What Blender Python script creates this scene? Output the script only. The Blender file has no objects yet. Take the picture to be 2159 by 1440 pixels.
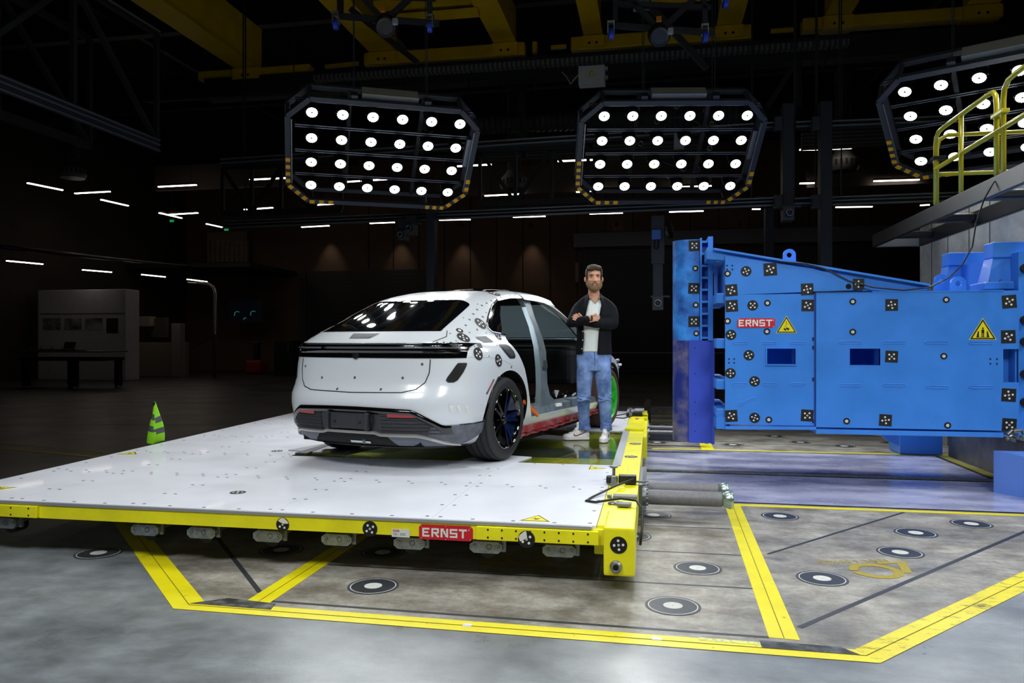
import bpy, bmesh, math, random
from mathutils import Vector, Matrix
from mathutils.bvhtree import BVHTree
random.seed(7)
SC = bpy.context.scene
COL = SC.collection
V = Vector
PI = math.pi

# ---------------------------------------------------------------- camera, exposure, world
FPX, CAMH, YAW = 1600.0, 1.42, math.radians(10.46)
cam_d = bpy.data.cameras.new('camera'); cam_d.sensor_width = 36; cam_d.lens = 36*FPX/2159; cam_d.clip_start = .05; cam_d.clip_end = 200
cam_o = bpy.data.objects.new('camera', cam_d); COL.objects.link(cam_o)
cam_o.location = (0, 0, CAMH); cam_o.rotation_euler = (PI/2, 0, YAW)
SC.camera = cam_o
SC.view_settings.view_transform = 'Standard'; SC.view_settings.look = 'None'
SC.view_settings.gamma = 1; SC.view_settings.use_curve_mapping = False
SC.view_settings.exposure = 0.0
world = bpy.data.worlds.new('world'); SC.world = world; world.use_nodes = True
world.node_tree.nodes['Background'].inputs[0].default_value = (.004, .005, .007, 1)
world.node_tree.nodes['Background'].inputs[1].default_value = .35
SC.cycles.max_bounces = 7; SC.cycles.glossy_bounces = 4; SC.cycles.transmission_bounces = 6; SC.cycles.diffuse_bounces = 3
SC.cycles.sample_clamp_indirect = 3.0
SC.cycles.use_light_tree = True
LAMP_W, FRONT, TOP, NEAR, BACK = 6.6, 7.6, 3.2, 2.3, 5.0     # strength of one lamp in each kind of frame
CF = V((-math.sin(YAW), math.cos(YAW), 0)); CR = V((math.cos(YAW), math.sin(YAW), 0)); CC = V((0, 0, CAMH))
PT = .36               # platform top height

def ray(px, py): return CF + CR*((px-1079.5)/FPX) + V((0, 0, 1))*((720-py)/FPX)
def at_z(px, py, z=0.0): d = ray(px, py); return CC + d*((z-CAMH)/d.z)
def at_Y(px, py, Y): d = ray(px, py); return CC + d*(Y/d.y)
def at_X(px, py, X): d = ray(px, py); return CC + d*(X/d.x)
def at_D(px, py, D): return CC + ray(px, py)*D

# ---------------------------------------------------------------- materials
def lin(c):
    c = c/255.0
    return c/12.92 if c <= .04045 else ((c+.055)/1.055)**2.4
def rgb(*c): return (lin(c[0]), lin(c[1]), lin(c[2]), 1)
_M = {}
def mat(name, col=(128, 128, 128), rough=.5, metal=0.0, var=0.0, scale=8.0, bump=0.0, bscale=40.0, emit=None, es=0.0, coat=0.0, spec=.5, col2=None, mix=.5, alpha=1.0, trans=0.0, rvar=0.0, detail=6, stretch=None):
    if name in _M: return _M[name]
    m = bpy.data.materials.new(name); m.use_nodes = True; _M[name] = m
    nt = m.node_tree; b = nt.nodes['Principled BSDF']
    b.inputs['Base Color'].default_value = rgb(*col)
    b.inputs['Roughness'].default_value = rough; b.inputs['Metallic'].default_value = metal
    b.inputs['Specular IOR Level'].default_value = spec
    b.inputs['Coat Weight'].default_value = coat; b.inputs['Coat Roughness'].default_value = .04
    b.inputs['Transmission Weight'].default_value = trans; b.inputs['Alpha'].default_value = alpha
    if emit: b.inputs['Emission Color'].default_value = rgb(*emit); b.inputs['Emission Strength'].default_value = es
    tc = nt.nodes.new('ShaderNodeTexCoord')
    if var or col2 or rvar:
        n = nt.nodes.new('ShaderNodeTexNoise'); n.inputs['Scale'].default_value = scale; n.inputs['Detail'].default_value = detail; n.inputs['Roughness'].default_value = .62
        if stretch:
            mp = nt.nodes.new('ShaderNodeMapping'); mp.inputs['Scale'].default_value = stretch; nt.links.new(tc.outputs['Object'], mp.inputs['Vector']); nt.links.new(mp.outputs[0], n.inputs['Vector'])
        else: nt.links.new(tc.outputs['Object'], n.inputs['Vector'])
        if var or col2:
            r = nt.nodes.new('ShaderNodeValToRGB'); nt.links.new(n.outputs['Fac'], r.inputs['Fac'])
            a = rgb(*[max(0, c*(1-var)) for c in col]); d = rgb(*[min(255, c*(1+var)) for c in (col2 or col)])
            r.color_ramp.elements[0].color = a; r.color_ramp.elements[1].color = d
            r.color_ramp.elements[0].position = max(0, mix-.18); r.color_ramp.elements[1].position = min(1, mix+.18)
            nt.links.new(r.outputs['Color'], b.inputs['Base Color'])
        if rvar:
            mr = nt.nodes.new('ShaderNodeMapRange'); nt.links.new(n.outputs['Fac'], mr.inputs['Value'])
            mr.inputs['From Min'].default_value = .3; mr.inputs['From Max'].default_value = .7
            mr.inputs['To Min'].default_value = max(0, rough-rvar); mr.inputs['To Max'].default_value = rough+rvar
            nt.links.new(mr.outputs['Result'], b.inputs['Roughness'])
    if bump:
        n2 = nt.nodes.new('ShaderNodeTexNoise'); n2.inputs['Scale'].default_value = bscale; n2.inputs['Detail'].default_value = 4
        nt.links.new(tc.outputs['Object'], n2.inputs['Vector'])
        bp = nt.nodes.new('ShaderNodeBump'); bp.inputs['Strength'].default_value = bump; bp.inputs['Distance'].default_value = .01
        nt.links.new(n2.outputs['Fac'], bp.inputs['Height']); nt.links.new(bp.outputs['Normal'], b.inputs['Normal'])
    return m
def mottle(m, scale, lo, hi, stretch=(1, 1, 1), p0=.38, p1=.62):
    """multiply the base colour by a second, finer stain noise"""
    nt = m.node_tree; b = nt.nodes['Principled BSDF']; src = b.inputs['Base Color'].links[0].from_socket if b.inputs['Base Color'].links else None
    tc = nt.nodes.new('ShaderNodeTexCoord'); mp = nt.nodes.new('ShaderNodeMapping'); mp.inputs['Scale'].default_value = stretch; nt.links.new(tc.outputs['Object'], mp.inputs['Vector'])
    n = nt.nodes.new('ShaderNodeTexNoise'); n.inputs['Scale'].default_value = scale; n.inputs['Detail'].default_value = 12; n.inputs['Roughness'].default_value = .7; nt.links.new(mp.outputs[0], n.inputs['Vector'])
    r = nt.nodes.new('ShaderNodeValToRGB'); r.color_ramp.elements[0].position = p0; r.color_ramp.elements[1].position = p1; r.color_ramp.elements[0].color = (*lo, 1); r.color_ramp.elements[1].color = (*hi, 1); nt.links.new(n.outputs['Fac'], r.inputs['Fac'])
    mx = nt.nodes.new('ShaderNodeMix'); mx.data_type = 'RGBA'; mx.blend_type = 'MULTIPLY'; mx.inputs[0].default_value = 1
    if src: nt.links.new(src, mx.inputs[6])
    else: mx.inputs[6].default_value = b.inputs['Base Color'].default_value
    nt.links.new(r.outputs['Color'], mx.inputs[7]); nt.links.new(mx.outputs[2], b.inputs['Base Color']); return m
def stripe_mat(name, c1, c2, width, axis=0, rough=.6, frac=.5, bump=0.0, c1v=None):
    """hard stripes across one object axis (slats, corrugation)"""
    if name in _M: return _M[name]
    m = mat(name, c1, rough); nt = m.node_tree; b = nt.nodes['Principled BSDF']
    tc = nt.nodes.new('ShaderNodeTexCoord'); sp = nt.nodes.new('ShaderNodeSeparateXYZ'); nt.links.new(tc.outputs['Object'], sp.inputs[0])
    mo = nt.nodes.new('ShaderNodeMath'); mo.operation = 'PINGPONG'; mo.inputs[1].default_value = width
    nt.links.new(sp.outputs[axis], mo.inputs[0])
    gt = nt.nodes.new('ShaderNodeMath'); gt.operation = 'GREATER_THAN'; gt.inputs[1].default_value = width*frac; nt.links.new(mo.outputs[0], gt.inputs[0])
    mx = nt.nodes.new('ShaderNodeMix'); mx.data_type = 'RGBA'; nt.links.new(gt.outputs[0], mx.inputs[0])
    mx.inputs[6].default_value = rgb(*c1); mx.inputs[7].default_value = rgb(*c2); nt.links.new(mx.outputs[2], b.inputs['Base Color'])
    return m
def thin_glass(name, col, trans_col, diff, ior=1.5, rough=.01, glossy_gain=1.0):
    m = bpy.data.materials.new(name); m.use_nodes = True; nt = m.node_tree; nt.nodes.clear(); N = nt.nodes.new; L = nt.links.new
    out = N('ShaderNodeOutputMaterial'); tr_ = N('ShaderNodeBsdfTransparent'); tr_.inputs[0].default_value = rgb(*trans_col)
    df = N('ShaderNodeBsdfTranslucent'); df.inputs[0].default_value = rgb(*col); d2 = N('ShaderNodeBsdfDiffuse'); d2.inputs[0].default_value = rgb(*col)
    a = N('ShaderNodeMixShader'); a.inputs[0].default_value = .5; L(df.outputs[0], a.inputs[1]); L(d2.outputs[0], a.inputs[2])
    b = N('ShaderNodeMixShader'); b.inputs[0].default_value = diff; L(tr_.outputs[0], b.inputs[1]); L(a.outputs[0], b.inputs[2])
    g = N('ShaderNodeBsdfGlossy'); g.inputs['Roughness'].default_value = rough; fr = N('ShaderNodeFresnel'); fr.inputs[0].default_value = ior
    ge = N('ShaderNodeNewGeometry'); mr = N('ShaderNodeMapRange'); L(ge.outputs['Backfacing'], mr.inputs['Value']); mr.inputs['To Min'].default_value = ior; mr.inputs['To Max'].default_value = 1/ior; L(mr.outputs['Result'], fr.inputs[0])
    c = N('ShaderNodeMixShader'); L(fr.outputs[0], c.inputs[0]); L(b.outputs[0], c.inputs[1]); L(g.outputs[0], c.inputs[2]); L(c.outputs[0], out.inputs[0]); return m
black = mat('black_plastic', (14, 14, 15), .45)
matt = mat('matt_black', (10, 10, 11), .8)
steel = mat('galvanised_steel', (150, 155, 158), .38, .75, var=.12, scale=30, rvar=.1)
chrome = mat('bright_metal', (215, 217, 220), .12, 1.0)
dsteel = mat('dark_painted_steel', (44, 50, 60), .42, .2)
yellow = mat('yellow_paint', (244, 236, 22), .38, var=.04, scale=5, coat=.2)
white_st = mat('white_sticker', (232, 232, 230), .5)
black_st = mat('black_sticker', (12, 12, 13), .6)
red_sign = mat('red_sign', (205, 24, 44), .45)
tri_y = mat('warning_yellow', (236, 222, 20), .45)

# ---------------------------------------------------------------- mesh builder
class MB:
    def __init__(s): s.v = []; s.f = []; s.m = []
    def add(s, vs, fs, mi=0, M=None):
        o = len(s.v)
        s.v += [tuple(M @ V(p)) if M is not None else tuple(p) for p in vs]
        s.f += [tuple(o+i for i in f) for f in fs]; s.m += [mi]*len(fs); return s
    def box(s, a, b, mi=0, M=None):
        x0, y0, z0 = [min(a[i], b[i]) for i in range(3)]; x1, y1, z1 = [max(a[i], b[i]) for i in range(3)]
        return s.add([(x0,y0,z0),(x1,y0,z0),(x1,y1,z0),(x0,y1,z0),(x0,y0,z1),(x1,y0,z1),(x1,y1,z1),(x0,y1,z1)],
            [(0,3,2,1),(4,5,6,7),(0,1,5,4),(1,2,6,5),(2,3,7,6),(3,0,4,7)], mi, M)
    def bbox(s, a, b, bev=.01, mi=0, M=None):
        """box with chamfered edges"""
        x0, y0, z0 = [min(a[i], b[i]) for i in range(3)]; x1, y1, z1 = [max(a[i], b[i]) for i in range(3)]
        bev = min(bev, (x1-x0)*.45, (y1-y0)*.45, (z1-z0)*.45)
        bm = bmesh.new(); bmesh.ops.create_cube(bm, size=1)
        for v in bm.verts: v.co = V(((x0+x1)/2+v.co.x*(x1-x0), (y0+y1)/2+v.co.y*(y1-y0), (z0+z1)/2+v.co.z*(z1-z0)))
        bmesh.ops.bevel(bm, geom=list(bm.edges), offset=bev, segments=2, profile=.6, affect='EDGES')
        return s.bm(bm, mi, M)
    def bm(s, bm, mi=0, M=None):
        bm.verts.index_update()
        s.add([v.co[:] for v in bm.verts], [[v.index for v in f.verts] for f in bm.faces], mi, M); bm.free(); return s
    def bar(s, p0, p1, w, h=None, mi=0, up=(0, 0, 1)):
        """rectangular bar between two points; w across, h along up"""
        p0 = V(p0); p1 = V(p1); h = h or w; d = (p1-p0).normalized(); up = V(up)
        sd = d.cross(up)
        if sd.length < 1e-4: sd = d.cross(V((1, 0, 0)))
        sd.normalize(); u = sd.cross(d).normalized()
        vs = [p+sd*a*w/2+u*b*h/2 for p in (p0, p1) for a, b in ((-1,-1),(1,-1),(1,1),(-1,1))]
        return s.add(vs, [(3,2,1,0),(4,5,6,7),(0,1,5,4),(1,2,6,5),(2,3,7,6),(3,0,4,7)], mi)
    def cyl(s, p0, p1, r, n=16, r2=None, mi=0, cap=True):
        p0 = V(p0); p1 = V(p1); r2 = r if r2 is None else r2; d = (p1-p0).normalized()
        a = d.cross(V((0, 0, 1)));  a = d.cross(V((1, 0, 0))) if a.length < 1e-3 else a
        a.normalize(); b = d.cross(a)
        vs = []
        for p, q in ((p0, r), (p1, r2)):
            for i in range(n):
                t = 2*PI*i/n; vs.append(p+a*math.cos(t)*q+b*math.sin(t)*q)
        fs = [(i, (i+1) % n, n+(i+1) % n, n+i) for i in range(n)]
        if cap: fs += [tuple(range(n-1, -1, -1)), tuple(range(n, 2*n))]
        return s.add(vs, fs, mi)
    def tube(s, pts, r, n=8, mi=0, closed=False, rs=None):
        pts = [V(p) for p in pts]; N = len(pts); vs = []; a = None
        for i, p in enumerate(pts):
            if closed: d = (pts[(i+1) % N]-pts[i-1])
            else: d = pts[min(i+1, N-1)]-pts[max(i-1, 0)]
            d.normalize()
            if a is None:
                a = d.cross(V((0, 0, 1))); a = d.cross(V((1, 0, 0))) if a.length < 1e-3 else a
            else: a = a-d*a.dot(d)
            a.normalize(); b = d.cross(a); q = rs[i] if rs else r
            vs += [p+a*math.cos(2*PI*k/n)*q+b*math.sin(2*PI*k/n)*q for k in range(n)]
        fs = []
        for i in range(N if closed else N-1):
            j = (i+1) % N
            fs += [(i*n+k, i*n+(k+1) % n, j*n+(k+1) % n, j*n+k) for k in range(n)]
        if not closed: fs += [tuple(range(n-1, -1, -1)), tuple((N-1)*n+k for k in range(n))]
        return s.add(vs, fs, mi)
    def prism(s, poly, t, M=None, mi=0):
        """poly in local xy, extruded from z=0 to z=t"""
        n = len(poly); vs = [(p[0], p[1], 0) for p in poly]+[(p[0], p[1], t) for p in poly]
        return s.add(vs, [tuple(range(n-1, -1, -1)), tuple(range(n, 2*n))]+[(i, (i+1) % n, n+(i+1) % n, n+i) for i in range(n)], mi, M)
    def lathe(s, prof, n=32, M=None, mi=0, closed=False, mis=None):
        """profile of (radius, height) turned about local z"""
        vs = []; N = len(prof)
        for r, z in prof: vs += [(r*math.cos(2*PI*k/n), r*math.sin(2*PI*k/n), z) for k in range(n)]
        for i in range(N if closed else N-1):
            j = (i+1) % N
            if i == 0: s.add(vs, [], 0, M); o = len(s.v)-len(vs)
            s.f += [(o+i*n+k, o+i*n+(k+1) % n, o+j*n+(k+1) % n, o+j*n+k) for k in range(n)]; s.m += [mis[i] if mis else mi]*n
        return s
    def grid(s, rows, mi=0, closed=False):
        o = len(s.v); nc = len(rows[0]); s.v += [tuple(p) for r in rows for p in r]
        for i in range(len(rows)-1):
            for k in range(nc if closed else nc-1):
                s.f.append((o+i*nc+k, o+i*nc+(k+1) % nc, o+(i+1)*nc+(k+1) % nc, o+(i+1)*nc+k)); s.m.append(mi)
        return s
    def build(s, name, mats, parent=None, smooth=False, label=None, cat=None, group=None, kind=None, local=False, recenter=True, recalc=False):
        me = bpy.data.meshes.new(name)
        off = V((0, 0, 0))
        if parent is None and recenter and s.v:
            xs = [p[0] for p in s.v]; ys = [p[1] for p in s.v]; zs = [p[2] for p in s.v]
            off = V(((min(xs)+max(xs))/2, (min(ys)+max(ys))/2, min(zs)))
        me.from_pydata([(p[0]-off.x, p[1]-off.y, p[2]-off.z) for p in s.v], [], s.f)
        if not isinstance(mats, (list, tuple)): mats = [mats]
        for m in mats: me.materials.append(m)
        me.polygons.foreach_set('material_index', s.m)
        if smooth: me.polygons.foreach_set('use_smooth', [True]*len(me.polygons))
        if recalc:
            bm = bmesh.new(); bm.from_mesh(me); bmesh.ops.recalc_face_normals(bm, faces=bm.faces); bm.to_mesh(me); bm.free()
        me.update()
        if smooth == 'auto': auto_smooth(me)
        return link(name, me, parent, off, label, cat, group, kind, local)
def auto_smooth(me, ang=35):
    try: me.set_sharp_from_angle(angle=math.radians(ang))
    except Exception: pass
def link(name, me, parent=None, loc=(0, 0, 0), label=None, cat=None, group=None, kind=None, local=False):
    o = bpy.data.objects.new(name, me); COL.objects.link(o); o.location = loc
    if parent is not None:
        o.parent = parent
        if not local and parent.parent is None and (parent.type == 'EMPTY' or tuple(parent.location) != (0, 0, 0)): o.matrix_parent_inverse = parent.matrix_basis.inverted()
    return tag(o, label, cat, group, kind)
def tag(o, label=None, cat=None, group=None, kind=None):
    if label: o['label'] = label
    if cat: o['category'] = cat
    if group: o['group'] = group
    if kind: o['kind'] = kind
    return o
def thing(name, loc, label, cat, group=None, rz=0.0):
    o = bpy.data.objects.new(name, None); COL.objects.link(o); o.location = loc; o.rotation_euler = (0, 0, rz); o.empty_display_size = .1
    return tag(o, label, cat, group)
def copy_tree(o, parent=None):
    kids = [c for c in ALL_KIDS(o)]
    c = o.copy(); COL.objects.link(c); c.parent = parent
    for k in kids: copy_tree(k, c)
    return c
def ALL_KIDS(o): return [x for x in bpy.data.objects if x.parent == o]

def frame(o, zdir, xdir=None):
    """matrix with local z along zdir, local x near xdir, origin o"""
    z = V(zdir).normalized(); x = V(xdir) if xdir else V((1, 0, 0))
    x = x-z*x.dot(z)
    if x.length < 1e-4: x = V((0, 1, 0))-z*z.y
    x.normalize(); y = z.cross(x)
    return Matrix(((x.x, y.x, z.x, o[0]), (x.y, y.y, z.y, o[1]), (x.z, y.z, z.z, o[2]), (0, 0, 0, 1)))
def disc_pts(r, n=24, c=(0, 0)): return [(c[0]+r*math.cos(2*PI*i/n), c[1]+r*math.sin(2*PI*i/n)) for i in range(n)]
def target_mb(mb, M, r, kind='round', rot=0.0, mi=(0, 1)):
    """photogrammetry sticker: black ground, white dots (local z = outwards)"""
    if kind == 'square': mb.prism([(-r, -r), (r, -r*.96), (r*.97, r), (-r, r*.98)], .0015, M, mi[0])
    elif kind == 'ring':
        mb.prism(disc_pts(r, 20), .0015, M, mi[0]); mb.prism(disc_pts(r*.46, 14), .0024, M, mi[1]); mb.prism(disc_pts(r*.12, 8), .003, M, mi[0]); return
    elif kind == 'mini': mb.prism([(-r, -r), (r, -r), (r, r), (-r, r)], .0006, M, mi[0]); mb.prism(disc_pts(r*.26, 8), .0011, M, mi[1]); return
    else: mb.prism(disc_pts(r, 28), .0015, M, mi[0])
    q = r*.52
    for k in range(4):
        a = rot+k*PI/2; mb.prism(disc_pts(r*.155, 12, (q*math.cos(a), q*math.sin(a))), .0024, M, mi[1])
    mb.prism(disc_pts(r*.15, 12), .0024, M, mi[1]); mb.prism(disc_pts(r*.07, 8), .003, M, mi[0])
# block capitals as strokes in a unit cell
GL = {'E': [(0,.0,.95,.2),(0,.8,.95,1),(0,.42,.8,.6),(0,0,.24,1)],
      'R': [(0,0,.24,1),(0,.8,1,1),(.76,.45,1,.9),(0,.40,.9,.58),(.45,.28,.7,.45),(.6,.12,.85,.3),(.74,0,1,.18)],
      'N': [(0,0,.24,1),(.76,0,1,1),(.2,.68,.42,1),(.38,.38,.62,.74),(.58,.1,.8,.45)],
      'S': [(0,0,1,.2),(.78,0,1,.55),(0,.4,1,.58),(0,.45,.22,1),(0,.8,1,1)],
      'T': [(-.02,.8,1.02,1),(.38,0,.62,1)]}
def word_mb(mb, txt, M, w, h, mi=0, t=.003):
    """block word centred on M's origin, w wide, h high"""
    n = len(txt); cw = w/(n+.22*(n-1)); x = -w/2
    for ch in txt:
        for k, (a, b, c, d) in enumerate(GL[ch]): mb.prism([(x+a*cw, -h/2+b*h), (x+c*cw, -h/2+b*h), (x+c*cw, -h/2+d*h), (x+a*cw, -h/2+d*h)], t+k*.00025, M, mi)
        x += cw*1.22
def text_mb(mb, txt, M, size, mi=0, t=.0005):
    cu = bpy.data.curves.new('tmp', 'FONT'); cu.body = txt; cu.size = size; cu.align_x = 'CENTER'; cu.extrude = t; cu.offset = 0.0; cu.resolution_u = 3
    o = bpy.data.objects.new('tmp', cu); COL.objects.link(o)
    dg = bpy.context.evaluated_depsgraph_get(); me = bpy.data.meshes.new_from_object(o.evaluated_get(dg))
    mb.add([v.co[:] for v in me.vertices], [tuple(p.vertices) for p in me.polygons], mi, M)
    bpy.data.objects.remove(o); bpy.data.curves.remove(cu); bpy.data.meshes.remove(me)
def warn_tri(mb, M, s, glyph='slip', mi=(0, 1)):
    """yellow warning triangle with black rim and a small black glyph; mi = (black, yellow)"""
    h = s*.866
    def tri(k, dz, m, dy=0): mb.prism([(-s/2*k, -h/3*k+dy), (s/2*k, -h/3*k+dy), (0, 2*h/3*k+dy)], dz, M, m)
    tri(1.0, .0015, mi[1]); tri(.93, .002, mi[0]); tri(.76, .0026, mi[1])
    g = .0032
    if glyph == 'slip':
        for q in ([(-.02,-.13),(.1,-.02),(.07,.02),(-.05,-.09)], [(-.17,-.02),(.02,-.02),(.02,.02),(-.17,.0)], [(.0,.0),(.14,.06),(.13,.1),(-.02,.04)]): mb.prism([(a*s, b*s) for a, b in q], g, M, mi[0])
        mb.prism(disc_pts(.04*s, 10, (-.05*s, .1*s)), g, M, mi[0])
    elif glyph == 'load':
        for q in ([(-.01,.12),(.01,.12),(.01,.3),(-.01,.3)], [(-.14,-.12),(-.02,-.18),(.0,-.1),(-.11,-.03)], [(-.03,-.07),(.08,-.13),(.11,-.05),(.0,.0)], [(.03,-.17),(.13,-.12),(.15,-.05),(.06,-.08)], [(-.1,.0),(-.01,.12),(.01,.12),(-.08,.0)]): mb.prism([(a*s, b*s) for a, b in q], g, M, mi[0])
    elif glyph == 'crush':
        mb.prism(disc_pts(.035*s, 10, (0, .17*s)), g, M, mi[0])
        for q in ([(-.05,-.02),(.05,-.02),(.05,.12),(-.05,.12)], [(-.045,-.2),(-.01,-.2),(-.01,0),(-.045,0)], [(.01,-.2),(.045,-.2),(.045,0),(.01,0)], [(-.24,-.2),(-.14,-.2),(-.14,.06),(-.18,.04)], [(.14,-.2),(.24,-.2),(.18,.04),(.14,.06)], [(-.24,-.2),(.24,-.2),(.24,-.18),(-.24,-.18)]): mb.prism([(a*s, b*s) for a, b in q], g, M, mi[0])
    else:
        for q in ([(-.02,-.0),(.05,.2),(.08,.2),(.02,.03),(.08,.03),(-.03,-.18),(.0,-.02),(-.05,-.02)],): mb.prism([(a*s, b*s) for a, b in q], g, M, mi[0])

# ---------------------------------------------------------------- flood-lamp frames (they light the bay)
lens_m = mat('lamp_glass_lit', (255, 255, 255), .3, emit=(250, 255, 246), es=6.5)
lens_d = mat('lamp_centre_sensor', (40, 42, 38), .4)
lamp_body = mat('lamp_housing', (12, 13, 14), .4, .3)
box_grey = mat('light_grey_box', (150, 152, 150), .5)
hazard_y = mat('hazard_yellow', (236, 176, 20), .5)
rail_al = mat('aluminium_profile', (120, 126, 140), .35, .7)
fr_m = mat('lamp_frame_steel', (50, 56, 68), .5, .2)
fr_d = mat('lamp_frame_dark', (24, 27, 33), .6, .1)
_lamp = {}
def lamp_meshes():
    mb = MB()
    mb.lathe([(.0, .17), (.05, .17), (.055, .10), (.084, .08), (.090, .0), (.086, -.012), (.080, -.012), (.080, .0)], 20, None, 0)
    for k in range(10): mb.box((-.006, .05, .085), (.006, .085, .16), 0, Matrix.Rotation(2*PI*k/10, 4, 'Z'))
    mb.box((-.1, -.012, .03), (-.086, .012, .2), 0); mb.box((.086, -.012, .03), (.1, .012, .2), 0); mb.box((-.1, -.02, .19), (.1, .02, .205), 0)
    me = bpy.data.meshes.new('lamp_head'); me.from_pydata(mb.v, [], mb.f); me.materials.append(lamp_body)
    lb = MB(); n = 32
    lb.prism([((.079 if k % 2 else .073)*math.cos(2*PI*k/n), (.079 if k % 2 else .073)*math.sin(2*PI*k/n)) for k in range(n)], .004)
    lb.prism(disc_pts(.013, 10), -.003, None, 1)
    l2 = bpy.data.meshes.new('lens'); l2.from_pydata(lb.v, [], lb.f); l2.materials.append(lens_m); l2.materials.append(lens_d); l2.polygons.foreach_set('material_index', lb.m)
    return me, l2
LAMP_ME, LENS_ME = lamp_meshes()
spot_d = bpy.data.lights.new('flood_spot', 'SPOT'); spot_d.energy = LAMP_W*BACK; spot_d.spot_size = math.radians(96); spot_d.spot_blend = .75; spot_d.shadow_soft_size = .07; spot_d.color = (.95, .985, 1.0)
def lamp_frame(p00, yaw, tilt, label, s=.42, spot=None, rows=4, cols=6, boxes=True, wires=9.6, aim=None):
    """p00 = top left lamp; rows step down and away along the tilt"""
    yaw = math.radians(yaw); tilt = math.radians(tilt)
    R = V((math.cos(yaw), math.sin(yaw), 0)); fw = V((-math.sin(yaw), math.cos(yaw), 0))
    dn = fw*math.sin(tilt)+V((0, 0, -math.cos(tilt))); back = R.cross(dn)*-1.0     # behind the frame, away from the lit side
    if back.z < 0: back = -back
    # local axes: x = R, y = -dn, z = back
    up = -dn
    M = Matrix(((R.x, up.x, back.x, p00[0]), (R.y, up.y, back.y, p00[1]), (R.z, up.z, back.z, p00[2]), (0, 0, 0, 1)))
    t = bpy.data.objects.new('lamp_frame', None); COL.objects.link(t); t.matrix_world = M; t.empty_display_size = .1
    tag(t, label, 'floodlight', 'lamp frames hung over the crash bay')
    W, Hh = s*(cols-1), s*(rows-1)
    x0, x1, y1, y0 = -.33, W+.28, .22, -Hh-.30; c = .30
    octo = [(x0+c, y1), (x1-c, y1), (x1, y1-c), (x1, y0+c), (x1-c, y0), (x0+c, y0), (x0, y0+c), (x0, y1-c)]
    mb = MB()
    for zz in (.0, .30):
        for i in range(8):
            a, b = octo[i], octo[(i+1) % 8]; mb.bar((a[0], a[1], zz), (b[0], b[1], zz), .075, .06, 0)
    for a in octo: mb.bar((a[0], a[1], 0), (a[0], a[1], .30), .05, .05, 0, up=(1, 0, 0))
    for xx in (W*.25, W*.75): mb.bar((xx, y0, .30), (xx, y1, .30), .06, .06, 1)
    mb.build('frame', [fr_m, fr_d], t, local=True)
    for i in range(rows):
        rb = MB(); rb.bar((x0+.1, -i*s+.105, .10), (x1-.1, -i*s+.105, .10), .012, .012, 0, (0, 1, 0)); rb.bar((x0+.1, -i*s+.140, .10), (x1-.1, -i*s+.140, .10), .012, .012, 0, (0, 1, 0)); rb.bar((x0+.1, -i*s+.122, .12), (x1-.1, -i*s+.122, .12), .02, .04, 1, (0, 1, 0))
        rb.build('cross_rail', [rail_al, fr_d], t, local=True)
    for xx in (x0+.055, x1-.055):
        sb = MB(); sb.box((xx-.007, y0+.36, -.06), (xx+.007, y1-.32, -.035)); sb.build('edge_profile', rail_al, t, local=True)
    for side in (0, 1):
        hz = MB()
        pts = [(x0, y0+c+.5), (x0, y0+c), (x0+c, y0), (x0+c+.42, y0)] if side == 0 else [(x1, y0+c+.3), (x1, y0+c), (x1-c, y0), (x1-c-.35, y0)]
        for a, b in zip(pts, pts[1:]):
            a = V((a[0], a[1], -.034)); b = V((b[0], b[1], -.034)); L = (b-a).length; n = max(2, int(L/.115))
            for k in range(n):
                p = a.lerp(b, (k+.1)/n); q = a.lerp(b, (k+.62)/n); hz.bar(p, q, .066, .008, up=(0, 0, 1))
        hz.build('hazard_tape', hazard_y, t, local=True)
    for i in range(rows):
        for j in range(cols):
            h = bpy.data.objects.new('lamp_head', LAMP_ME); COL.objects.link(h); h.parent = t; h.location = (j*s, -i*s, 0)
            l = bpy.data.objects.new('lens', LENS_ME); COL.objects.link(l); l.parent = h; l.location = (0, 0, -.01)
            sp = bpy.data.objects.new('flood_light', spot or spot_d); COL.objects.link(sp); sp.parent = t; sp.location = (j*s, -i*s, -.03)
            if aim is not None:
                loc = M.inverted() @ V(aim); d = (loc-V((j*s, -i*s, -.03)))
                # keep the row pattern: every lamp keeps its offset from the aim point
                d = loc-V((W/2, -Hh/2, 0)); sp.rotation_euler = d.to_track_quat('-Z', 'Y').to_euler()
    if boxes:
        b = MB(); b.bbox((W*.32, y1-.02, .06), (W*.70, y1+.1, .24), .01); b.build('power_supply_box', box_grey, t, local=True)
        b = MB(); b.bbox((x1-.12, -Hh*.62, .02), (x1-.045, -Hh*.22, .14), .01); b.build('junction_box', rail_al, t, local=True)
        cb = MB(); cb.tube([(W*.8, -s+.1, .17), (W*.83, -s*.55, .1), (W*.78, -s*.8, .16), (W*.7, -s+.09, .17), (W*.4, -s+.085, .17)], .006, 5)
        cb.tube([(W*.85, -s+.09, .16), (W*.98, -s+.08, .14), (x1-.08, -s*1.3, .1)], .006, 5)
        cb.build('cable', rail_al, t, local=True)
    wb = MB(); Mi = M.inverted()
    for xx in (W*.27, W*.76):
        for zz in (.05, .3):
            p = M @ V((xx, y1, zz)); q = V((p.x, p.y, wires)); wb.tube([Mi @ p, Mi @ q], .006, 5)
        wb.bbox((xx-.05, y1-.02, .0), (xx+.05, y1+.1, .1), .01)
    wb.build('suspension_wire', dsteel, t, local=True)
    return t
lamp_frame((-4.658, 9.886, 4.614), 26.1, 49.4, 'leftmost octagonal frame of 24 lit lamps above the white car')
lamp_frame((-.696, 11.268, 4.75), 9.4, 47.8, 'middle octagonal frame of 24 lit lamps with a camera ring behind')
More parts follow.
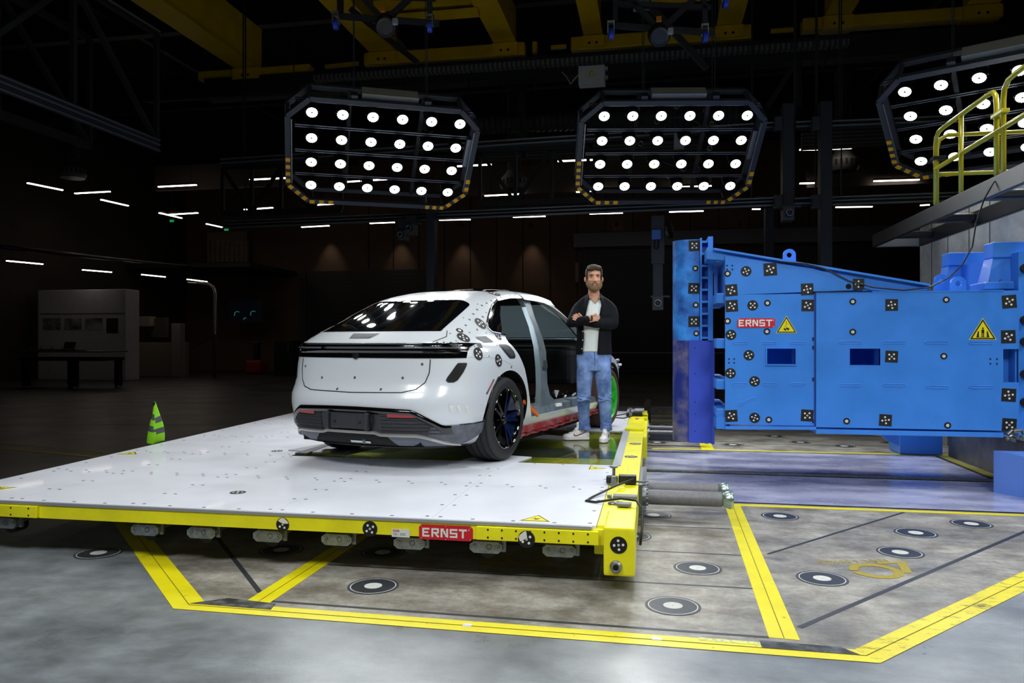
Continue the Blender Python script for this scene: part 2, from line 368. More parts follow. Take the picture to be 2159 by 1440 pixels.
lamp_frame((3.271, 10.759, 4.71), -28.3, 55.1, 'rightmost octagonal frame of lit lamps behind the yellow railing')
spot_b = bpy.data.lights.new('added_fill_spot', 'SPOT'); spot_b.energy = LAMP_W*FRONT; spot_b.spot_size = math.radians(70); spot_b.spot_blend = .95; spot_b.shadow_soft_size = .07; spot_b.color = (.95, .985, 1.0)
spot_c = bpy.data.lights.new('flood_spot_top', 'SPOT'); spot_c.energy = LAMP_W*TOP; spot_c.spot_size = math.radians(92); spot_c.spot_blend = .9; spot_c.shadow_soft_size = .07; spot_c.color = (.95, .985, 1.0)
spot_e = bpy.data.lights.new('flood_spot_near', 'SPOT'); spot_e.energy = LAMP_W*NEAR; spot_e.spot_size = math.radians(96); spot_e.spot_blend = .9; spot_e.shadow_soft_size = .07; spot_e.color = (.95, .985, 1.0)
# unseen lamp frames over the bay: level ones inferred, tilted ones added as fill
lamp_frame((-4.4, .6, 6.6), -8, -44, 'added octagonal fill-lamp frame high over the near left floor, tilted towards the car', spot=spot_b, boxes=False)
lamp_frame((1.6, .4, 6.6), 6, -44, 'added octagonal fill-lamp frame high over the near right floor, tilted towards the barrier', spot=spot_b, boxes=False)
lamp_frame((-1.6, 2.2, 7.3), 0, 88, 'octagonal lamp frame hung level over the floor before the platform', spot=spot_e, boxes=False)
lamp_frame((-3.2, 5.6, 7.4), 0, 88, 'octagonal lamp frame hung level over the white platform', spot=spot_c, boxes=False)
lamp_frame((1.4, 6.6, 7.4), 0, 88, 'octagonal lamp frame hung level over the blue barrier', spot=spot_c, boxes=False)
lamp_frame((6.6, 6.8, 6.4), -100, 40, 'added octagonal fill-lamp frame high on the right beyond the barrier, tilted to the car side', spot=spot_b, boxes=False)  # unseen frame added to brighten the car's right side
# ---------------------------------------------------------------- the hall
XL, XR, YB, YF, ZC = -23.0, 13.0, 34.5, -5.0, 10.2
floor_m = mat('polished_hall_floor', (110, 115, 118), .34, var=.10, scale=1.3, rvar=.10, bump=.05, bscale=60, col2=(138, 143, 147), detail=9)
dark_floor_m = mat('rear_and_falloff_floor', (46, 46, 44), .38, var=.2, scale=.9, rvar=.08)
slab_m = mat('stained_concrete', (140, 137, 127), .42, var=.1, scale=1.9, rvar=.12, bump=.08, bscale=50, col2=(172, 169, 161), detail=10)
tape_m = mat('floor_yellow_tape', (236, 222, 16), .42, var=.03, scale=6)
mottle(floor_m, 3.5, (.70, .71, .72), (1.05, 1.05, 1.05), (1, 1.6, 1)); mottle(slab_m, 4.0, (.60, .55, .50), (1.08, 1.08, 1.06), (1, 1.5, 1)); mottle(slab_m, 26, (.82, .82, .82), (1.06, 1.06, 1.06)); mottle(tape_m, 7.0, (.16, .15, .2), (1, 1, 1), (2.2, 1, 1), .30, .37)
worn_tape_m = mat('worn_yellow_tape', (230, 214, 16), .45, var=.03, scale=6); mottle(worn_tape_m, 6.0, (.12, .11, .12), (1, 1, 1), (1, 2.6, 1), .36, .47)
joint_m = mat('joint_sealant', (52, 55, 62), .5, .1)
fl = MB()
# bright polished floor round the bay; darker floor deeper in the hall; left of the bay it paints light falloff
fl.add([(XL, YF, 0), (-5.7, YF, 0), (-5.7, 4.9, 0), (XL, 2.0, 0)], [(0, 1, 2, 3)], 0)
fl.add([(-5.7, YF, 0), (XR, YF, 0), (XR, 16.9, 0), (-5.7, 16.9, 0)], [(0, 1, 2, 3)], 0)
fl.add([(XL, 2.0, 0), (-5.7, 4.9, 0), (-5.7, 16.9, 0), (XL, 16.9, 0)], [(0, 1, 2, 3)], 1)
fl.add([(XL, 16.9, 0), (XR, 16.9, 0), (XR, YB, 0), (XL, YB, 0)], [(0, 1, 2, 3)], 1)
floor = fl.build('floor', [floor_m, dark_floor_m], kind='structure', label='grey polished concrete hall floor', recenter=False)
def fpoly(pts, z, m, name, mb=None):
    mb = mb or MB(); n = len(pts); mb.prism([(p[0], p[1]) for p in pts], .0012, Matrix.Translation((0, 0, z)))
    return mb.build(name, m, floor)
fpoly([(-2.40, 3.77), (.92, 3.72), (7.5, 10.6), (7.5, 14.0), (-6.5, 14.0), (-6.5, 7.3)], .0003, slab_m, 'test_bay_slab')
# yellow tape outline
def seamline(a, b):
    a = V(a); b = V(b); d = (b-a).normalized(); n = V((-d.y, d.x))*.0015; fpoly([a-n, b-n, b+n, a+n], .0036, mat('tape_seam', (70, 64, 14), .7), 'tape_seam')
def tape(a, b, w, name='yellow_floor_tape', off=.0018):
    a = V((a[0], a[1])); b = V((b[0], b[1])); d = (b-a).normalized(); n = V((-d.y, d.x))*w/2
    fpoly([a-n, b-n, b+n, a+n], off, tape_m, name)
mb = MB()
oA, oB = (-2.50, 3.635), (.99, 3.585)      # outer corners
iA, iB = (-2.40, 3.765), (.915, 3.72)
fpoly([oA, oB, iB, iA], .0018, tape_m, 'yellow_floor_tape')
fpoly([oB, (5.2, 8.15), (5.10, 8.27), iB], .0018, worn_tape_m, 'yellow_floor_tape')
for q in (((-2.45, 3.70), (.95, 3.655)), ((.95, 3.655), (5.15, 8.21)), ((.62, 3.80), (.685, 6.8)), ((-2.11, 3.82), (-2.09, 6.5)), ((-2.45, 3.70), (-6.4, 7.66))): seamline(*q)
fpoly([oA, iA, (-6.4, 7.75), (-6.5, 7.62)], .0018, tape_m, 'yellow_floor_tape')
fpoly([(.55, 3.80), (.69, 3.79), (.75, 6.80), (.62, 6.80)], .0020, tape_m, 'yellow_floor_tape')
fpoly([(-2.18, 3.82), (-2.04, 3.81), (-2.02, 6.8), (-2.16, 6.8)], .0020, tape_m, 'yellow_floor_tape')
fpoly([(.60, 6.79), (7.2, 6.84), (7.2, 6.91), (.60, 6.86)], .0022, tape_m, 'yellow_floor_tape')
fpoly([(.0, 10.17), (5.0, 10.30), (5.0, 10.37), (.0, 10.24)], .0022, tape_m, 'yellow_floor_tape')
fpoly([(.64, 10.24), (.80, 10.24), (.82, 12.6), (.66, 12.6)], .0020, tape_m, 'yellow_floor_tape')
for yy in (13.9, 14.7): fpoly([(-6, yy), (6.2, yy), (6.2, yy+.09), (-6, yy+.09)], .0022, tape_m, 'yellow_floor_tape')
fpoly([(3.0, 13.2), (4.4, 11.2), (4.55, 11.25), (3.2, 13.2)], .0020, tape_m, 'yellow_floor_tape')
fpoly([(1.9, 13.5), (3.6, 12.0), (3.75, 12.05), (2.1, 13.5)], .0021, white_st, 'white_floor_line')
fpoly([(-17, 10.6), (-6.0, 8.05), (-6.0, 8.13), (-17, 10.69)], .0021, mat('worn_yellow_line', (120, 104, 20), .6), 'yellow_hall_line')
fpoly([(-17, 11.0), (-6.3, 8.45), (-6.3, 8.50), (-17, 11.06)], .0021, mat('worn_yellow_line'), 'yellow_hall_line')
# worn black cover plates in the tape corners
cover_m = mat('worn_black_cover', (20, 20, 22), .45, var=.3, scale=14, col2=(96, 98, 100), mix=.63)
fpoly([(-2.46, 3.72), (-1.98, 3.71), (-2.0, 3.80), (-2.3, 3.835)], .0034, cover_m, 'corner_cover_plate')
fpoly([(.50, 3.665), (.93, 3.655), (.86, 3.735), (.50, 3.75)], .0034, cover_m, 'corner_cover_plate')
fpoly([(.22, 3.70), (.56, 3.69), (.56, 3.725), (.22, 3.735)], .0030, mat('scuffed_white_patch', (215, 214, 205), .6, var=.2, scale=40, col2=(225, 215, 60)), 'scuffed_patch')
for x, y in ((-.93, 3.665), (.0, 3.66)): fpoly([(x, y), (x+.045, y), (x+.045, y+.04), (x, y+.04)], .0034, white_st, 'tape_patch')
# slab joints
def joint(a, b, w=.018, z=.0016):
    a = V((a[0], a[1])); b = V((b[0], b[1])); d = (b-a).normalized(); n = V((-d.y, d.x))*w/2
    fpoly([a-n, b-n, b+n, a+n], z, joint_m, 'slab_joint')
joint((-2.04, 3.835), (.55, 3.80), .024)
for y in (4.53, 5.22, 5.94): joint((-2.02, y), (.58, y+.005), .016)
joint((.76, 5.29), (2.06, 6.79), .022); joint((.72, 3.96), (4.5, 8.28), .03)
joint((-2.18, 3.96), (-3.9, 5.94), .03)
for a, b in (((1.1, 10.9), (6, 11.2)), ((.9, 12.0), (6, 12.3)), ((-16, 15.6), (6, 16.8)), ((-17, 9.6), (-6, 12.2)), ((-5.8, 4.95), (-5.8, 16.8))): joint(a, b, .02)
# round anchor covers
def floor_target(x, y, d=.295):
    mb = MB(); M = Matrix.Translation((x, y, .002)); r = d/2
    mb.lathe([(r, 0), (r, .002), (r*.90, .002)], 40, M, 2); mb.lathe([(r*.90, .002), (r*.88, .0024), (r*.86, .002)], 40, M, 1)
    mb.prism(disc_pts(r*.86, 40), .002, M, 0); mb.prism(disc_pts(r*.35, 24), .003, M, 1); mb.prism(disc_pts(r*.02, 6), .0036, M, 0)
    mb.build('floor_target_disc', [mat('target_grey', (50, 52, 56), .45, var=.12, scale=12), mat('target_white', (205, 206, 202), .6, var=.05, scale=30), mat('target_rim', (62, 66, 74), .5)], floor)
for x, y in [(-3.65, 4.5), (-2.48, 4.79), (-1.78, 4.86), (-1.59, 4.18), (.11, 4.16), (.28, 4.88), (.01, 6.3), (-.15, 5.59), (1.02, 6.45), (1.92, 6.07), (1.64, 5.49), (2.44, 6.45), (1.0, 4.8),
             (.07, 10.86), (.16, 13.1), (1.17, 12.7), (1.09, 10.8), (1.8, 11.88), (2.05, 11.23), (2.56, 10.93), (3.3, 11.4), (.16, 15.6)]: floor_target(x, y)
# stencilled load marks
sten = mat('worn_stencil_paint', (190, 168, 22), .55, var=.1, scale=35, col2=(128, 118, 70), mix=.62)
def stencil(c, rz, flip=False):
    mb = MB(); M = Matrix.Translation((c[0], c[1], .003)) @ Matrix.Rotation(rz, 4, 'Z')
    for r0, r1, a0, a1 in ((.10, .155, 0, 350),):
        N = 40
        for k in range(N):
            t0 = math.radians(a0+(a1-a0)*k/N); t1 = math.radians(a0+(a1-a0)*(k+1)/N)
            mb.add([(r0*math.cos(t0), r0*math.sin(t0), .0005), (r1*math.cos(t0), r1*math.sin(t0), .0005), (r1*math.cos(t1), r1*math.sin(t1), .0005), (r0*math.cos(t1), r0*math.sin(t1), .0005)], [(0, 1, 2, 3)], 0, M)
    mb.prism([(-.30, -.17), (-.24, -.17), (-.14, .06), (-.20, .06)], .0005, M); mb.prism([(-.30, -.17), (-.1, -.17), (-.1, -.135), (-.30, -.135)], .0009, M)
    text_mb(mb, 'MAX. 6.500KG', M @ Matrix.Translation((.03, -.23, 0)), .075)
    mb.build('stencilled_load_mark', sten, floor)
stencil((-.80, 4.88), 0.0)
stencil((1.36, 5.02), math.radians(196))
# steel track plates and centre rail where the pole barrier runs
plate_m = mat('brushed_track_steel', (152, 155, 196), .28, .2, var=.03, scale=2.2, rvar=.12, col2=(206, 208, 230), coat=.3, stretch=(.5, 1.2, 1))
tr = thing('steel_track', (1.8, 8.5, 0), 'polished steel track plates set in the floor under the blue barrier', 'track')
for y0, y1 in ((6.93, 8.36), (8.54, 10.12)):
    mb = MB(); mb.box((-.10, y0, .0005), (3.42, y1, .006)); mb.build('track_plate', plate_m, tr)
mb = MB(); mb.box((-.1, 8.38, .0005), (3.42, 8.52, .004), 1); mb.box((-.1, 8.425, .004), (3.42, 8.445, .022)); mb.box((-.1, 8.465, .004), (3.42, 8.485, .022)); mb.build('centre_rail', [steel, matt], tr)
mb = MB(); mb.box((-.1, 6.915, .0005), (3.46, 6.93, .008)); mb.box((3.42, 6.93, .0005), (3.46, 10.13, .008)); mb.box((-.1, 10.12, .0005), (3.46, 10.135, .008)); mb.build('edge_strip', matt, tr)
mb = MB(); mb.box((3.47, 6.93, .0005), (3.56, 10.2, .01)); mb.build('yellow_edge_strip', mat('faded_yellow', (150, 140, 40), .6), tr)

# walls, ceiling
wall_m = mat('brown_cassette_wall', (92, 74, 60), .75, var=.08, scale=.7, spec=.2)
wall_l = mat('dark_left_wall', (50, 46, 40), .8, var=.1, scale=.6, spec=.2)
ceil_m = mat('dark_ceiling', (26, 26, 27), .9, spec=.1)
mb = MB()
# wall with three door openings shown as recessed shutters in front of it
mb.box((XL, YB, 0), (XR, YB+.3, ZC)); 
wb = mb.build('wall_back', wall_m, kind='structure', label='dark brown panelled back wall')
pm = MB()
for i in range(26):
    x = XL+.9+i*1.25
    if -13.5 < x < XR: pm.box((x-.02, YB-.03, 0), (x+.02, YB, 8.2), 0)
pm.build('wall_panel_joint', mat('joint_dark', (16, 14, 13), .8), wb)
MB().box((XL-.3, YF, 0), (XL, YB, ZC)).build('wall_left', wall_l, kind='structure')
MB().box((XR, YF, 0), (XR+.3, YB, ZC)).build('wall_right', wall_l, kind='structure')
MB().box((XL, YF-.3, 0), (XR, YF, ZC)).build('wall_front', wall_l, kind='structure')
cb = MB().box((XL-.3, YF-.3, ZC), (XR+.3, YB+.3, ZC+.3)).build('ceiling', ceil_m, kind='structure')
beam_m = mat('roof_steel_dark', (34, 36, 40), .6, .2)
rib = MB()
for y in (6, 12, 18, 24, 30): rib.box((XL, y-.12, ZC-.7), (XR, y+.12, ZC), 0)
for x in (-14, -7, 0, 7): rib.box((x-.08, YF, ZC-.35), (x+.08, YB, ZC), 0)
rib.build('ceiling_beam', beam_m, cb)
# warm downlights washing the back wall
dl = bpy.data.lights.new('wall_wash', 'SPOT'); dl.energy = 46; dl.spot_size = math.radians(58); dl.spot_blend = 1.0; dl.shadow_soft_size = .05; dl.color = (1.0, .82, .68)
for k, px in enumerate((688, 838, 972, 1118, 1300, 1560)):
    c = at_Y(px, 478, YB-.55); t = thing('wall_downlight', (c.x, YB-.55, c.z), '%s small downlight from the left on the brown back wall' % ['first', 'second', 'third', 'fourth', 'fifth', 'sixth'][k], 'light', 'wall downlights')
    mb = MB(); mb.cyl((c.x, YB-.55, c.z), (c.x, YB-.55, c.z+.2), .07, 14); mb.box((c.x-.03, YB-.55, c.z+.1), (c.x+.03, YB+.0, c.z+.14)); mb.build('fitting', mat('fitting_dark', (26, 26, 28), .6), t)
    o = bpy.data.objects.new('wall_wash', dl); COL.objects.link(o); o.parent = t; o.location = (0, 0, -.02); o.rotation_euler = (math.radians(10), 0, 0)
# roller doors on the back wall
door_m = stripe_mat('roller_door_slats', (10, 11, 13), (20, 22, 25), .09, 2, .5)
def shutter(p0, p1, n, hood=True):
    a = at_Y(p0[0], p0[1], YB-.12); b = at_Y(p1[0], p1[1], YB-.12)
    t = MB(); t.box((a.x, YB-.12, 0.02), (b.x, YB-.04, a.z)); d = t.build('door_%d' % n, door_m, kind='structure')
    f = MB(); w = .22
    f.box((a.x-w, YB-.2, 0.02), (a.x, YB-.02, a.z)); f.box((b.x, YB-.2, 0.02), (b.x+w, YB-.02, a.z)); f.build('door_frame', mat('door_frame_steel', (40, 44, 56), .6), d)
    if hood:
        h = MB(); h.box((a.x-.6, YB-.7, a.z), (b.x+.5, YB-.1, a.z+.62)); h.build('door_hood', mat('door_hood_grey', (92, 96, 106), .5), d)
        r = MB(); r.box((a.x-.1, YB-.22, a.z-.06), (b.x+.1, YB-.13, a.z)); r.build('red_safety_edge', mat('red_edge', (150, 16, 22), .5), d)
        r = MB(); r.box((a.x, YB-.14, .9), (b.x, YB-.12, .93)); r.build('pale_bottom_seal', mat('pale_seal', (150, 150, 150), .6), d)
    return d
shutter((1240, 524), (1945, 524), 1)
shutter((646, 572), (904, 572), 2, False)
# ---------------------------------------------------------------- yellow framed platform with white deck
deck_m = mat('white_deck', (228, 230, 238), .33, var=.015, scale=2.5, coat=.15, rvar=.05)
alu = mat('aluminium_edge', (176, 178, 186), .4, .5)
glass_m = thin_glass('floor_glass', (150, 170, 150), (246, 252, 244), .02, 1.7)
plat = thing('crash_platform', (-2.6, 8.0, .0), 'low yellow steel platform with a white panelled deck carrying the white car', 'platform')
LX = lambda y: -4.925-.0597*(y-5.02)
cols = [None, -4.22, -3.30, -2.33, -1.30, -.315]; rws = [4.375, 5.48, 6.55, 7.80, 9.05, 10.3, 11.66]
for i in range(6):
    for j in range(5):
        if i in (2, 3) and j >= 2: continue
        ya, yb = rws[i]+.001, rws[i+1]-.001
        xa0 = LX(ya) if j == 0 else cols[j]+.001; xa1 = LX(yb) if j == 0 else cols[j]+.001; xb = cols[j+1]-.001
        mb = MB(); mb.prism([(xa0, ya), (xb, ya), (xb, yb), (xa1, yb)], .022, Matrix.Translation((0, 0, PT-.022)), 0)
        n = 3
        def dot(x, y): mb.prism([(x-.011, y-.008), (x+.011, y-.008), (x+.011, y+.008), (x-.011, y+.008)], .0008, Matrix.Translation((0, 0, PT)), 1)
        for k in range(n+1):
            y = ya+.06+(yb-ya-.12)*k/n; x = (xa0+.08 if j == 0 else xa0+.04); dot(x, y); dot(xb-.04, y)
        for k in range(1, 4): 
            x = xa0+(xb-xa0)*k/4; dot(x, ya+.035); dot(x+.05, yb-.035)
        mb.build('deck_panel', [deck_m, mat('dark_screw', (60, 62, 66), .5)], plat)
mb = MB(); mb.box((-3.29, 6.56, PT-.012), (-.335, 9.04, PT-.001)); mb.build('glass_deck_panel', glass_m, plat, label='clear glass deck panel')
mb = MB(); mb.box((-.335, 6.52, PT-.02), (-.262, 9.06, PT+.004)); mb.build('aluminium_strip', mat('dull_alu', (150, 152, 160), .45, .4), plat)
mb = MB()                                                          # edge beams
mb.box((-5.05, 4.36, .255), (-.10, 4.44, PT-.018)); mb.build('front_beam', yellow, plat)
mb = MB(); mb.box((-5.05, 4.352, PT-.018), (-.34, 4.376, PT-.001)); mb.build('deck_edge_strip', alu, plat)
for xa, xb in ((at_Y(1006, 1130, 4.36).x, -.30), (-5.05, at_Y(83, 1070, 4.36).x)):
    mb = MB(); mb.bbox((xa, 4.335, .258), (xb, 4.362, PT-.024), .004)
    n = max(8, int((xb-xa)/.13))
    for k in range(n):
        for z in (.275, .32): x = xa+.07+k*(xb-xa-.13)/(n-1); mb.cyl((x, 4.336, z), (x, 4.333, z), .006, 8, mi=1)
    mb.build('doubler_plate', [yellow, black], plat)
mb = MB()
mb.box((-.312, 4.40, .30), (-.262, 11.66, PT-.002)); mb.box((-.262, 4.40, .12), (-.10, 11.66, PT+.002)); mb.box((-.235, 5.4, PT), (-.195, 6.5, PT+.012))
mb.box((-.31, 9.06, PT-.002), (-.10, 9.30, PT+.03)); mb.box((-.28, 9.30, PT-.002), (-.12, 10.5, PT+.02)); mb.box((-.30, 10.5, .1), (-.07, 11.66, PT+.015)); mb.box((-.10, 8.7, .10), (-.06, 11.6, PT-.02))
mb.build('side_beam', yellow, plat)
mb = MB(); mb.bbox((-.27, 4.30, .10), (-.095, 4.75, PT+.012), .012); mb.bbox((-.33, 4.40, .19), (-.26, 4.60, .28), .01); mb.build('corner_post', yellow, plat)
mb = MB(); M = frame((-.20, 4.30, .155), (0, -1, 0), (1, 0, 0)); mb.lathe([(.016, .02), (.026, .024), (.034, .012), (.036, 0)], 24, M); mb.prism(disc_pts(.016, 12), .012, M, 1); mb.build('lifting_eye', [steel, black], plat)
mb = MB(); mb.box((LX(4.4)-.02, 4.36, .22), (LX(4.4)+.04, 4.4, PT-.02)); mb.prism([(LX(4.36), 4.36), (LX(4.36)+.05, 4.36), (LX(11.66)+.05, 11.66), (LX(11.66), 11.66)], .14, Matrix.Translation((0, 0, .195))); mb.box((-5.3, 11.6, .2), (-.1, 11.66, PT-.02)); mb.build('far_beam', yellow, plat)
# under-deck beams seen through the glass
for y, w, z in ((6.5, .05, .33), (7.3, .16, .27), (8.72, .20, .335), (9.1, .05, .33)): MB().box((-4.9, y-w, .10), (-.3, y+w, z)).build('cross_beam', yellow, plat)
for x in (-3.32, ): MB().box((x-.05, 6.5, .12), (x+.02, 11.6, .33)).build('long_beam', yellow, plat)
MB().box((-3.27, 8.18, .08), (-.36, 8.36, .24)).build('under_tray', mat('under_tray_grey', (150, 154, 160), .5, .3), plat)
# roller carriers
for px in (20, 315, 433, 572, 716, 868, 1028, 1181):
    x = at_Y(px, 1150, 4.44).x; mb = MB(); w, h = .098, .034
    mb.prism([(-w, -h*.4), (-w*.75, -h), (w*.75, -h), (w, -h*.4), (w, h*.5), (w*.75, h), (-w*.75, h), (-w, h*.5)], .03, frame((x, 4.42, .20), (0, -1, 0), (1, 0, 0)))
    for dx in (-.068, .075): mb.lathe([(.004, .036), (.012, .036), (.013, .03)], 12, frame((x+dx, 4.42, .205), (0, -1, 0)), 0)
    mb.lathe([(.0135, .033), (.016, .033)], 14, frame((x+.02, 4.42, .205), (0, -1, 0)), 1)
    mb.cyl((x+.0, 4.45, .17), (x+.0, 4.55, .17), .05, 14, mi=1); mb.box((x+.09, 4.42, .17), (x+.115, 4.44, .25))
    mb.box((x-.09, 4.44, .2), (x+.09, 4.56, .26), 0)
    mb.build('roller_carrier', [steel, black], plat)
for x in (-4.6, -3.9, -3.2, -2.5, -1.8, -1.1, -.5):
    for y in (6.2, 9.4, 11.4):
        mb = MB(); mb.cyl((x, y-.05, .07), (x, y+.05, .07), .07, 14, mi=1); mb.box((x-.08, y-.06, .08), (x+.08, y+.06, .34)); mb.build('roller_carrier', [steel, black], plat)
# signs and stickers on the platform
YFACE = 4.334
def on_face(px, py, y=YFACE, off=0.0): p = at_Y(px, py, y); return frame((p.x, y-off, p.z), (0, -1, 0), (1, 0, 0))
mb = MB(); M = on_face(940, 1123, 4.359); w, h, c = .165, .0445, .016
mb.prism([(-w, -h+c*.6), (-w, h-c), (-w+c, h), (w-c, h), (w, h-c), (w, -h+c), (w-c, -h), (-w, -h)], .003, M, 0); word_mb(mb, 'ERNST', M @ Matrix.Translation((-.008, -.002, .001)), .272, .052, 1, .0035)
mb.lathe([(.0028, .004), (.0045, .004)], 12, M @ Matrix.Translation((.142, .022, 0)), 1)
for a, b in ((-.15, .034), (0, .038), (.15, .034), (-.15, -.036), (0, -.04), (.15, -.036)): mb.prism(disc_pts(.0022, 6, (a, b)), .004, M, 1)
mb.build('name_sign', [red_sign, white_st], plat, label='red sign with white block capitals')
mb = MB(); M = on_face(845, 1124, 4.359); mb.prism([(-.056, -.024), (.056, -.024), (.056, .024), (-.056, .024)], .002, M, 0); mb.prism([(-.048, .008), (-.01, .008), (-.01, .019), (-.048, .019)], .0028, M, 1)
word_mb(mb, 'ERNST', M @ Matrix.Translation((-.029, .0135, .001)), .03, .006, 0, .003)
for yy in (-.004, -.012): mb.prism([(-.046, yy), (-.02, yy), (-.02, yy+.003), (-.046, yy+.003)], .0026, M, 2); mb.prism([(-.005, yy), (.03, yy), (.03, yy+.003), (-.005, yy+.003)], .0026, M, 2)
mb.build('data_plate', [mat('data_plate_white', (222, 224, 222), .4), red_sign, mat('print_grey', (120, 122, 130), .5)], plat)
for px, py, r, worn in ((596, 1106, .043, 1), (780, 1115, .047, 0), (1110, 1137, .05, 2)):
    mb = MB(); M = on_face(px, py, 4.333 if px > 1000 else 4.359); target_mb(mb, M, r, rot=.6)
    if worn:
        bl = [(r*.95*math.cos(a)*(.9+.1*math.sin(5*a)), r*.95*math.sin(a)) for a in [(.2 if worn == 1 else 1.6)+k*.26 for k in range(10 if worn == 1 else 8)]]+[(r*.1, r*.15)]
        mb.prism(bl, .0033, M, 2)
    mb.build('target_sticker', [black_st, white_st, mat('torn_paper', (226, 226, 214), .7)], plat)
mb = MB(); target_mb(mb, frame((-.185, 4.298, .277), (0, -1, 0)), .048, rot=PI/2+.1); mb.build('target_sticker', [black_st, white_st], plat)
for x, y, r in ((-.225, 5.0, .06), (-.19, 7.05, .06), (-.17, 7.95, .06)):
    mb = MB(); target_mb(mb, frame((x, y, PT+.0035), (0, 0, 1)), r, rot=.4); mb.build('target_sticker', [black_st, white_st], plat)
for x, y, r in ((-2.86, 4.89, .055), (-3.57, 6.81, .055)):
    mb = MB(); target_mb(mb, frame((x, y, PT), (0, 0, 1)), r, rot=.4); mb.build('target_sticker', [black_st, white_st], plat)
for x, y, s, rz in ((-.68, 4.475, .19, 0), (-.47, 6.37, .17, -PI/2), (-4.86, 6.40, .2, .2), (-4.62, 4.71, .18, -.9)):
    mb = MB(); warn_tri(mb, Matrix.Translation((x, y, PT)) @ Matrix.Rotation(rz, 4, 'Z'), s, 'slip'); mb.build('warning_triangle', [black_st, tri_y], plat)
mb = MB(); M = frame((-.155, 5.78, PT+.0025), (0, 0, 1), (0, 1, 0)); mb.prism([(-.09, -.022), (.09, -.022), (.09, .022), (-.09, .022)], .002, M, 0); word_mb(mb, 'ERNST', M, .14, .022, 1, .003); mb.build('name_sign', [mat('faded_red', (196, 70, 80), .5), mat('faded_white', (225, 170, 170), .5)], plat)
mb = MB(); M = frame((-.20, 10.35, PT+.021), (0, 0, 1), (0, 1, 0)); mb.prism([(-.09, -.022), (.09, -.022), (.09, .022), (-.09, .022)], .002, M, 0); mb.build('name_sign', mat('faded_red'), plat)
# bolts at the buffers, brackets, clamps
for y0 in (5.85, 9.85):
    mb = MB(); mb.box((-.10, y0, .10), (-.075, y0+.85, PT-.03))
    for k in range(9):
        mb.cyl((-.075, y0+.05+k*.094, .325), (-.045, y0+.05+k*.094, .325), .013, 8); mb.cyl((-.075, y0+.05+k*.094, .13), (-.045, y0+.05+k*.094, .13), .013, 8)
    mb.build('bolted_flange', mat('flange_steel', (110, 114, 120), .4, .7), plat)
mb = MB(); mb.bbox((-.26, 5.14, PT+.003), (-.10, 5.22, PT+.022), .004); mb.prism([(-.27, 5.2), (-.30, 5.18), (-.27, 5.15)], .02, Matrix.Translation((0, 0, PT))); mb.bbox((-.22, 4.86, PT+.012), (-.13, 4.93, PT+.03), .006); mb.build('grey_clamp', mat('clamp_grey', (112, 116, 120), .5, .3), plat)
# buffer tubes
tube_m = mat('rough_grey_buffer', (118, 118, 122), .55, .2, var=.08, scale=60, bump=.2, bscale=160)
def buffer(y, z, r, x1, label, m):
    t = thing('buffer_tube', (-.07, y, z), label, 'buffer', 'buffer tubes beside the platform')
    MB().cyl((-.07, y, z), (x1, y, z), r, 32).build('tube', m, t, smooth='auto')
    mb = MB(); mb.lathe([(0, .085), (r*1.15, .085), (r*1.22, .08), (r*1.22, .055), (r*.85, .0), (r*.6, -.01)], 32, frame((x1+.0, y, z), (1, 0, 0))); mb.build('end_cone', mat('zinc_cone', (176, 196, 190), .25, .85), t, smooth='auto')
    mb = MB(); mb.cyl((-.075, y, z), (-.045, y, z), r*1.2, 24)
    for k in range(8): a = k*PI/4; mb.cyl((-.05, y+r*1.05*math.cos(a), z+r*1.05*math.sin(a)), (-.03, y+r*1.05*math.cos(a), z+r*1.05*math.sin(a)), .009, 8)
    mb.build('flange', steel, t)
buffer(6.08, .195, .058, .53, 'front grey buffer tube of the near pair beside the yellow beam', tube_m)
buffer(6.44, .195, .058, .53, 'rear grey buffer tube of the near pair beside the yellow beam', tube_m)
dk_tube = mat('dark_buffer', (70, 70, 74), .4, .5)
buffer(10.0, .20, .075, .62, 'front dark buffer tube of the far pair behind the pole', dk_tube)
buffer(10.6, .20, .07, .62, 'rear dark buffer tube of the far pair behind the pole', dk_tube)
# latch sensors lying on the beam with their cables
def latch(x, y, label, far=False):
    t = thing('latch_sensor', (x, y, PT), label, 'sensor', 'latch sensors on the yellow beam')
    mb = MB(); mb.bbox((x-.12, y-.035, PT+.01), (x-.035, y+.035, PT+.06), .008); mb.bbox((x-.03, y-.03, PT+.01), (x+.10, y+.045, PT+.07), .008); mb.build('sensor_body', black, t)
    mb = MB(); mb.lathe([(0, .12), (.03, .12), (.032, .11), (.012, .10), (.012, .02), (.028, .015), (.03, 0)], 20, Matrix.Translation((x-.07, y+.10, PT))); mb.build('clamp_screw', steel, t, smooth='auto'); mb = MB(); mb.lathe([(0, .07), (.02, .07), (.022, .02), (.026, 0)], 16, Matrix.Translation((x-.06, y-.06, PT))); mb.build('clamp_screw', steel, t, smooth='auto')
    mb = MB(); mb.prism([(x+.10, y-.01), (x+.16, y-.02), (x+.17, y+.02), (x+.1, y+.02)], .01, Matrix.Translation((0, 0, PT+.02))); mb.build('latch_tongue', mat('latch_tongue_grey', (90, 92, 96), .4, .6), t)
    return t
latch(-.215, 5.68, 'black latch sensor with a clamp screw on the near yellow beam')
latch(-.235, 10.75, 'black latch sensor beside silver tape on the far end of the beam')
mb = MB(); p = [(-.13, 5.64, .41), (-.25, 5.42, .40), (-.40, 5.13, .37), (-.43, 5.02, .366), (-.36, 4.98, .37), (-.2, 4.98, .40), (-.10, 4.93, .40), (-.06, 4.82, .37), (-.06, 4.7, .28), (-.07, 4.62, .2)]
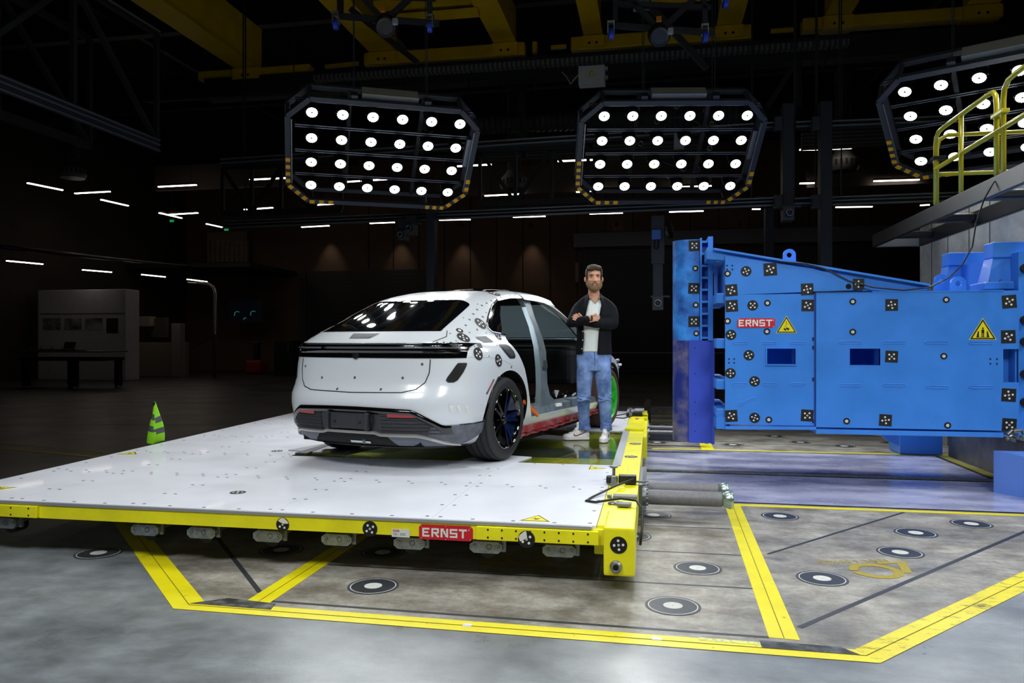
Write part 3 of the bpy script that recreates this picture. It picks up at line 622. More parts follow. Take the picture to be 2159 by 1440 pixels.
mb.tube(p, .008, 8); mb.build('black_sensor_cable', black, label='black cable looping from the sensor over the near corner post', cat='cable', smooth=True)
mb = MB(); mb.tube([(-.2, 10.72, .42), (-.33, 10.9, .40), (-.5, 10.85, .37), (-.52, 10.6, .366), (-.38, 10.5, .37), (-.25, 10.55, .4)], .008, 8); mb.build('black_sensor_cable', black, label='black cable looped by the silver tape at the far end', cat='cable', smooth=True)
mb = MB(); mb.bbox((-.36, 10.85, PT+.017), (-.14, 11.25, PT+.075), .02); mb.bbox((-.25, 10.8, PT+.06), (-.11, 11.1, PT+.10), .015); mb.build('silver_tape_bundle', mat('silver_tape', (205, 206, 210), .3, .6, bump=.6, bscale=60), label='crumpled silver tape bundle at the far beam end', cat='tape')
mb = MB(); mb.prism([(-.10, .0), (.10, .0), (.10, .34), (.03, .34)], .03, frame((-.12, 11.68, .2), (0, -1, 0), (1, 0, 0))); mb.build('black_end_fin', matt, label='black upright fin plate at the far end of the beam', cat='plate')
# wheel pads and wedge under the car's wheels
CARH = math.radians(15.4); CO = V((-2.177, 6.83, PT+.010))
CRt = V((math.cos(CARH), -math.sin(CARH), 0)); CFw = V((math.sin(CARH), math.cos(CARH), 0))
def car_w(x, y, z=0): return V((CO.x, CO.y, PT))+CRt*x+CFw*y+V((0, 0, z))
def pad(x0, x1, y0, y1, label, z=.001, t=.008, m=None):
    mb = MB(); mb.prism([tuple(car_w(a, b))[:2] for a, b in ((x0, y0), (x1, y0), (x1, y1), (x0, y1))], t, Matrix.Translation((0, 0, PT+z))); return mb.build('wheel_pad', m or deck_m, label=label, cat='pad', group='wheel pads on the deck')
pad(.58, 1.06, -.40, .29, 'white pad on the deck under the rear right tyre')
pad(-1.25, -.55, -.33, .29, 'grey pad on the deck under the rear left tyre', m=mat('grey_pad', (150, 152, 158), .5))
pad(.5, 1.15, 2.55, 3.25, 'white pad under the front right tyre')
pad(-1.25, -.5, 2.55, 3.25, 'white pad under the front left tyre')
wp = at_z(693, 954, PT+.01); mb = MB(); mb.bbox((wp.x-.03, wp.y-.08, PT+.012), (wp.x+.05, wp.y+.0, PT+.045), .003); mb.build('wooden_wedge', mat('light_wood', (200, 178, 140), .6, var=.1, scale=20), label='small wooden wedge at the rear left tyre', cat='wedge')
fp = at_z(622, 957, PT+.003); fq = at_z(680, 938, PT+.003)
mb = MB(); mb.prism([(fp.x, fp.y), (fp.x+.12, fp.y-.0), (fq.x+.10, fq.y+.05), (fq.x+.04, fq.y+.1)], .012, Matrix.Translation((0, 0, PT+.002))); mb.build('rubber_strip', mat('grey_rubber', (52, 53, 58), .5), label='dark rubber strip on the deck left of the rear left tyre', cat='strip')
# hi-vis bag over a short post at the platform's left edge
cone_y = stripe_mat('hivis_cloth', (150, 225, 20), (74, 80, 84), .105, 2, .7, .62)
bx, by = -5.17, 7.20
t = thing('hivis_marker', (bx, by, 0), 'bright green reflective bag with two grey bands over a post', 'marker')
mb = MB(); MB().cyl((bx, by, 0.003), (bx, by, .78), .012, 10).build('post', black, t)
rows = []
for k in range(15):
    u = k/14; z = .36+.42*u; r = .062*(1-u**1.6)+.006; r = r*(1+.25*math.sin(3*u+1))
    rows.append([(bx+.02*math.sin(3*u)+r*(1+.22*math.sin(3*a+u*3))*math.cos(a), by+r*math.sin(a), z+.012*math.sin(2*a+1)) for a in [2*PI*i/24 for i in range(24)]])
mb = MB(); mb.grid(rows, 0, True)
bag_m = mat('hivis_green', (150, 228, 24), .7); b2 = mat('reflective_grey', (84, 90, 94), .4)
# two slanting bands
for i in range(len(mb.f)):
    ring, k = divmod(i, 24); a = 2*PI*k/24; w = ring/14+.05*math.cos(a)
    if .24 < w < .36 or .52 < w < .65: mb.m[i] = 1
mb.build('bag', [bag_m, b2], t, smooth=True)
# ---------------------------------------------------------------- blue pole barrier
blue = mat('blue_paint', (62, 136, 232), .34, var=.03, scale=3, coat=.25, rvar=.05)
dblue = mat('dark_blue_plate', (58, 84, 200), .38, var=.05, scale=3, coat=.15)
pole_m = mat('scuffed_pole_paint', (34, 74, 200), .4, var=.3, scale=4.5, col2=(48, 120, 226), mix=.48, coat=.1)
hole = mat('hole_black', (3, 3, 4), .9)
YP = 7.75; YM = 8.45; YB2 = 9.15
def PX(px, py, Y=YP): return at_Y(px, py, Y)
bar = thing('pole_barrier', (.65, YM, 0), 'large blue steel pole barrier with black target stickers and red sign', 'barrier')
# half-round pole: axis on YM
pc = PX(1451, 700, YM).x; pr = .165; zb, zt = .35, 2.505; pxe = PX(1504, 700, YM-.165).x
def half_pole(z0, z1, m, name, x_end):
    mb = MB(); n = 26; pts = [(x_end, -pr)]+[(pc-pr*math.sin(PI*k/n), -pr*math.cos(PI*k/n)) for k in range(n+1)]+[(x_end, pr)]
    mb.prism([(a, YM+b) for a, b in pts], z1-z0, Matrix.Translation((0, 0, z0)), 0)
    return mb.build(name, m, bar, smooth='auto')
zs = PX(1460, 718, YM-pr).z
half_pole(zs+.001, zt, pole_m, 'pole_upper', PX(1475, 600, YM-pr).x); half_pole(zb, zs, mat('scuffed_dark_pole', (40, 62, 180), .42, var=.25, scale=5, col2=(112, 104, 112), mix=.6), 'pole_lower', PX(1452, 800, YM-pr).x)
mb = MB(); mb.box((PX(1452, 800, YM-pr).x, YM-pr-.03, zb-.005), (PX(1500, 800, YM-pr).x, YM+pr+.03, zs)); mb.box((PX(1500, 800, YM-pr).x, YM-.24, zb-.01), (PX(1506, 800, YM-.2).x, YM+.24, zs), 0); 
for z in (zs-.08, zs-.35, zs-.65, zb+.3, zb+.12): mb.cyl((PX(1465, 800, YM-pr).x, YM-pr-.03, z), (PX(1465, 800, YM-pr).x, YM-pr-.033, z), .006, 8, mi=1)
mb.build('lower_cheek_plate', [dblue, black], bar, label='darker blue cover plate over the lower pole')
# dark stained foot of the pole
# ladder mast behind the pole
xa, xb = PX(1476, 600, YM-.2).x, PX(1503, 600, YM-.2).x
mb = MB(); mb.box((xa, YM-.20, zs), (xa+.02, YM+.20, zt+.01)); mb.box((xb-.05, YM-.22, zs), (xb, YM+.22, zt+.02))
mb.box((xa+.02, YM-.12, zs), (xb-.05, YM-.10, zt-.02), 1)
nz = 8
for k in range(nz+1):
    z = zs+.04+(zt-zs-.06)*k/nz; mb.box((xa+.02, YM-.20, z-.022), (xb-.05, YM+.20, z))
mb.build('ladder_mast', [blue, mat('mast_recess_blue', (20, 74, 170), .5)], bar)
# stub beams joining mast to the body
x0 = xb; x1 = PX(1529, 700).x
for py in (540, 628, 724, 811, 873):
    z = at_Y(1515, py, YP).z
    MB().bbox((x0, YP+.05, z-.05), (x1+.06, YB2-.05, z+.05), .008).build('stub_beam', blue, bar)
# side cheek of the body, cut with windows: near skin as a boolean plate
xR = PX(2147, 750).x; xm = PX(1719, 750).x
def zof(py, px=1700): return at_Y(px, py, YP).z
z_top = zof(617, 1719); z_bot = at_Y(1719, 898, YP).z; z_low = at_Y(1719, 906, YP).z
wedge_pts = [(x1-.17, at_Y(1505, 520, YP).z), (PX(1960, 604).x, at_Y(1960, 603, YP).z+.02), (PX(1962, 612).x, z_top-.02), (x1, z_top-.02), (x1, at_Y(1529, 548, YP).z), (x1-.17, at_Y(1505, 545, YP).z)]
def plate(poly, y0, y1, holes=(), name='skin_plate', m=None, bev=.0):
    """vertical plate in the xz plane with rectangular holes, built from bmesh boolean-free strips"""
    import itertools
    xs = sorted({p[0] for p in poly}|{h[0] for h in holes}|{h[1] for h in holes}); zs_ = sorted({p[1] for p in poly}|{h[2] for h in holes}|{h[3] for h in holes})
    mb = MB()
    for a, b in zip(xs, xs[1:]):
        for c, d in zip(zs_, zs_[1:]):
            cx, cz = (a+b)/2, (c+d)/2
            if any(h[0] < cx < h[1] and h[2] < cz < h[3] for h in holes): continue
            mb.box((a, y0, c), (b, y1, d))
    return mb.build(name, m or blue, bar)
h1 = (PX(1617, 735).x, PX(1677, 735).x, at_Y(1640, 768, YP).z, at_Y(1640, 735, YP).z)
h2 = (PX(1791, 735).x, PX(1855, 735).x, at_Y(1820, 770, YP).z, at_Y(1820, 735, YP).z)
plate([(x1, z_bot), (xm-.005, z_top-.01)], YP, YP+.03, [h1], 'skin_plate')
h3 = (PX(2114, 735).x, xR, at_Y(2130, 806, YP).z, at_Y(2130, 736, YP).z)
plate([(xm+.005, z_bot-.01), (xR, z_top)], YP-.012, YP+.03, [h2, h3], 'skin_plate')
plate([(x1+.5, z_bot), (xR, z_top)], YB2-.03, YB2, [], 'far_skin_plate')
MB().box((h3[0]-.05, YP+.16, h3[2]-.05), (xR, YP+.19, h3[3]+.05)).build('recess_back', blue, bar)
for h in (h1, h2):       # tunnel liners
    mb = MB(); t = .012
    mb.box((h[0]-t, YP-.014, h[2]-t), (h[0], YP+.2, h[3]+t)); mb.box((h[1], YP-.014, h[2]-t), (h[1]+t, YP+.2, h[3]+t)); mb.box((h[0], YP-.014, h[2]-t), (h[1], YP+.2, h[2])); mb.box((h[0], YP-.014, h[3]), (h[1], YP+.2, h[3]+t)); mb.build('cross_tunnel', blue, bar)
def xz_prism(poly, y0, y1, name, m, mi=0):
    mb = MB(); n = len(poly); vs = [(p[0], y0, p[1]) for p in poly]+[(p[0], y1, p[1]) for p in poly]
    mb.add(vs, [tuple(range(n)), tuple(range(2*n-1, n-1, -1))]+[(i, n+i, n+(i+1) % n, (i+1) % n) for i in range(n)], mi); return mb.build(name, m, bar, recalc=True)
xz_prism(wedge_pts, YP+.03, YB2-.03, 'wedge_beam', blue)
xz_prism([(PX(1529, 540).x, at_Y(1529, 539, YP).z), (PX(1712, 583).x, at_Y(1712, 566, YP).z), (PX(1808, 612).x, at_Y(1790, 592, YP).z), (PX(1800, 612).x, at_Y(1805, 612, YP).z), (PX(1529, 622).x, at_Y(1529, 622, YP).z)], YP, YP+.03, 'upper_side_plate', blue)
# sloping top flange
def flange(pa, pb, dz=.03, y0=YP-.015, y1=YB2+.015, name='top_flange'):
    a = at_Y(*pa, YP); b = at_Y(*pb, YP); return xz_prism([(a.x, a.z), (b.x, b.z), (b.x, b.z+dz), (a.x, a.z+dz)], y0, y1, name, blue)
flange((1505, 527), (1960, 603), .02); flange((1719, 619), (2116, 614), .012, name='body_top_flange')
flange((1529, 905), (1720, 906), .03, name='bottom_flange'); flange((1720, 914), (2114, 922), .045, name='bottom_flange')
a = at_Y(1505, 900, YP); xz_prism([(x0, at_Y(1505, 905, YP).z), (x1+.02, at_Y(1529, 905, YP).z), (x1+.02, at_Y(1529, 880, YP).z), (x0, at_Y(1505, 880, YP).z)], YP+.03, YB2-.03, 'bottom_beam', blue)
# step bracket at the joint of both bodies, weld slots, bolt holes
sl = MB()
def slot(px, py, w=.135, ang=0.0, y=YP):
    p = at_Y(px, py, y); R = Matrix.Rotation(ang, 4, 'Z'); M = frame((p.x, y, p.z), (0, -1, 0), (1, 0, 0)) @ R
    mb = MB(); n = 8; r = .011; ring = [(w/2-r+r*math.cos(t), r*math.sin(t)) for t in [-PI/2+PI*k/n for k in range(n+1)]]+[(-w/2+r+r*math.cos(t), r*math.sin(t)) for t in [PI/2+PI*k/n for k in range(n+1)]]
    mb.tube([M @ V((a, b, .001)) for a, b in ring], .0035, 6, 0, True); mb.build('weld_slot', blue, bar, smooth=True)
for px, w in ((1561, .135), (1622, .135), (1683, .135)): slot(px, 723, w); slot(px, 810, w)
slot(1574, 847, .18, .42)
for px in (1793, 1886, 1975, 2068): slot(px, 722 if px < 2000 else 723, .2, 0, YP-.012); slot(px, 812 if px < 1900 else 816, .2, 0, YP-.012)
for px, py in ((1533, 560), (1544, 560), (1533, 568), (1544, 568), (1537, 757), (1548, 757), (1537, 765), (1548, 765), (2088, 757), (2102, 757), (2088, 767), (2102, 767)):
    yy = YP-.012 if px > 1720 else YP; p = at_Y(px, py, yy); mb = MB(); mb.cyl((p.x, yy+.001, p.z), (p.x, yy-.0015, p.z), .008, 10); mb.build('bolt_hole', hole, bar)
p = at_Y(1789, 604, YP); MB().cyl((p.x, YP+.03, p.z), (p.x, YP-.002, p.z), .026, 18).build('round_hole', hole, bar)
a, b = at_Y(1714, 616, YP), at_Y(1838, 614, YP); MB().box((a.x, YP-.016, a.z-.006), (b.x, YP, a.z+.006)).build('joint_gap', hole, bar)
for py in (638, 715, 733, 800, 888): p = at_Y(1717, py, YP); MB().box((p.x-.02, YP-.003, p.z-.018), (p.x+.01, YP+.002, p.z+.018)).build('bracket_notch', mat('notch_dark', (8, 24, 60), .6), bar)
mb = MB(); mb.box((xm-.012, YP-.004, z_bot), (xm+.002, YP+.004, z_top)); mb.build('body_joint', mat('joint_blue', (20, 60, 150), .5), bar)
# lifting eyes
def eye(px, py, y, r, name='lifting_eye', m=blue, parent=None):
    c = at_Y(px, py, y); mb = MB(); n = 20; ri = r*.42; th = .03
    out = [(r*math.cos(t), r*math.sin(t)) for t in [PI*k/n for k in range(n+1)]]
    # plate with a hole: two half rings plus the neck
    def P(a, b, k): return (c.x+a, y+(k-.5)*th, c.z+b)
    N = 32; O = []; I = []
    for k in range(N):
        t = 2*PI*k/N; cx, sx = math.cos(t), math.sin(t)
        if sx >= 0: o = (r*cx, r*sx)
        else:
            sc = min(r/abs(cx) if abs(cx) > 1e-6 else 9e9, r*1.5/abs(sx)); o = (sc*cx, sc*sx)
        O.append(o); I.append((ri*cx, ri*sx))
    for k in (0, 1): mb.v += [P(a, b, k) for a, b in O]+[P(a, b, k) for a, b in I]
    for k in range(N):
        j = (k+1) % N
        for f in ((k, j, N+j, N+k), (2*N+k, 3*N+k, 3*N+j, 2*N+j), (k, 2*N+k, 2*N+j, j), (N+k, N+j, 3*N+j, 3*N+k)): mb.f.append(f); mb.m.append(0)
    return mb.build(name, m, parent or bar, recalc=True)
eye(1664, 538, YM, .065); eye(2020, 598, YP+.3, .07); eye(1984, 592, YM+.55, .07)
# stickers
def sticker(px, py, kind, rpx, rot=0.0, y=None):
    yy = y if y is not None else (YP-.012 if px > 1719 and py > 617 else YP)
    p = at_Y(px, py, yy); D = (p-CC).dot(CF); r = rpx*D/FPX
    mb = MB(); M = frame((p.x, yy, p.z), (0, -1, 0), (1, 0, 0)) @ Matrix.Rotation(random.uniform(-.07, .07), 4, 'Z'); target_mb(mb, M, r, kind, rot)
    mb.build({'round': 'round_target_sticker', 'square': 'square_target_sticker', 'ring': 'ring_target_sticker'}[kind], [black_st, white_st], bar)
for px, py in ((1542, 612), (1702, 610), (1543, 645), (1703, 644), (1542, 877), (1702, 876), (1880, 643), (1880, 752), (1867, 886), (2128, 636), (2126, 710), (2127, 833), (2128, 896)): sticker(px, py, 'square', 12.5 if px < 2000 else 14, random.choice([.5, .9, 1.2, .2]))
sticker(1624, 568, 'square', 13.5, .4); sticker(1810, 599, 'square', 11.5, 0)
for px, py in ((1573, 572), (1587, 644), (1541, 706), (1579, 749), (1540, 787), (1591, 804), (1591, 881)): sticker(px, py, 'round', 11, random.choice([0, .4, .8, 1.2]))
for px, py in ((1534, 577), (1618, 639), (1534, 677), (1617, 699), (1621, 885), (1798, 636), (1798, 700), (1785, 888), (1995, 632), (1990, 751), (1998, 897)): sticker(px, py, 'ring', 7)
yl = YM-pr-.001
for px, py in ((1464, 518), (1463, 608), (1463, 678)): sticker(px, py, 'square', 11.5, .75, yl)
for px, py in ((1466, 566), (1467, 643), (1468, 703)): sticker(px, py, 'ring', 6.3, 0, yl)
def sign(px, py, w, h, y): 
    p = at_Y(px, py, y); M = frame((p.x, y, p.z), (0, -1, 0), (1, 0, 0)); mb = MB(); c = .02
    mb.prism([(-w, -h), (-w, h-c), (-w+c, h), (w-c*.3, h), (w, h-c*.3), (w, -h+c), (w-c, -h)], .004, M, 0); word_mb(mb, 'ERNST', M @ Matrix.Translation((-.008, 0, .001)), w*1.76, h*1.38, 1, .006)
    mb.lathe([(.003, .005), (.005, .005)], 10, M @ Matrix.Translation((w*.9, h*.5, 0)), 1)
    for a in (-.9, -.3, .3, .9):
        for b in (-.8, .8): mb.prism(disc_pts(.003, 6, (a*w, b*h)), .005, M, 1)
    mb.build('name_sign', [red_sign, white_st], bar, label='red sign with white block capitals')
sign(1594, 681, .178, .046, YP)
p = at_Y(1658, 690, YP); mb = MB(); warn_tri(mb, frame((p.x, YP, p.z), (0, -1, 0), (1, 0, 0)), .195, 'load'); mb.build('warning_triangle', [black_st, tri_y], bar)
p = at_Y(2072, 701, YP-.012); mb = MB(); warn_tri(mb, frame((p.x, YP-.012, p.z), (0, -1, 0), (1, 0, 0)), .235, 'crush'); mb.build('warning_triangle', [black_st, tri_y], bar)
# right end column, feet and carriage under the body
xE = xR+.01
MB().box((xR-.015, YP+.03, z_bot), (xR, YB2, z_top)).build('end_web', blue, bar)
mb = MB(); mb.box((xE, YP+.02, z_low-.05), (xE+.55, YB2+.3, 2.25)); mb.build('end_column', blue, bar)
for k, z in enumerate((.86, 1.12, 1.42, 1.62, 2.1)):
    mb = MB(); mb.cyl((xE+.05, YP+.03, z), (xE+.05, YP-.01, z), .04, 14); mb.build('black_knob', black, bar)
xz_prism([(PX(1835, 915, YP+.35).x, .58), (PX(1896, 915, YP+.35).x, .58), (PX(1896, 915, YP+.35).x, at_Y(1896, 940, YP+.35).z), (PX(1872, 915, YP+.35).x, at_Y(1872, 930, YP+.35).z)], YP+.35, YP+.38, 'foot_gusset', blue)
mb = MB(); mb.box((at_Y(1895, 930, 10.3).x, 10.25, .012), (at_Y(1984, 930, 10.3).x, 10.7, .62)); mb.build('carriage', blue, bar)
# near-right blue cover and steel wall strip at the track end
tw = at_z(2095, 1012, 0); 
cv = MB(); A = V((2.93, 7.33)); B = V((3.30, 6.55)); 
A = at_z(2095, 1040, 0); B = V((A.x+.62, A.y-.9, 0)); hgt = A.z+.40
cv.add([(A.x, A.y, .004), (B.x, B.y, .004), (B.x+.7, B.y, .004), (B.x+.7, A.y, .004), (A.x, A.y, .40), (B.x, B.y, .33), (B.x+.7, B.y, .33), (B.x+.7, A.y, .40)], [(0, 1, 5, 4), (1, 2, 6, 5), (2, 3, 7, 6), (3, 0, 4, 7), (4, 5, 6, 7), (0, 3, 2, 1)])
cvo = cv.build('blue_floor_cover', mat('light_blue_cover', (104, 150, 240), .4, coat=.1), label='pale blue sheet cover standing on the floor at the right edge', cat='cover')
sw = MB(); sw.box((3.60, 6.9, .0), (3.66, 10.2, .42)); sw.build('steel_side_wall', mat('worn_side_steel', (110, 110, 112), .4, .5, var=.2, scale=3), label='worn steel guard wall at the end of the floor track', cat='guard')
for y, z in ((9.2, .25), (9.0, .22), (8.5, .26), (8.36, .25)):
    pass
# blue jacks in front of the concrete block
def jack(px, py_top, Y, s, label):
    c = at_Y(px, py_top, Y); t = thing('blue_bracket', (c.x, Y, 2.05), label, 'bracket', 'blue brackets on top of the barrier')
    z1 = c.z; z0 = z_top+.04
    MB().bbox((c.x-.11*s, Y-.12, z1-.15*s), (c.x+.50*s, Y+.08, z1), .01).build('head_beam', blue, t)
    mb = MB(); vs = []
    for w, z, d in ((.15*s, z0+.05, .12), (.10*s, z1-.15*s, .10)): vs += [(c.x-w, Y-d, z), (c.x+w, Y-d, z), (c.x+w, Y+d, z), (c.x-w, Y+d, z)]
    mb.add(vs, [(0, 1, 5, 4), (1, 2, 6, 5), (2, 3, 7, 6), (3, 0, 4, 7), (4, 5, 6, 7), (3, 2, 1, 0)]); mb.build('pedestal', blue, t)
    mb = MB(); mb.bbox((c.x-.20*s, Y-.17, z0-.02), (c.x+.20*s, Y+.17, z0+.05), .01)
    for k in range(4): mb.cyl((c.x-.15*s+k*.1*s, Y-.14, z0+.05), (c.x-.15*s+k*.1*s, Y-.14, z0+.075), .008, 8, mi=1)
    mb.build('foot_flange', [blue, steel], t)
jack(2108, 513, YP+.28, 1.0, 'nearer blue bracket with a wide head on the barrier top')
jack(2012, 535, YM+.75, .95, 'farther blue bracket with a wide head behind the barrier')
# cable slung over the barrier
mb = MB(); pts = [at_Y(a, b, YP-.02) for a, b in ((1640, 552), (1700, 556), (1738, 566), (1790, 592), (1840, 606), (1905, 612), (1960, 606))]+[at_Y(a, b, YP+.25) for a, b in ((2000, 586), (2030, 556), (2050, 520), (2058, 470))]+[at_Y(a, b, YP+.1) for a, b in ((2075, 420), (2095, 385), (2110, 372))]
mb.tube(pts, .007, 8); mb.build('black_hose', black, label='thin black cable slung along the top of the blue barrier', cat='cable', smooth=True)
mb = MB(); c = at_Y(2142, 917, YP-.1)
for k in range(16): 
    a = V((c.x+random.uniform(-.1, .12), YP-.1+random.uniform(-.03, .03), c.z+random.uniform(-.05, .05))); b = a+V((random.uniform(-.06, .08), 0, random.uniform(-.04, .04))); mb.cyl(a, b, random.uniform(.006, .018), 8)
mb.build('hose_coupling', mat('coupling_steel', (120, 122, 116), .35, .7), bar)
# concrete block behind with the walkway
conc = mat('grey_concrete', (186, 186, 180), .85, var=.08, scale=2.2, col2=(206, 206, 200), bump=.1)
mb = MB(); mb.box((3.95, 9.4, 0), (8.5, 12.3, 3.25))
for yy in (9.9, 10.5, 11.2, 11.8): mb.box((3.946, yy, 0), (3.95, yy+.015, 3.25), 1)
mb.build('concrete_block', [conc, mat('formwork_seam', (80, 80, 78), .9)], label='tall grey concrete impact block behind the blue barrier', cat='block')
# ---------------------------------------------------------------- the car (local: x right, y forward, z up, origin under the rear axle)
car = thing('car', tuple(CO), 'white sloping-roof car with right side doors cut away, seen from its rear', 'car', rz=-CARH)
cwhite = mat('car_white_paint', (208, 213, 218), .22, coat=.6, spec=.5)
cblack = mat('car_gloss_black', (6, 6, 7), .12, coat=.6)
ctrim = mat('car_grey_plastic', (42, 44, 49), .55, bump=.05, bscale=200)
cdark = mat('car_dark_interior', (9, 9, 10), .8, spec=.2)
cmetal = mat('bare_grey_primer', (112, 122, 128), .38, .35, var=.12, scale=9)
cred = mat('dusty_red_sill', (178, 30, 34), .5, var=.25, scale=7, col2=(130, 84, 84), mix=.6)
cglass = mat('tinted_rear_glass', (7, 8, 10), .03, spec=.5)
csilver = mat('satin_silver_trim', (176, 174, 170), .3, .8)
def interp(tab, z):
    if z <= tab[0][0]: return tab[0][1]
    for (a, p), (b, q) in zip(tab, tab[1:]):
        if z <= b:
            t = (z-a)/(b-a); return p+(q-p)*t
    return tab[-1][1]
def smooth_tab(tab):
    """Catmull-Rom resample of a table"""
    out = []
    for i in range(len(tab)-1):
        p0 = tab[max(i-1, 0)]; p1 = tab[i]; p2 = tab[i+1]; p3 = tab[min(i+2, len(tab)-1)]
        m1 = (p2[1]-p0[1])/(p2[0]-p0[0]); m2 = (p3[1]-p1[1])/(p3[0]-p1[0]); h = p2[0]-p1[0]
        s = (p2[1]-p1[1])/h
        if s == 0 or m1*s < 0: m1 = 0
        if s == 0 or m2*s < 0: m2 = 0
        if s: m1 = math.copysign(min(abs(m1), 3*abs(s)), s); m2 = math.copysign(min(abs(m2), 3*abs(s)), s)
        for k in range(8):
            t = k/8; out.append((p1[0]+h*t, (2*t**3-3*t*t+1)*p1[1]+(t**3-2*t*t+t)*h*m1+(-2*t**3+3*t*t)*p2[1]+(t**3-t*t)*h*m2))
    out.append(tab[-1]); return out
YR = smooth_tab([(.17, -.80), (.20, -.91), (.28, -.955), (.40, -.985), (.52, -.998), (.60, -.985), (.66, -.95), (.72, -.925), (.82, -.91), (.92, -.90), (1.0, -.905), (1.04, -.90), (1.06, -.865), (1.13, -.735), (1.20, -.585), (1.30, -.355), (1.38, -.17), (1.43, -.05), (1.48, .13), (1.53, .40), (1.57, .66), (1.60, .95), (1.62, 1.28)])
YFr = smooth_tab([(.17, 3.4), (.3, 3.66), (.5, 3.74), (.7, 3.70), (.8, 3.6), (.88, 3.42), (.94, 3.2), (.98, 3.0), (1.02, 2.86), (1.1, 2.74), (1.2, 2.6), (1.33, 2.42), (1.45, 2.18), (1.53, 1.96), (1.57, 1.78), (1.60, 1.58), (1.62, 1.36)])
WD = smooth_tab([(.17, .78), (.20, .84), (.28, .90), (.40, .935), (.50, .952), (.60, .962), (.72, .968), (.84, .966), (.92, .955), (.98, .935), (1.02, .912), (1.05, .885), (1.10, .85), (1.15, .826), (1.20, .803), (1.30, .755), (1.38, .715), (1.45, .672), (1.50, .63), (1.54, .575), (1.57, .49), (1.60, .33), (1.62, .04)])
RCLO = [(0, 0), (.2, .006), (.4, .026), (.55, .058), (.68, .105), (.78, .165), (.86, .24), (.92, .335), (.96, .46), (.985, .65), (1.0, .95)]
RCLO = smooth_tab(RCLO)
def dyr(q): return interp(RCLO, min(1, abs(q)))
def rear_y(x, z):
    w = interp(WD, z); k = 1.0 if z < 1.06 else 1.0
    return interp(YR, z)+dyr(x/w)*k
def ring(z, off=0.0, n=46):
    w = interp(WD, z)-off; yr = interp(YR, z)+off; yf = interp(YFr, z)-off
    half = max(.05, (yf-yr)/2); sc = min(1.0, half/1.05)
    pts = []
    for k in range(n):           # right side rear half, rear centre to the side
        t = k/(n-1); q = math.sin(t*PI/2) ; pts.append((q*w, yr+dyr(q)*sc))
    m = 14; ya = yr+.95*sc; yb = yf-.95*sc
    for k in range(1, m): pts.append((w, ya+(yb-ya)*k/m))
    for k in range(n):
        t = 1-k/(n-1); q = math.sin(t*PI/2); pts.append((q*w, yf-dyr(q)*sc*1.0))
    return [V((x, y, z)) for x, y in pts]+[V((-x, y, z)) for x, y in reversed(pts[1:-1])]
ZS = [.17, .185, .20, .24, .28, .34, .40, .46, .52, .56, .60, .64, .68, .72, .78, .84, .88, .92, .96, 1.0, 1.02, 1.04, 1.05, 1.06, 1.08, 1.10, 1.13, 1.16, 1.20, 1.25, 1.30, 1.34, 1.38, 1.41, 1.43, 1.455, 1.48, 1.505, 1.53, 1.55, 1.57, 1.585, 1.60, 1.61, 1.616, 1.62]
def hull(off=0.0, zlo=0.0, zhi=9):
    rows = [ring(z, off) for z in ZS if zlo <= z <= zhi]
    if off:
        for r in rows:
            for p in r: p.z = p.z-off*(p.z-.5)/1.1
    mb = MB(); mb.grid(rows, 0, True); n = len(rows[0]); mb.f += [tuple(range(n-1, -1, -1)), tuple((len(rows)-1)*n+i for i in range(n))]; mb.m += [0, 0]
    return mb
def tmp_obj(mb, mats):
    me = bpy.data.meshes.new('tmp'); me.from_pydata(mb.v, [], mb.f); [me.materials.append(m) for m in mats]; me.polygons.foreach_set('material_index', mb.m)
    bm = bmesh.new(); bm.from_mesh(me); bmesh.ops.recalc_face_normals(bm, faces=bm.faces); bm.to_mesh(me); bm.free()
    o = bpy.data.objects.new('tmp', me); COL.objects.link(o); return o
HULL_MB = hull(); 
HB = BVHTree.FromPolygons([V(v) for v in HULL_MB.v], HULL_MB.f)
MCAR = Matrix.Translation(CO) @ Matrix.Rotation(-CARH, 4, 'Z'); MCI = MCAR.inverted()
def hit(px, py):
    """point and normal on the car skin seen in that direction from the photographer's place"""
    o = MCI @ CC; d = (MCI.to_3x3() @ ray(px, py)).normalized(); p, n, i, dist = HB.ray_cast(o, d)
    if p is None: return None, None
    if n.dot(d) > 0: n = -n
    return p, n
def ext_x(poly, x0, x1, mi=0):
    """cutter: polygon in (y,z) extruded along x"""
    mb = MB(); n = len(poly); vs = [(x0, a, b) for a, b in poly]+[(x1, a, b) for a, b in poly]
    mb.add(vs, [tuple(range(n)), tuple(range(2*n-1, n-1, -1))]+[(i, (i+1) % n, n+(i+1) % n, n+i) for i in range(n)], mi); return mb
def cyl_x(y, z, r, x0, x1, n=48, mi=0): return ext_x([(y+r*math.cos(2*PI*k/n), z+r*math.sin(2*PI*k/n)) for k in range(n)], x0, x1, mi)
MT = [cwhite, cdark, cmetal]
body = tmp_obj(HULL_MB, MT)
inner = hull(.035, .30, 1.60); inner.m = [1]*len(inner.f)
cuts = [tmp_obj(inner, MT)]
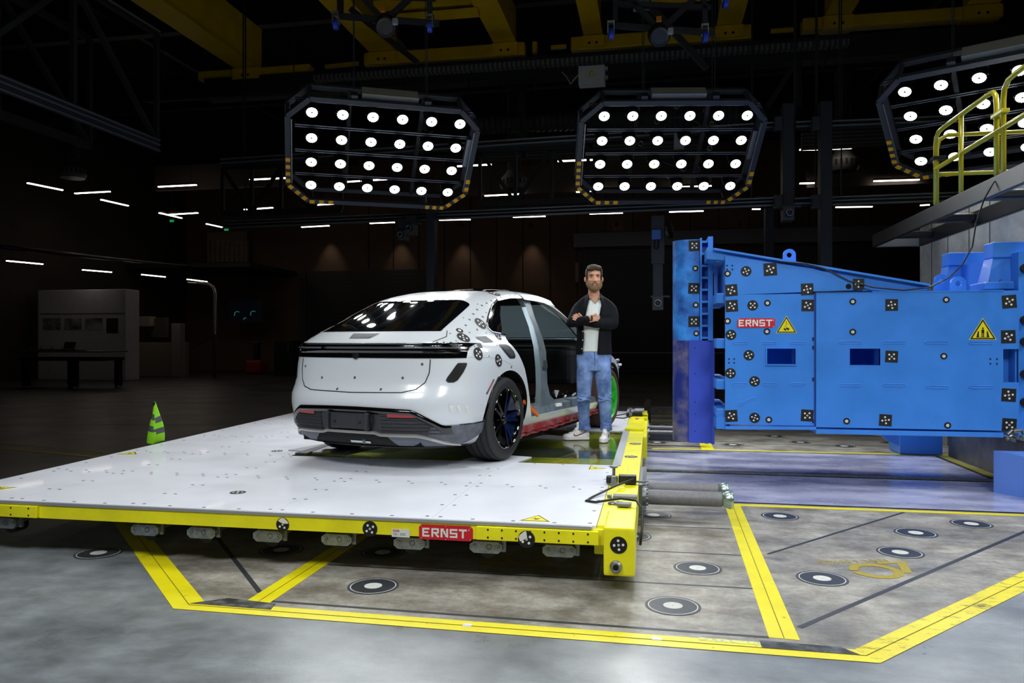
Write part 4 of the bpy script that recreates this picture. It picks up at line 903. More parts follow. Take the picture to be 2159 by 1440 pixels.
# right door aperture, left glass apertures, wheel arches, tailgate and other openings
DOOR = [(.40, 1.435), (.70, 1.475), (1.05, 1.495), (1.45, 1.475), (1.75, 1.415), (2.05, 1.30), (2.33, 1.16), (2.52, 1.05), (2.62, .98), (2.66, .70), (2.60, .34), (.60, .33), (.53, .42), (.45, .57), (.34, .80), (.22, .96), (.15, 1.04), (.17, 1.11), (-.05, 1.135), (-.07, 1.18), (.05, 1.27), (.22, 1.37)]
cuts.append(tmp_obj(ext_x(DOOR, .40, 1.2, 0), MT))
LWIN = [(.42, 1.41), (.70, 1.45), (1.05, 1.47), (1.45, 1.465), (1.75, 1.43), (2.05, 1.33), (2.33, 1.19), (2.50, 1.10), (2.50, 1.06), (.15, 1.08), (-.03, 1.13), (-.04, 1.18), (.07, 1.26)]
cuts.append(tmp_obj(ext_x(LWIN, -1.2, -.45, 1), MT))
for y in (.03, 2.90):
    cuts.append(tmp_obj(cyl_x(y, .38, .415, .62, 1.2, mi=1), MT)); cuts.append(tmp_obj(cyl_x(y, .38, .415, -1.2, -.62, mi=1), MT))
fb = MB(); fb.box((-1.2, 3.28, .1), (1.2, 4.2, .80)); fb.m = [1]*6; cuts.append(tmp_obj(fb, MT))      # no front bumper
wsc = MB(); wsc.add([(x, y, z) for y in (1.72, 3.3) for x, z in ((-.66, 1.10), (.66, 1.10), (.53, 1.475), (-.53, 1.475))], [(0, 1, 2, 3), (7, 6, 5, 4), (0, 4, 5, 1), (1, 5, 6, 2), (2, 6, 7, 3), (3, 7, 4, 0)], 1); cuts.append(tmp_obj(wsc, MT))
for c in cuts:
    md = body.modifiers.new('b', 'BOOLEAN'); md.operation = 'DIFFERENCE'; md.object = c; md.solver = 'EXACT'
dg = bpy.context.evaluated_depsgraph_get(); me = bpy.data.meshes.new_from_object(body.evaluated_get(dg), depsgraph=dg)
for c in cuts+[body]: bpy.data.objects.remove(c)
me.name = 'body_shell'; me.polygons.foreach_set('use_smooth', [True]*len(me.polygons)); auto_smooth(me, 32)
link('body_shell', me, car, local=True)
0 and print('BODYCHK', len(me.polygons), sum(1 for p in me.polygons if p.center.x < -.5 and 1.12 < p.center.z < 1.3 and .8 < p.center.y < 1.6))
# ---- conformal patches on the rear skin: rows of (z, xl, xr)
def rear_patch(zl, name, m, off=.004, n=40, cells=None, sm=True, th=.0, both=None):
    rows = []
    for z, xl, xr in zl: rows.append([V((xl+(xr-xl)*k/n, rear_y(xl+(xr-xl)*k/n, z)-off, z+off*(.5 if z > 1.08 else 0))) for k in range(n+1)])
    mb = MB(); mb.grid(rows)
    return mb.build(name, m, car, smooth=sm, local=True)
def zr(a, b, n): return [a+(b-a)*k/n for k in range(n+1)]
def side_x(y, z):
    """half width of the hull at (y,z)"""
    w = interp(WD, z); yr = interp(YR, z)
    lo, hi = 0, 1
    for _ in range(24):
        m = (lo+hi)/2
        if yr+dyr(m) < y: lo = m
        else: hi = m
    return w*lo
# rear window
gl = []
for z in zr(1.136, 1.430, 22):
    u = (z-1.136)/.294; hw = .625-.045*u-.02*u*u
    if u > .80: hw -= .10*((u-.80)/.2)**2
    gl.append((z, -hw, hw))
rear_patch(gl, 'rear_window', cglass, .004, 48)
# black surround line, spoiler lip, seams as slim tubes on the skin
def skin_line(pts, r, name, m, off=.0, side='rear'):
    P = []
    for a, b in zip(pts, pts[1:]):
        for k in range(6):
            t = k/6; x = a[0]+(b[0]-a[0])*t; z = a[1]+(b[1]-a[1])*t; P.append((x, z))
    P.append(pts[-1])
    if side == 'rear': Q = [V((x, rear_y(x, z)-off, z)) for x, z in P]
    else: Q = [V((side_x(y, z)*(1 if side == 'right' else -1)+off*(1 if side == 'right' else -1), y, z)) for y, z in P]
    mb = MB(); mb.tube(Q, r, 6); return mb.build(name, m, car, smooth=True, local=True)
seam = mat('panel_gap', (12, 12, 13), .6)
skin_line([(-.655, .905), (-.655, .80), (-.63, .72), (-.57, .665), (-.46, .64), (0, .632), (.46, .64), (.57, .665), (.63, .72), (.655, .80), (.655, .905)], .0045, 'tailgate_gap', seam)
skin_line([(.655, 1.045), (.70, 1.09), (.66, 1.14)], .004, 'tailgate_gap', seam); skin_line([(-.655, 1.045), (-.70, 1.09), (-.66, 1.14)], .004, 'tailgate_gap', seam)
skin_line([(-.62, 1.141), (0, 1.141), (.62, 1.141)], .004, 'window_seal', seam)
# light bar: deep black band with ledges
def bar_rows(prof, hw, name, m, n=60, cap=True):
    rows = []
    for z, off in prof:
        rows.append([V((x, rear_y(x, min(max(z, .17), 1.6))-off, z)) for x in [hw*math.sin(PI/2*(2*k/n-1)) if False else hw*(2*k/n-1) for k in range(n+1)]])
    mb = MB(); mb.grid(rows); return mb.build(name, m, car, smooth='auto', local=True)
bar_rows([(.915, -.002), (.915, .006), (.955, .008), (.960, .014), (.975, .018), (.985, .010), (.99, .020), (1.008, .026), (1.012, .012), (1.02, .010), (1.026, .020), (1.036, .022), (1.04, .006), (1.04, -.004)], .872, 'light_bar', cblack)
lamp_gr = mat('lamp_smoked_strip', (70, 74, 84), .2, .2, coat=.6)
for xs, xe in ((.36, .84), (-.84, -.36)):
    mb = MB(); N = 30; mb.grid([[V((xs+(xe-xs)*k/N, rear_y(xs+(xe-xs)*k/N, z)-off, z)) for k in range(N+1)] for z, off in ((.992, .022), (.995, .029), (1.004, .030), (1.007, .027))]); mb.build('tail_lamp_strip', lamp_gr, car, smooth=True, local=True)
mb = MB(); N = 40; mb.grid([[V((-.6+1.2*k/N, rear_y(-.6+1.2*k/N, z)-off, z)) for k in range(N+1)] for z, off in ((1.026, .0215), (1.029, .0245), (1.034, .0245))]); mb.build('lamp_edge_strip', lamp_gr, car, smooth=True, local=True)
mb = MB(); y0 = rear_y(0, .935)-.010; mb.lathe([(.0, .003), (.026, .002), (.034, -.002)], 20, frame((0, y0, .938), (0, -1, .1), (1, 0, 0))); mb.build('emblem_cover', mat('smoked_emblem', (40, 42, 46), .2, .4), car, smooth=True, local=True)
# tailgate label patch, quarter patches
grey_patch = mat('grey_foil_patch', (84, 86, 89), .55, .1, var=.12, scale=25)
rear_patch([(z, -.14+.02*(1.12-z)/.05, .14+.06*(z-1.07)/.05-.06) for z in zr(1.075, 1.118, 4)], 'foil_patch', grey_patch, .003, 10)
# lower bumper: gloss black frame, louvred grey insert, plate recess, silver trim, black lip
def outline_patch(f_top, f_bot, x0, x1, n, name, m, off, rows=8):
    R = []
    for r in range(rows+1):
        R.append([])
        for k in range(n+1):
            x = x0+(x1-x0)*k/n; zt_, zb_ = f_top(x), f_bot(x); z = zb_+(zt_-zb_)*r/rows; o = off(x, z, r/rows) if callable(off) else off
            R[-1].append(V((x, rear_y(x, z)-o, z)))
    mb = MB(); mb.grid(R); return mb.build(name, m, car, smooth='auto', local=True)
def bt(x):      # top edge of the black lower bumper
    a = abs(x)
    return .522-.012*(a/.5)**2 if a < .56 else max(.376, .507-.131*((a-.56)/.21)**1.25)
def bb(x): a = abs(x); return .275 if a < .78 else .275+.05*((a-.78)/.12)
outline_patch(lambda x: bt(x), lambda x: bt(x)-.052 if abs(x) < .72 else max(.29, bt(x)-.052-.8*(abs(x)-.72)), -.815, .815, 90, 'bumper_frame', cblack, lambda x, z, u: .010+.016*math.sin(PI*u)**.6, 6)
# louvred inserts
def lv(s):
    def top(x): return bt(x)-.045
    R = []; n = 40; NR = 36
    for r in range(NR+1):
        row = []
        for k in range(n+1):
            x = s*(.30+(.79-.30)*k/n); zt_ = max(.325, top(x)); z = .305+(zt_-.305)*r/NR
            sl = ((z-.305) % .029)/.029; row.append(V((x, rear_y(x, z)-(.004+.010*(1-sl)), z)))
        R.append(row)
    mb = MB(); mb.grid(R); mb.build('louvre_insert', ctrim, car, local=True)
lv(1); lv(-1)
outline_patch(lambda x: bt(x)-.045, lambda x: .305, -.31, .31, 30, 'plate_surround', ctrim, .004, 6)
# plate recess
py_ = rear_y(0, .4)
mb = MB()
ro = [(-.235, .468), (-.25, .41), (-.20, .325), (.20, .325), (.25, .41), (.235, .468)]
n = len(ro); mb.add([(x, rear_y(x, z)-.026, z) for x, z in ro]+[(x*.92, rear_y(x, z)-.012, z*.98+.01) for x, z in ro], [(i, (i+1) % n, n+(i+1) % n, n+i) for i in range(n)]+[tuple(n+i for i in range(n))])
mb.bbox((-.175, py_-.034, .34), (.175, py_-.006, .468), .006); mb.bbox((-.10, py_-.037, .345), (.10, py_-.030, .458), .002)
for s in (-1, 1): mb.bbox((s*.178, py_-.060, .335), (s*.215, py_-.01, .475), .012); 
for s in (-1, 1): mb.cyl((s*.125, py_-.035, .395), (s*.125, py_-.040, .395), .010, 12, mi=1)
mb.build('number_plate_holder', [ctrim, black], car, local=True)
refl_m = mat('red_reflector', (150, 8, 14), .25, coat=.7)
for s in (-1, 1):
    R = [[V((s*x, rear_y(x, z)-.020, z)) for x in zr(.37, .60, 8)] for z in (.447-.004, .463, .472)]
    mb = MB(); mb.grid(R); mb.build('reflector', refl_m, car, local=True, smooth=True)
# silver trim lip
def st_(x):
    a = abs(x); return .318-.016*min(1, max(0, (a-.24)/.05))-(0 if a < .58 else .095*((a-.58)/.22)**1.5)
Rr = []
for dz, o in ((-.018, .0), (-.018, .020), (-.006, .030), (.006, .030), (.010, .016), (.010, .0)):
    Rr.append([V((x, rear_y(x, max(.2, st_(x)))-o-.004, st_(x)+dz)) for x in zr(-.80, .80, 80)])
mb = MB(); mb.grid(Rr); mb.build('silver_trim', csilver, car, smooth='auto', local=True)
# lower skirt: grey side fields and black centre
outline_patch(lambda x: st_(x)-.015, lambda x: .175+.0*x, -.80, .80, 70, 'lower_skirt', matt, lambda x, z, u: .006, 6)
for s in (-1, 1):
    R = []
    for r in range(7):
        row = []
        for k in range(17):
            u = r/6; x = s*((.34+.08*(1-u))+(.79-.34-.08*(1-u))*k/16); zt_ = st_(x)-.017; zb_ = .208; z = zb_+(max(zt_, zb_+.002)-zb_)*u; row.append(V((x, rear_y(x, z)-.013, z)))
        R.append(row)
    mb = MB(); mb.grid(R); mb.build('skirt_grey_field', mat('blue_grey_plastic', (96, 102, 114), .5), car, smooth=True, local=True)
rear_patch([(z, -.80, .80) for z in (.172, .184, .197)], 'bottom_lip', matt, .020, 60)
mb = MB(); mb.cyl((-.02, -.925, .235), (.18, -.925, .235), .022, 20); mb.cyl((.10, -.925, .235), (.125, -.925, .235), .026, 20, mi=1); mb.build('tow_tube', [chrome, cmetal], car, smooth='auto', local=True)
# grey corner aprons under the side of the bumper
for s in (1, -1):
    R = []
    for z in zr(.20, .372, 6):
        row = []
        for k in range(26):
            u = k/25; zb_ = .20+.09*max(0, u-.6)**1.5/.25; zz = zb_+(.374-zb_)*(z-.20)/.172; q = .80+.20*u**.8
            y = -.84+(.49)*u; x = side_x(y, max(zz, .2)); row.append(V((s*(x+.007), y-.004, zz)))
        R.append(row)
    mb = MB(); mb.grid(R); mb.build('corner_apron', mat('scuffed_grey_apron', (86, 90, 98), .5, var=.15, scale=14), car, smooth=True, local=True)
    skin_line([(-.66, .374), (-.5, .374), (-.37, .38), (-.335, .52), (-.27, .66), (-.18, .745)], .007, 'arch_edge_trim', cblack, .002, 'right' if s > 0 else 'left')
    # vent
    R = []; vz = [(.72, -.735, -.70), (.735, -.745, -.675), (.76, -.735, -.655), (.80, -.71, -.625), (.84, -.685, -.600), (.868, -.665, -.585), (.876, -.655, -.592)]
    for z, ya, yb in vz:
        R.append([V((s*(side_x(y, z)+.002), y-.003, z)) for y in zr(ya, yb, 8)])
    mb = MB(); mb.grid(R); mb.build('bumper_vent', black, car, local=True, smooth=True)
    skin_line([(-.26, .725), (-.375, .61)], .009, 'side_reflector', mat('dark_red_reflector', (96, 8, 22), .3, coat=.5), .001, 'right' if s > 0 else 'left')
    skin_line([(-.56, .922), (-.3, .915), (-.05, .88), (.1, .83)], .0016, 'bumper_seam', mat('fine_seam', (160, 165, 170), .6), .0, 'right' if s > 0 else 'left')
# fuel flap recess, quarter glass with bright surround, patches on the haunch
R = [[V((side_x(y, z)+.003, y, z)) for y in zr(a, b, 8)] for z, a, b in ((.898, .05, .13), (.904, .03, .15), (.92, .01, .165), (.96, -.035, .155), (1.0, -.065, .12), (1.02, -.075, .09), (1.028, -.065, .065))]
mb = MB(); mb.grid(R); mb.build('charge_port', black, car, local=True, smooth=True)
R = [[V((side_x(y, z)+.006, y, z)) for y in zr(a, b, 6)] for z, a, b in ((.92, .05, .12), (.94, .02, .13), (.98, -.02, .11), (1.0, -.035, .08))]
mb = MB(); mb.grid(R); mb.build('charge_socket', mat('socket_grey', (64, 68, 72), .35, .3), car, local=True)
def side_z_hit(px, py, r, kind, rot=0, name='target_sticker'):
    p, n = hit(px, py)
    if p is None: return
    mb = MB(); target_mb(mb, frame(p+n*.0008, n, (0, 1, 0)), r, kind, rot); mb.build(name, [black_st, white_st], car, local=True)
QG = [(-.07, 1.18), (.05, 1.27), (.22, 1.37), (.40, 1.43), (.40, 1.38), (.30, 1.30), (.17, 1.13), (-.04, 1.14)]
mb = MB(); P = [V((side_x(y, z)-.012, y, z)) for y, z in QG]; mb.add(P, [tuple(range(len(P)))]); mb.build('quarter_window', cglass, car, local=True)
Q = [V((side_x(y, z)+.002, y, z)) for y, z in [(.40, 1.44), (.22, 1.375), (.05, 1.275), (-.04, 1.215), (-.075, 1.175), (-.06, 1.14), (-.02, 1.128), (.08, 1.118), (.17, 1.112)]]
mb = MB(); mb.tube(Q, .011, 8); mb.build('window_chrome_trim', chrome, car, smooth=True, local=True)
# B pillar, sill, rocker and door-aperture flanges
def strip(profile, name, m, t=.03, smooth=True):
    """profile rows (z, y0, y1, x): sheet with thickness along x"""
    R0 = []
    for z, y0, y1, x in profile:
        R0.append([V((x-.045, y0, z)), V((x, y0+.012, z)), V((x+.006, (y0+y1)/2, z)), V((x, y1-.012, z)), V((x-.045, y1, z)), V((x-.05, (y0+y1)/2, z))])
    mb = MB(); mb.grid(R0, 0, True); n = 6; mb.f += [tuple(range(n)), tuple((len(R0)-1)*n+i for i in range(n))[::-1]]; mb.m += [0, 0]
    return mb.build(name, m, car, smooth='auto', local=True)
strip([(1.52, .98, 1.28, .595), (1.47, 1.0, 1.22, .625), (1.40, 1.03, 1.19, .66), (1.30, 1.01, 1.14, .715), (1.20, .98, 1.12, .765), (1.08, .95, 1.12, .815), (.95, .93, 1.12, .85), (.80, .92, 1.10, .865), (.62, .93, 1.12, .865), (.50, .92, 1.20, .86), (.42, .90, 1.36, .86), (.34, .84, 1.46, .86), (.28, .82, 1.5, .85)], 'b_pillar', cmetal)
strip([(.86, .97, 1.09, .872), (.80, .95, 1.10, .876), (.76, .97, 1.09, .874)], 'pillar_dent', mat('scuffed_dark_primer', (54, 58, 60), .5, var=.2, scale=20))
strip([(1.40, .985, 1.01, .675), (1.20, .955, .98, .770), (1.0, .92, .945, .838), (.8, .905, .93, .866), (.6, .915, .94, .868), (.46, .90, .93, .866), (.40, .91, .94, .862)], 'pillar_flange', mat('pale_primer', (132, 148, 158), .35, .3))
mb = MB(); mb.add([(.895, .60, .33), (.895, 2.62, .33), (.87, 2.62, .40), (.87, .60, .40), (.72, .60, .42), (.72, 2.62, .42), (.72, .6, .25), (.72, 2.62, .25)], [(0, 1, 2, 3), (3, 2, 5, 4), (0, 6, 7, 1), (0, 3, 4, 6), (1, 7, 5, 2)]); mb.bbox((.80, 1.75, .35), (.895, 2.1, .425), .006, 1); mb.bbox((.84, 1.30, .37), (.90, 1.42, .40), .004, 2)
mb.build('door_sill', [cmetal, mat('pale_primer'), white_st], car, local=True, recalc=True)
rk = MB()
R0 = []
for k in range(31):
    y = .40+2.34*k/30; d = .5*(1-min(1, (y-.4)/.9)); w = .008*math.sin(k*1.9)
    zt_ = .335-.0*d; zb_ = .165+.035*min(1, max(0, (y-1.2)/1.2))-.012*d+.006*math.sin(k*2.3)
    R0.append([V((.86, y, zt_)), V((.905+w, y, zt_-.012)), V((.900, y, zt_-.045)), V((.882+w, y, zt_-.052)), V((.880, y, zt_-.078)), V((.902, y, zt_-.086)), V((.908-w, y, zb_+.035)), V((.885, y, zb_+.028)), V((.900+w, y, zb_)), V((.80, y, zb_+.01)), V((.78, y, zt_))])
rk.grid(R0, 0, True)
for f in range(len(rk.f)):
    c = f % 11; seg = f//11
    if c in (2, 3) and (3 < seg < 12 or 16 < seg < 27): rk.m[f] = 1
rk.f += [tuple(range(11)), tuple(30*11+i for i in range(11))]; rk.m += [0, 0]
rk.box((.80, .37, .14), (.885, .46, .30)); rk.bar((.86, .46, .25), (.86, .66, .35), .05, .025)
for k in range(7): y = .70+k*.28; rk.cyl((.90, y, .235+.01*math.sin(k*2)), (.914, y, .235+.01*math.sin(k*2)), .006, 6, mi=2)
rk.build('red_rocker_panel', [cred, mat('dusty_grey', (96, 90, 92), .6, var=.2, scale=20), cmetal], car, local=True, recalc=True)
mb = MB(); mb.bar((.925, .41, .49), (.92, .74, .335), .02, .034); mb.build('orange_strap', mat('orange_strap', (226, 104, 24), .5), car, local=True)
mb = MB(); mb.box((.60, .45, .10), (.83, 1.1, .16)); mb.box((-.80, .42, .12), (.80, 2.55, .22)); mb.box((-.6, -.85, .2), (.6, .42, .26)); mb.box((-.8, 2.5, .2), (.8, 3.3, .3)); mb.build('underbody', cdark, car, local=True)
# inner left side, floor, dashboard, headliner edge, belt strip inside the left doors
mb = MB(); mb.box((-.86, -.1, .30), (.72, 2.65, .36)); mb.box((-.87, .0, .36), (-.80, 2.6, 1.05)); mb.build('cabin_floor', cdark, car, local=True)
cowl = [p for p in ring(1.075, .10) if p.y > 2.0 and abs(p.x) < .72]; cowl.sort(key=lambda p: p.x); mb = MB(); mb.tube(cowl, .018, 6); mb.build('cowl_strip', mat('belt_strip_metal', (196, 206, 214), .3, .3), car, local=True, smooth=True)
mb = MB(); mb.bbox((-.72, 2.2, .55), (.70, 2.62, .96), .06); mb.bbox((-.70, 2.25, .93), (.68, 2.7, 1.0), .03); mb.build('dashboard', mat('dash_black', (14, 15, 17), .6), car, local=True)
tint = thin_glass('dusty_tinted_glass', (104, 120, 126), (110, 120, 122), .38)
for (ya, yb, nm) in ((-.04, 1.08, 0), (1.16, 2.5, 1)):
    P = []
    for k in range(11):
        y = ya+(yb-ya)*k/10
        zt_ = interp([(-.04, 1.18), (.07, 1.26), (.42, 1.41), (.7, 1.45), (1.05, 1.47), (1.45, 1.465), (1.75, 1.43), (2.05, 1.33), (2.33, 1.19), (2.5, 1.10)], y); zb_ = 1.06
        P.append([V((-(side_x(y, z) if y < .9 else interp(WD, z))+.02, y, z)) for z in zr(zb_, zt_, 6)])
    mb = MB(); mb.grid(P); mb.build('left_door_window', tint, car, local=True, smooth=True)
strip([(1.50, 1.06, 1.16, -.60), (1.3, 1.07, 1.17, -.70), (1.06, 1.08, 1.18, -.80)], 'left_pillar', cdark)
# roof: glass panel over white skin, rails, torn roof-edge metal
mb = MB(); R = []
for k in range(25):
    y = .55+(2.0-.55)*k/24; row = []
    for i in range(17):
        x = -.50+1.0*i/16; p, nn, _, _ = HB.ray_cast(V((x, y, 3)), V((0, 0, -1))); row.append(V((x, y, (p.z if p else 1.5)+.005)))
    R.append(row)
mb.grid(R); mb.build('roof_glass', cglass, car, smooth=True, local=True)
# exposed roof edge metal between B pillar and A pillar
R = []
for k in range(16):
    y = 1.0+(1.72-1.0)*k/15; zt_ = interp([(1.0, 1.563), (1.3, 1.558), (1.5, 1.545), (1.72, 1.50)], y); row = []
    for i in range(7):
        z = zt_-.085*i/6; row.append(V((interp(WD, z)+.006+.006*math.sin(i*2.1+k*.8)*(i in (2, 4)), y, z)))
    R.append(row)
mb = MB(); mb.grid(R); mb.build('exposed_roof_rail', mat('bare_roof_metal', (92, 104, 112), .35, .5, var=.15, scale=12), car, smooth=True, local=True)
# windscreen (dark)
R = []
for z in zr(1.09, 1.49, 14):
    hw = interp(WD, z)*.82; row = []
    for k in range(25):
        x = -hw+2*hw*k/24; w = interp(WD, z); half = (interp(YFr, z)-interp(YR, z))/2; sc = min(1, half/1.05); row.append(V((x, interp(YFr, z)-dyr(x/w)*sc+.006, z)))
    R.append(row)
mb = MB(); mb.grid(R); mb.build('windscreen', tint, car, smooth=True, local=True)
# front corner clutter where the bumper was taken off
mb = MB(); random.seed(5)
for k in range(14):
    a = V((.86+random.uniform(-.03, .05), 3.26+random.uniform(-.02, .04), .76+random.uniform(-.03, .06))); mb.cyl(a, a+V((random.uniform(-.03, .03), .04, random.uniform(-.04, .03))), random.uniform(.008, .02), 7, mi=k % 2)
mb.bbox((.60, 3.24, .45), (.80, 3.29, .78), .01); mb.build('front_corner_brackets', [cmetal, white_st], car, local=True)
# small parts in the door aperture
mb = MB()
for k in range(10):
    a = V((.70+random.uniform(-.15, .06), 1.45+k*.1, .42+random.uniform(0, .03))); mb.cyl(a, a+V((random.uniform(-.05, .05), .05, random.uniform(0, .03))), .012, 6, mi=k % 3)
mb.cyl((.75, 1.62, .44), (.75, 1.63, .52), .004, 6, r2=.03, mi=1); mb.build('loose_brackets', [cmetal, white_st, black], car, local=True)
# stickers on the white skin
for px, py, r, k in ((1013, 682, .062, .3), (977, 712, .06, .9), (1008, 746, .055, .5), (1051, 760, .055, .2), (1042, 619, .06, .4)): side_z_hit(px, py, r, 'round', k)
side_z_hit(969, 697, .032, 'ring'); side_z_hit(1050, 709, .045, 'round', .8)
for px, py in ((974, 704), (982, 686), (990, 674), (998, 662), (1006, 653), (1016, 644), (1026, 639), (1036, 634), (1047, 630), (1056, 627), (1066, 625), (1076, 623), (1086, 622), (1095, 622), (1018, 668), (1006, 695), (922, 723), (936, 723), (951, 723), (966, 724), (982, 726),
    (679, 796), (748, 796), (849, 797), (711, 820), (803, 821), (644, 772), (890, 768), (1078, 774)): side_z_hit(px, py, .0095, 'mini', 0, 'marker_dot')
for px, py in ((977, 670), (949, 703), (1007, 641), (1025, 659), (1000, 730), (962, 719), (1048, 728), (1031, 751), (1025, 702), (990, 701)): side_z_hit(px, py, .007, 'ring', 0, 'marker_dot')
for px, py, w, h, sk in ((1022, 716, .085, .035, .03), (1011, 729, .03, .022, .0)):
    p, n = hit(px, py)
    if p is not None: mb = MB(); M = frame(p+n*.002, n, (0, 1, 0)); mb.prism([(-w-sk, h), (w-sk, h), (w+sk, -h), (-w+sk, -h)], .0012, M); mb.build('foil_patch', grey_patch, car, local=True)
for px, py in ((952, 862), (968, 860), (985, 862)):
    p, n = hit(px, py)
    if p is not None: mb = MB(); M = frame(p+n*.001, n, (1, 0, 0)); mb.prism([(-.02, .03), (.02, .03), (.008, -.04), (-.012, -.03)], .0008, M); mb.build('tape_residue', mat('tape_residue', (214, 217, 218), .6, var=.06, scale=30), car, local=True)
# wheels
tyre_m = mat('tyre_rubber', (24, 24, 25), .62, bump=.05, bscale=120)
tyre_br = mat('brown_dusted_tyre', (66, 44, 38), .7)
rim_b = mat('gloss_black_rim', (5, 5, 6), .1, .3, coat=.8)
rim_g = mat('green_rim', (36, 178, 40), .4)
def wheel(x, y, side, rim, tyre, name_lbl, spokes, style):
    """side=+1 outer face to the right"""
    M = Matrix.Translation((x, y, .37)) @ Matrix(((0, 0, side, 0), (0, 1, 0, 0), (1, 0, 0, 0), (0, 0, 0, 1)))
    R = .372; W = .285
    prof = [(.262, -W/2+.01), (.285, -W/2-.004), (.33, -W/2-.002), (.358, -W/2+.02)]
    nb = 4
    for k in range(nb):
        z0 = -W/2+.03+(W-.06)*k/nb; z1 = -W/2+.03+(W-.06)*(k+1)/nb; c = R-.004*abs((z0+z1)/W)**2*4
        prof += [(c, z0+.004), (c, z1-.006), (c-.009, z1-.005), (c-.009, z1+.003)]
    prof += [(.358, W/2-.02), (.33, W/2+.002), (.325, W/2+.004), (.30, W/2+.005), (.285, W/2+.004), (.262, W/2-.008)]
    tb = MB(); tb.lathe(prof, 72, M, 0)
    for k in range(72):
        a = 2*PI*k/72
        for z0 in (-W/2+.004, W/2-.036):
            A = M @ Matrix.Rotation(a, 4, 'Z'); zz = z0+(.012 if z0 < 0 else .0); tb.box((R-.03, -.003, zz), (R-.015, .003, zz+.018), 1, A)
    t = tb.build('tyre', [tyre, black], car, smooth='auto', local=True, label=name_lbl)
    rb = MB(); rb.lathe([(.262, -W/2+.01), (.25, -.10), (.235, .0), (.238, W/2-.03), (.262, W/2-.006), (.268, W/2-.002), (.262, W/2+.003), (.25, W/2-.012), (.245, W/2-.03), (.0, W/2-.12)], 56, M, 0)
    rb.lathe([(.0, W/2-.02), (.028, W/2-.02), (.034, W/2-.026), (.06, W/2-.034), (.075, W/2-.075), (.07, W/2-.11)], 30, M, 0)
    for s in range(spokes):
        a0 = 2*PI*s/spokes+.3
        if style == 'twin':
            for da in (-.16, .16):
                A = M @ Matrix.Rotation(a0, 4, 'Z'); r0, r1 = .045, .255; w0, w1 = .016, .011
                th = da
                p0 = (r0*math.cos(th*1.2), r0*math.sin(th*1.2)*1.2); p1 = (r1*math.cos(th), r1*math.sin(th))
                d = V((p1[0]-p0[0], p1[1]-p0[1])).normalized(); nn = V((-d.y, d.x))
                q = [(p0[0]-nn.x*w0, p0[1]-nn.y*w0), (p0[0]+nn.x*w0, p0[1]+nn.y*w0), (p1[0]+nn.x*w1, p1[1]+nn.y*w1), (p1[0]-nn.x*w1, p1[1]-nn.y*w1)]
                zz0, zz1 = W/2-.030, W/2-.012
                rb.add([(q[0][0], q[0][1], zz0), (q[1][0], q[1][1], zz0), (q[2][0], q[2][1], zz1), (q[3][0], q[3][1], zz1), (q[0][0], q[0][1], zz0-.04), (q[1][0], q[1][1], zz0-.04), (q[2][0], q[2][1], zz1-.04), (q[3][0], q[3][1], zz1-.04)], [(0, 1, 2, 3), (7, 6, 5, 4), (0, 4, 5, 1), (1, 5, 6, 2), (2, 6, 7, 3), (3, 7, 4, 0)], 0, A)
        else:
            A = M @ Matrix.Rotation(a0, 4, 'Z'); zz = W/2-.022
            poly = [(.03, -.035), (.14, -.026), (.26, -.095), (.262, .095), (.14, .026), (.03, .035)]
            rb.prism(poly, .03, A @ Matrix.Translation((0, 0, zz-.025)), 0)
    if style == 'twin':
        for s in range(10): a = 2*PI*s/10+.1; rb.prism(disc_pts(.006, 8, (.252*math.cos(a), .252*math.sin(a))), .004, M @ Matrix.Translation((0, 0, W/2-.004)), 1)
    rb.build('rim', [rim, white_st], t, smooth='auto', local=True)
wheel(.815, 0, 1, rim_b, tyre_m, 'rear right tyre', 5, 'twin')
wheel(-.80, 0, -1, rim_b, tyre_m, 'rear left tyre', 5, 'twin')
wheel(.80, 2.893, 1, rim_g, tyre_br, 'front right tyre with brown sidewall', 5, 'star')
wheel(-.80, 2.893, -1, rim_g, tyre_br, 'front left tyre', 5, 'star')
random.seed(11)
# ---------------------------------------------------------------- the man with crossed arms on the glass deck
MD = 8.0; mbase = CC+CF*MD+CR*((1252-1079.5)/FPX*MD); mbase.z = PT
MM = Matrix(((CR.x, CF.x, 0, mbase.x), (CR.y, CF.y, 0, mbase.y), (0, 0, 1, mbase.z), (0, 0, 0, 1)))   # x image right, y away, z up
skin = mat('skin', (214, 158, 130), .5, var=.04, scale=30, spec=.35)
hair_m = mat('brown_hair', (50, 37, 25), .6, var=.15, scale=60, col2=(76, 58, 41), bump=.5, bscale=220)
beard_m = mat('sandy_beard', (104, 80, 50), .75, var=.1, scale=90, col2=(134, 106, 70), bump=.6, bscale=260)
knit = mat('black_knit', (15, 16, 22), .85, bump=.35, bscale=260, spec=.25)
tee_m = mat('white_tshirt', (226, 232, 232), .8, bump=.25, bscale=25)
denim = mat('blue_denim', (74, 108, 178), .8, var=.14, scale=7, col2=(128, 156, 210), mix=.52, bump=.3, bscale=70)
shoe_w = mat('white_leather', (232, 230, 232), .45, bump=.1, bscale=80)
shoe_r = mat('dark_red_leather', (112, 18, 38), .4)
def ell(mb, c, r, n=20):
    c = V(c); rows = []
    for i in range(1, n//2):
        t = PI*i/(n//2); rows.append([(c.x+r[0]*math.sin(t)*math.cos(a), c.y+r[1]*math.sin(t)*math.sin(a), c.z+r[2]*math.cos(t)) for a in [2*PI*k/n for k in range(n)]])
    o = len(mb.v); mb.grid(rows, 0, True); mb.f += [tuple(o+k for k in range(n)), tuple(o+(len(rows)-1)*n+k for k in range(n))[::-1]]; mb.m += [0, 0]; return mb
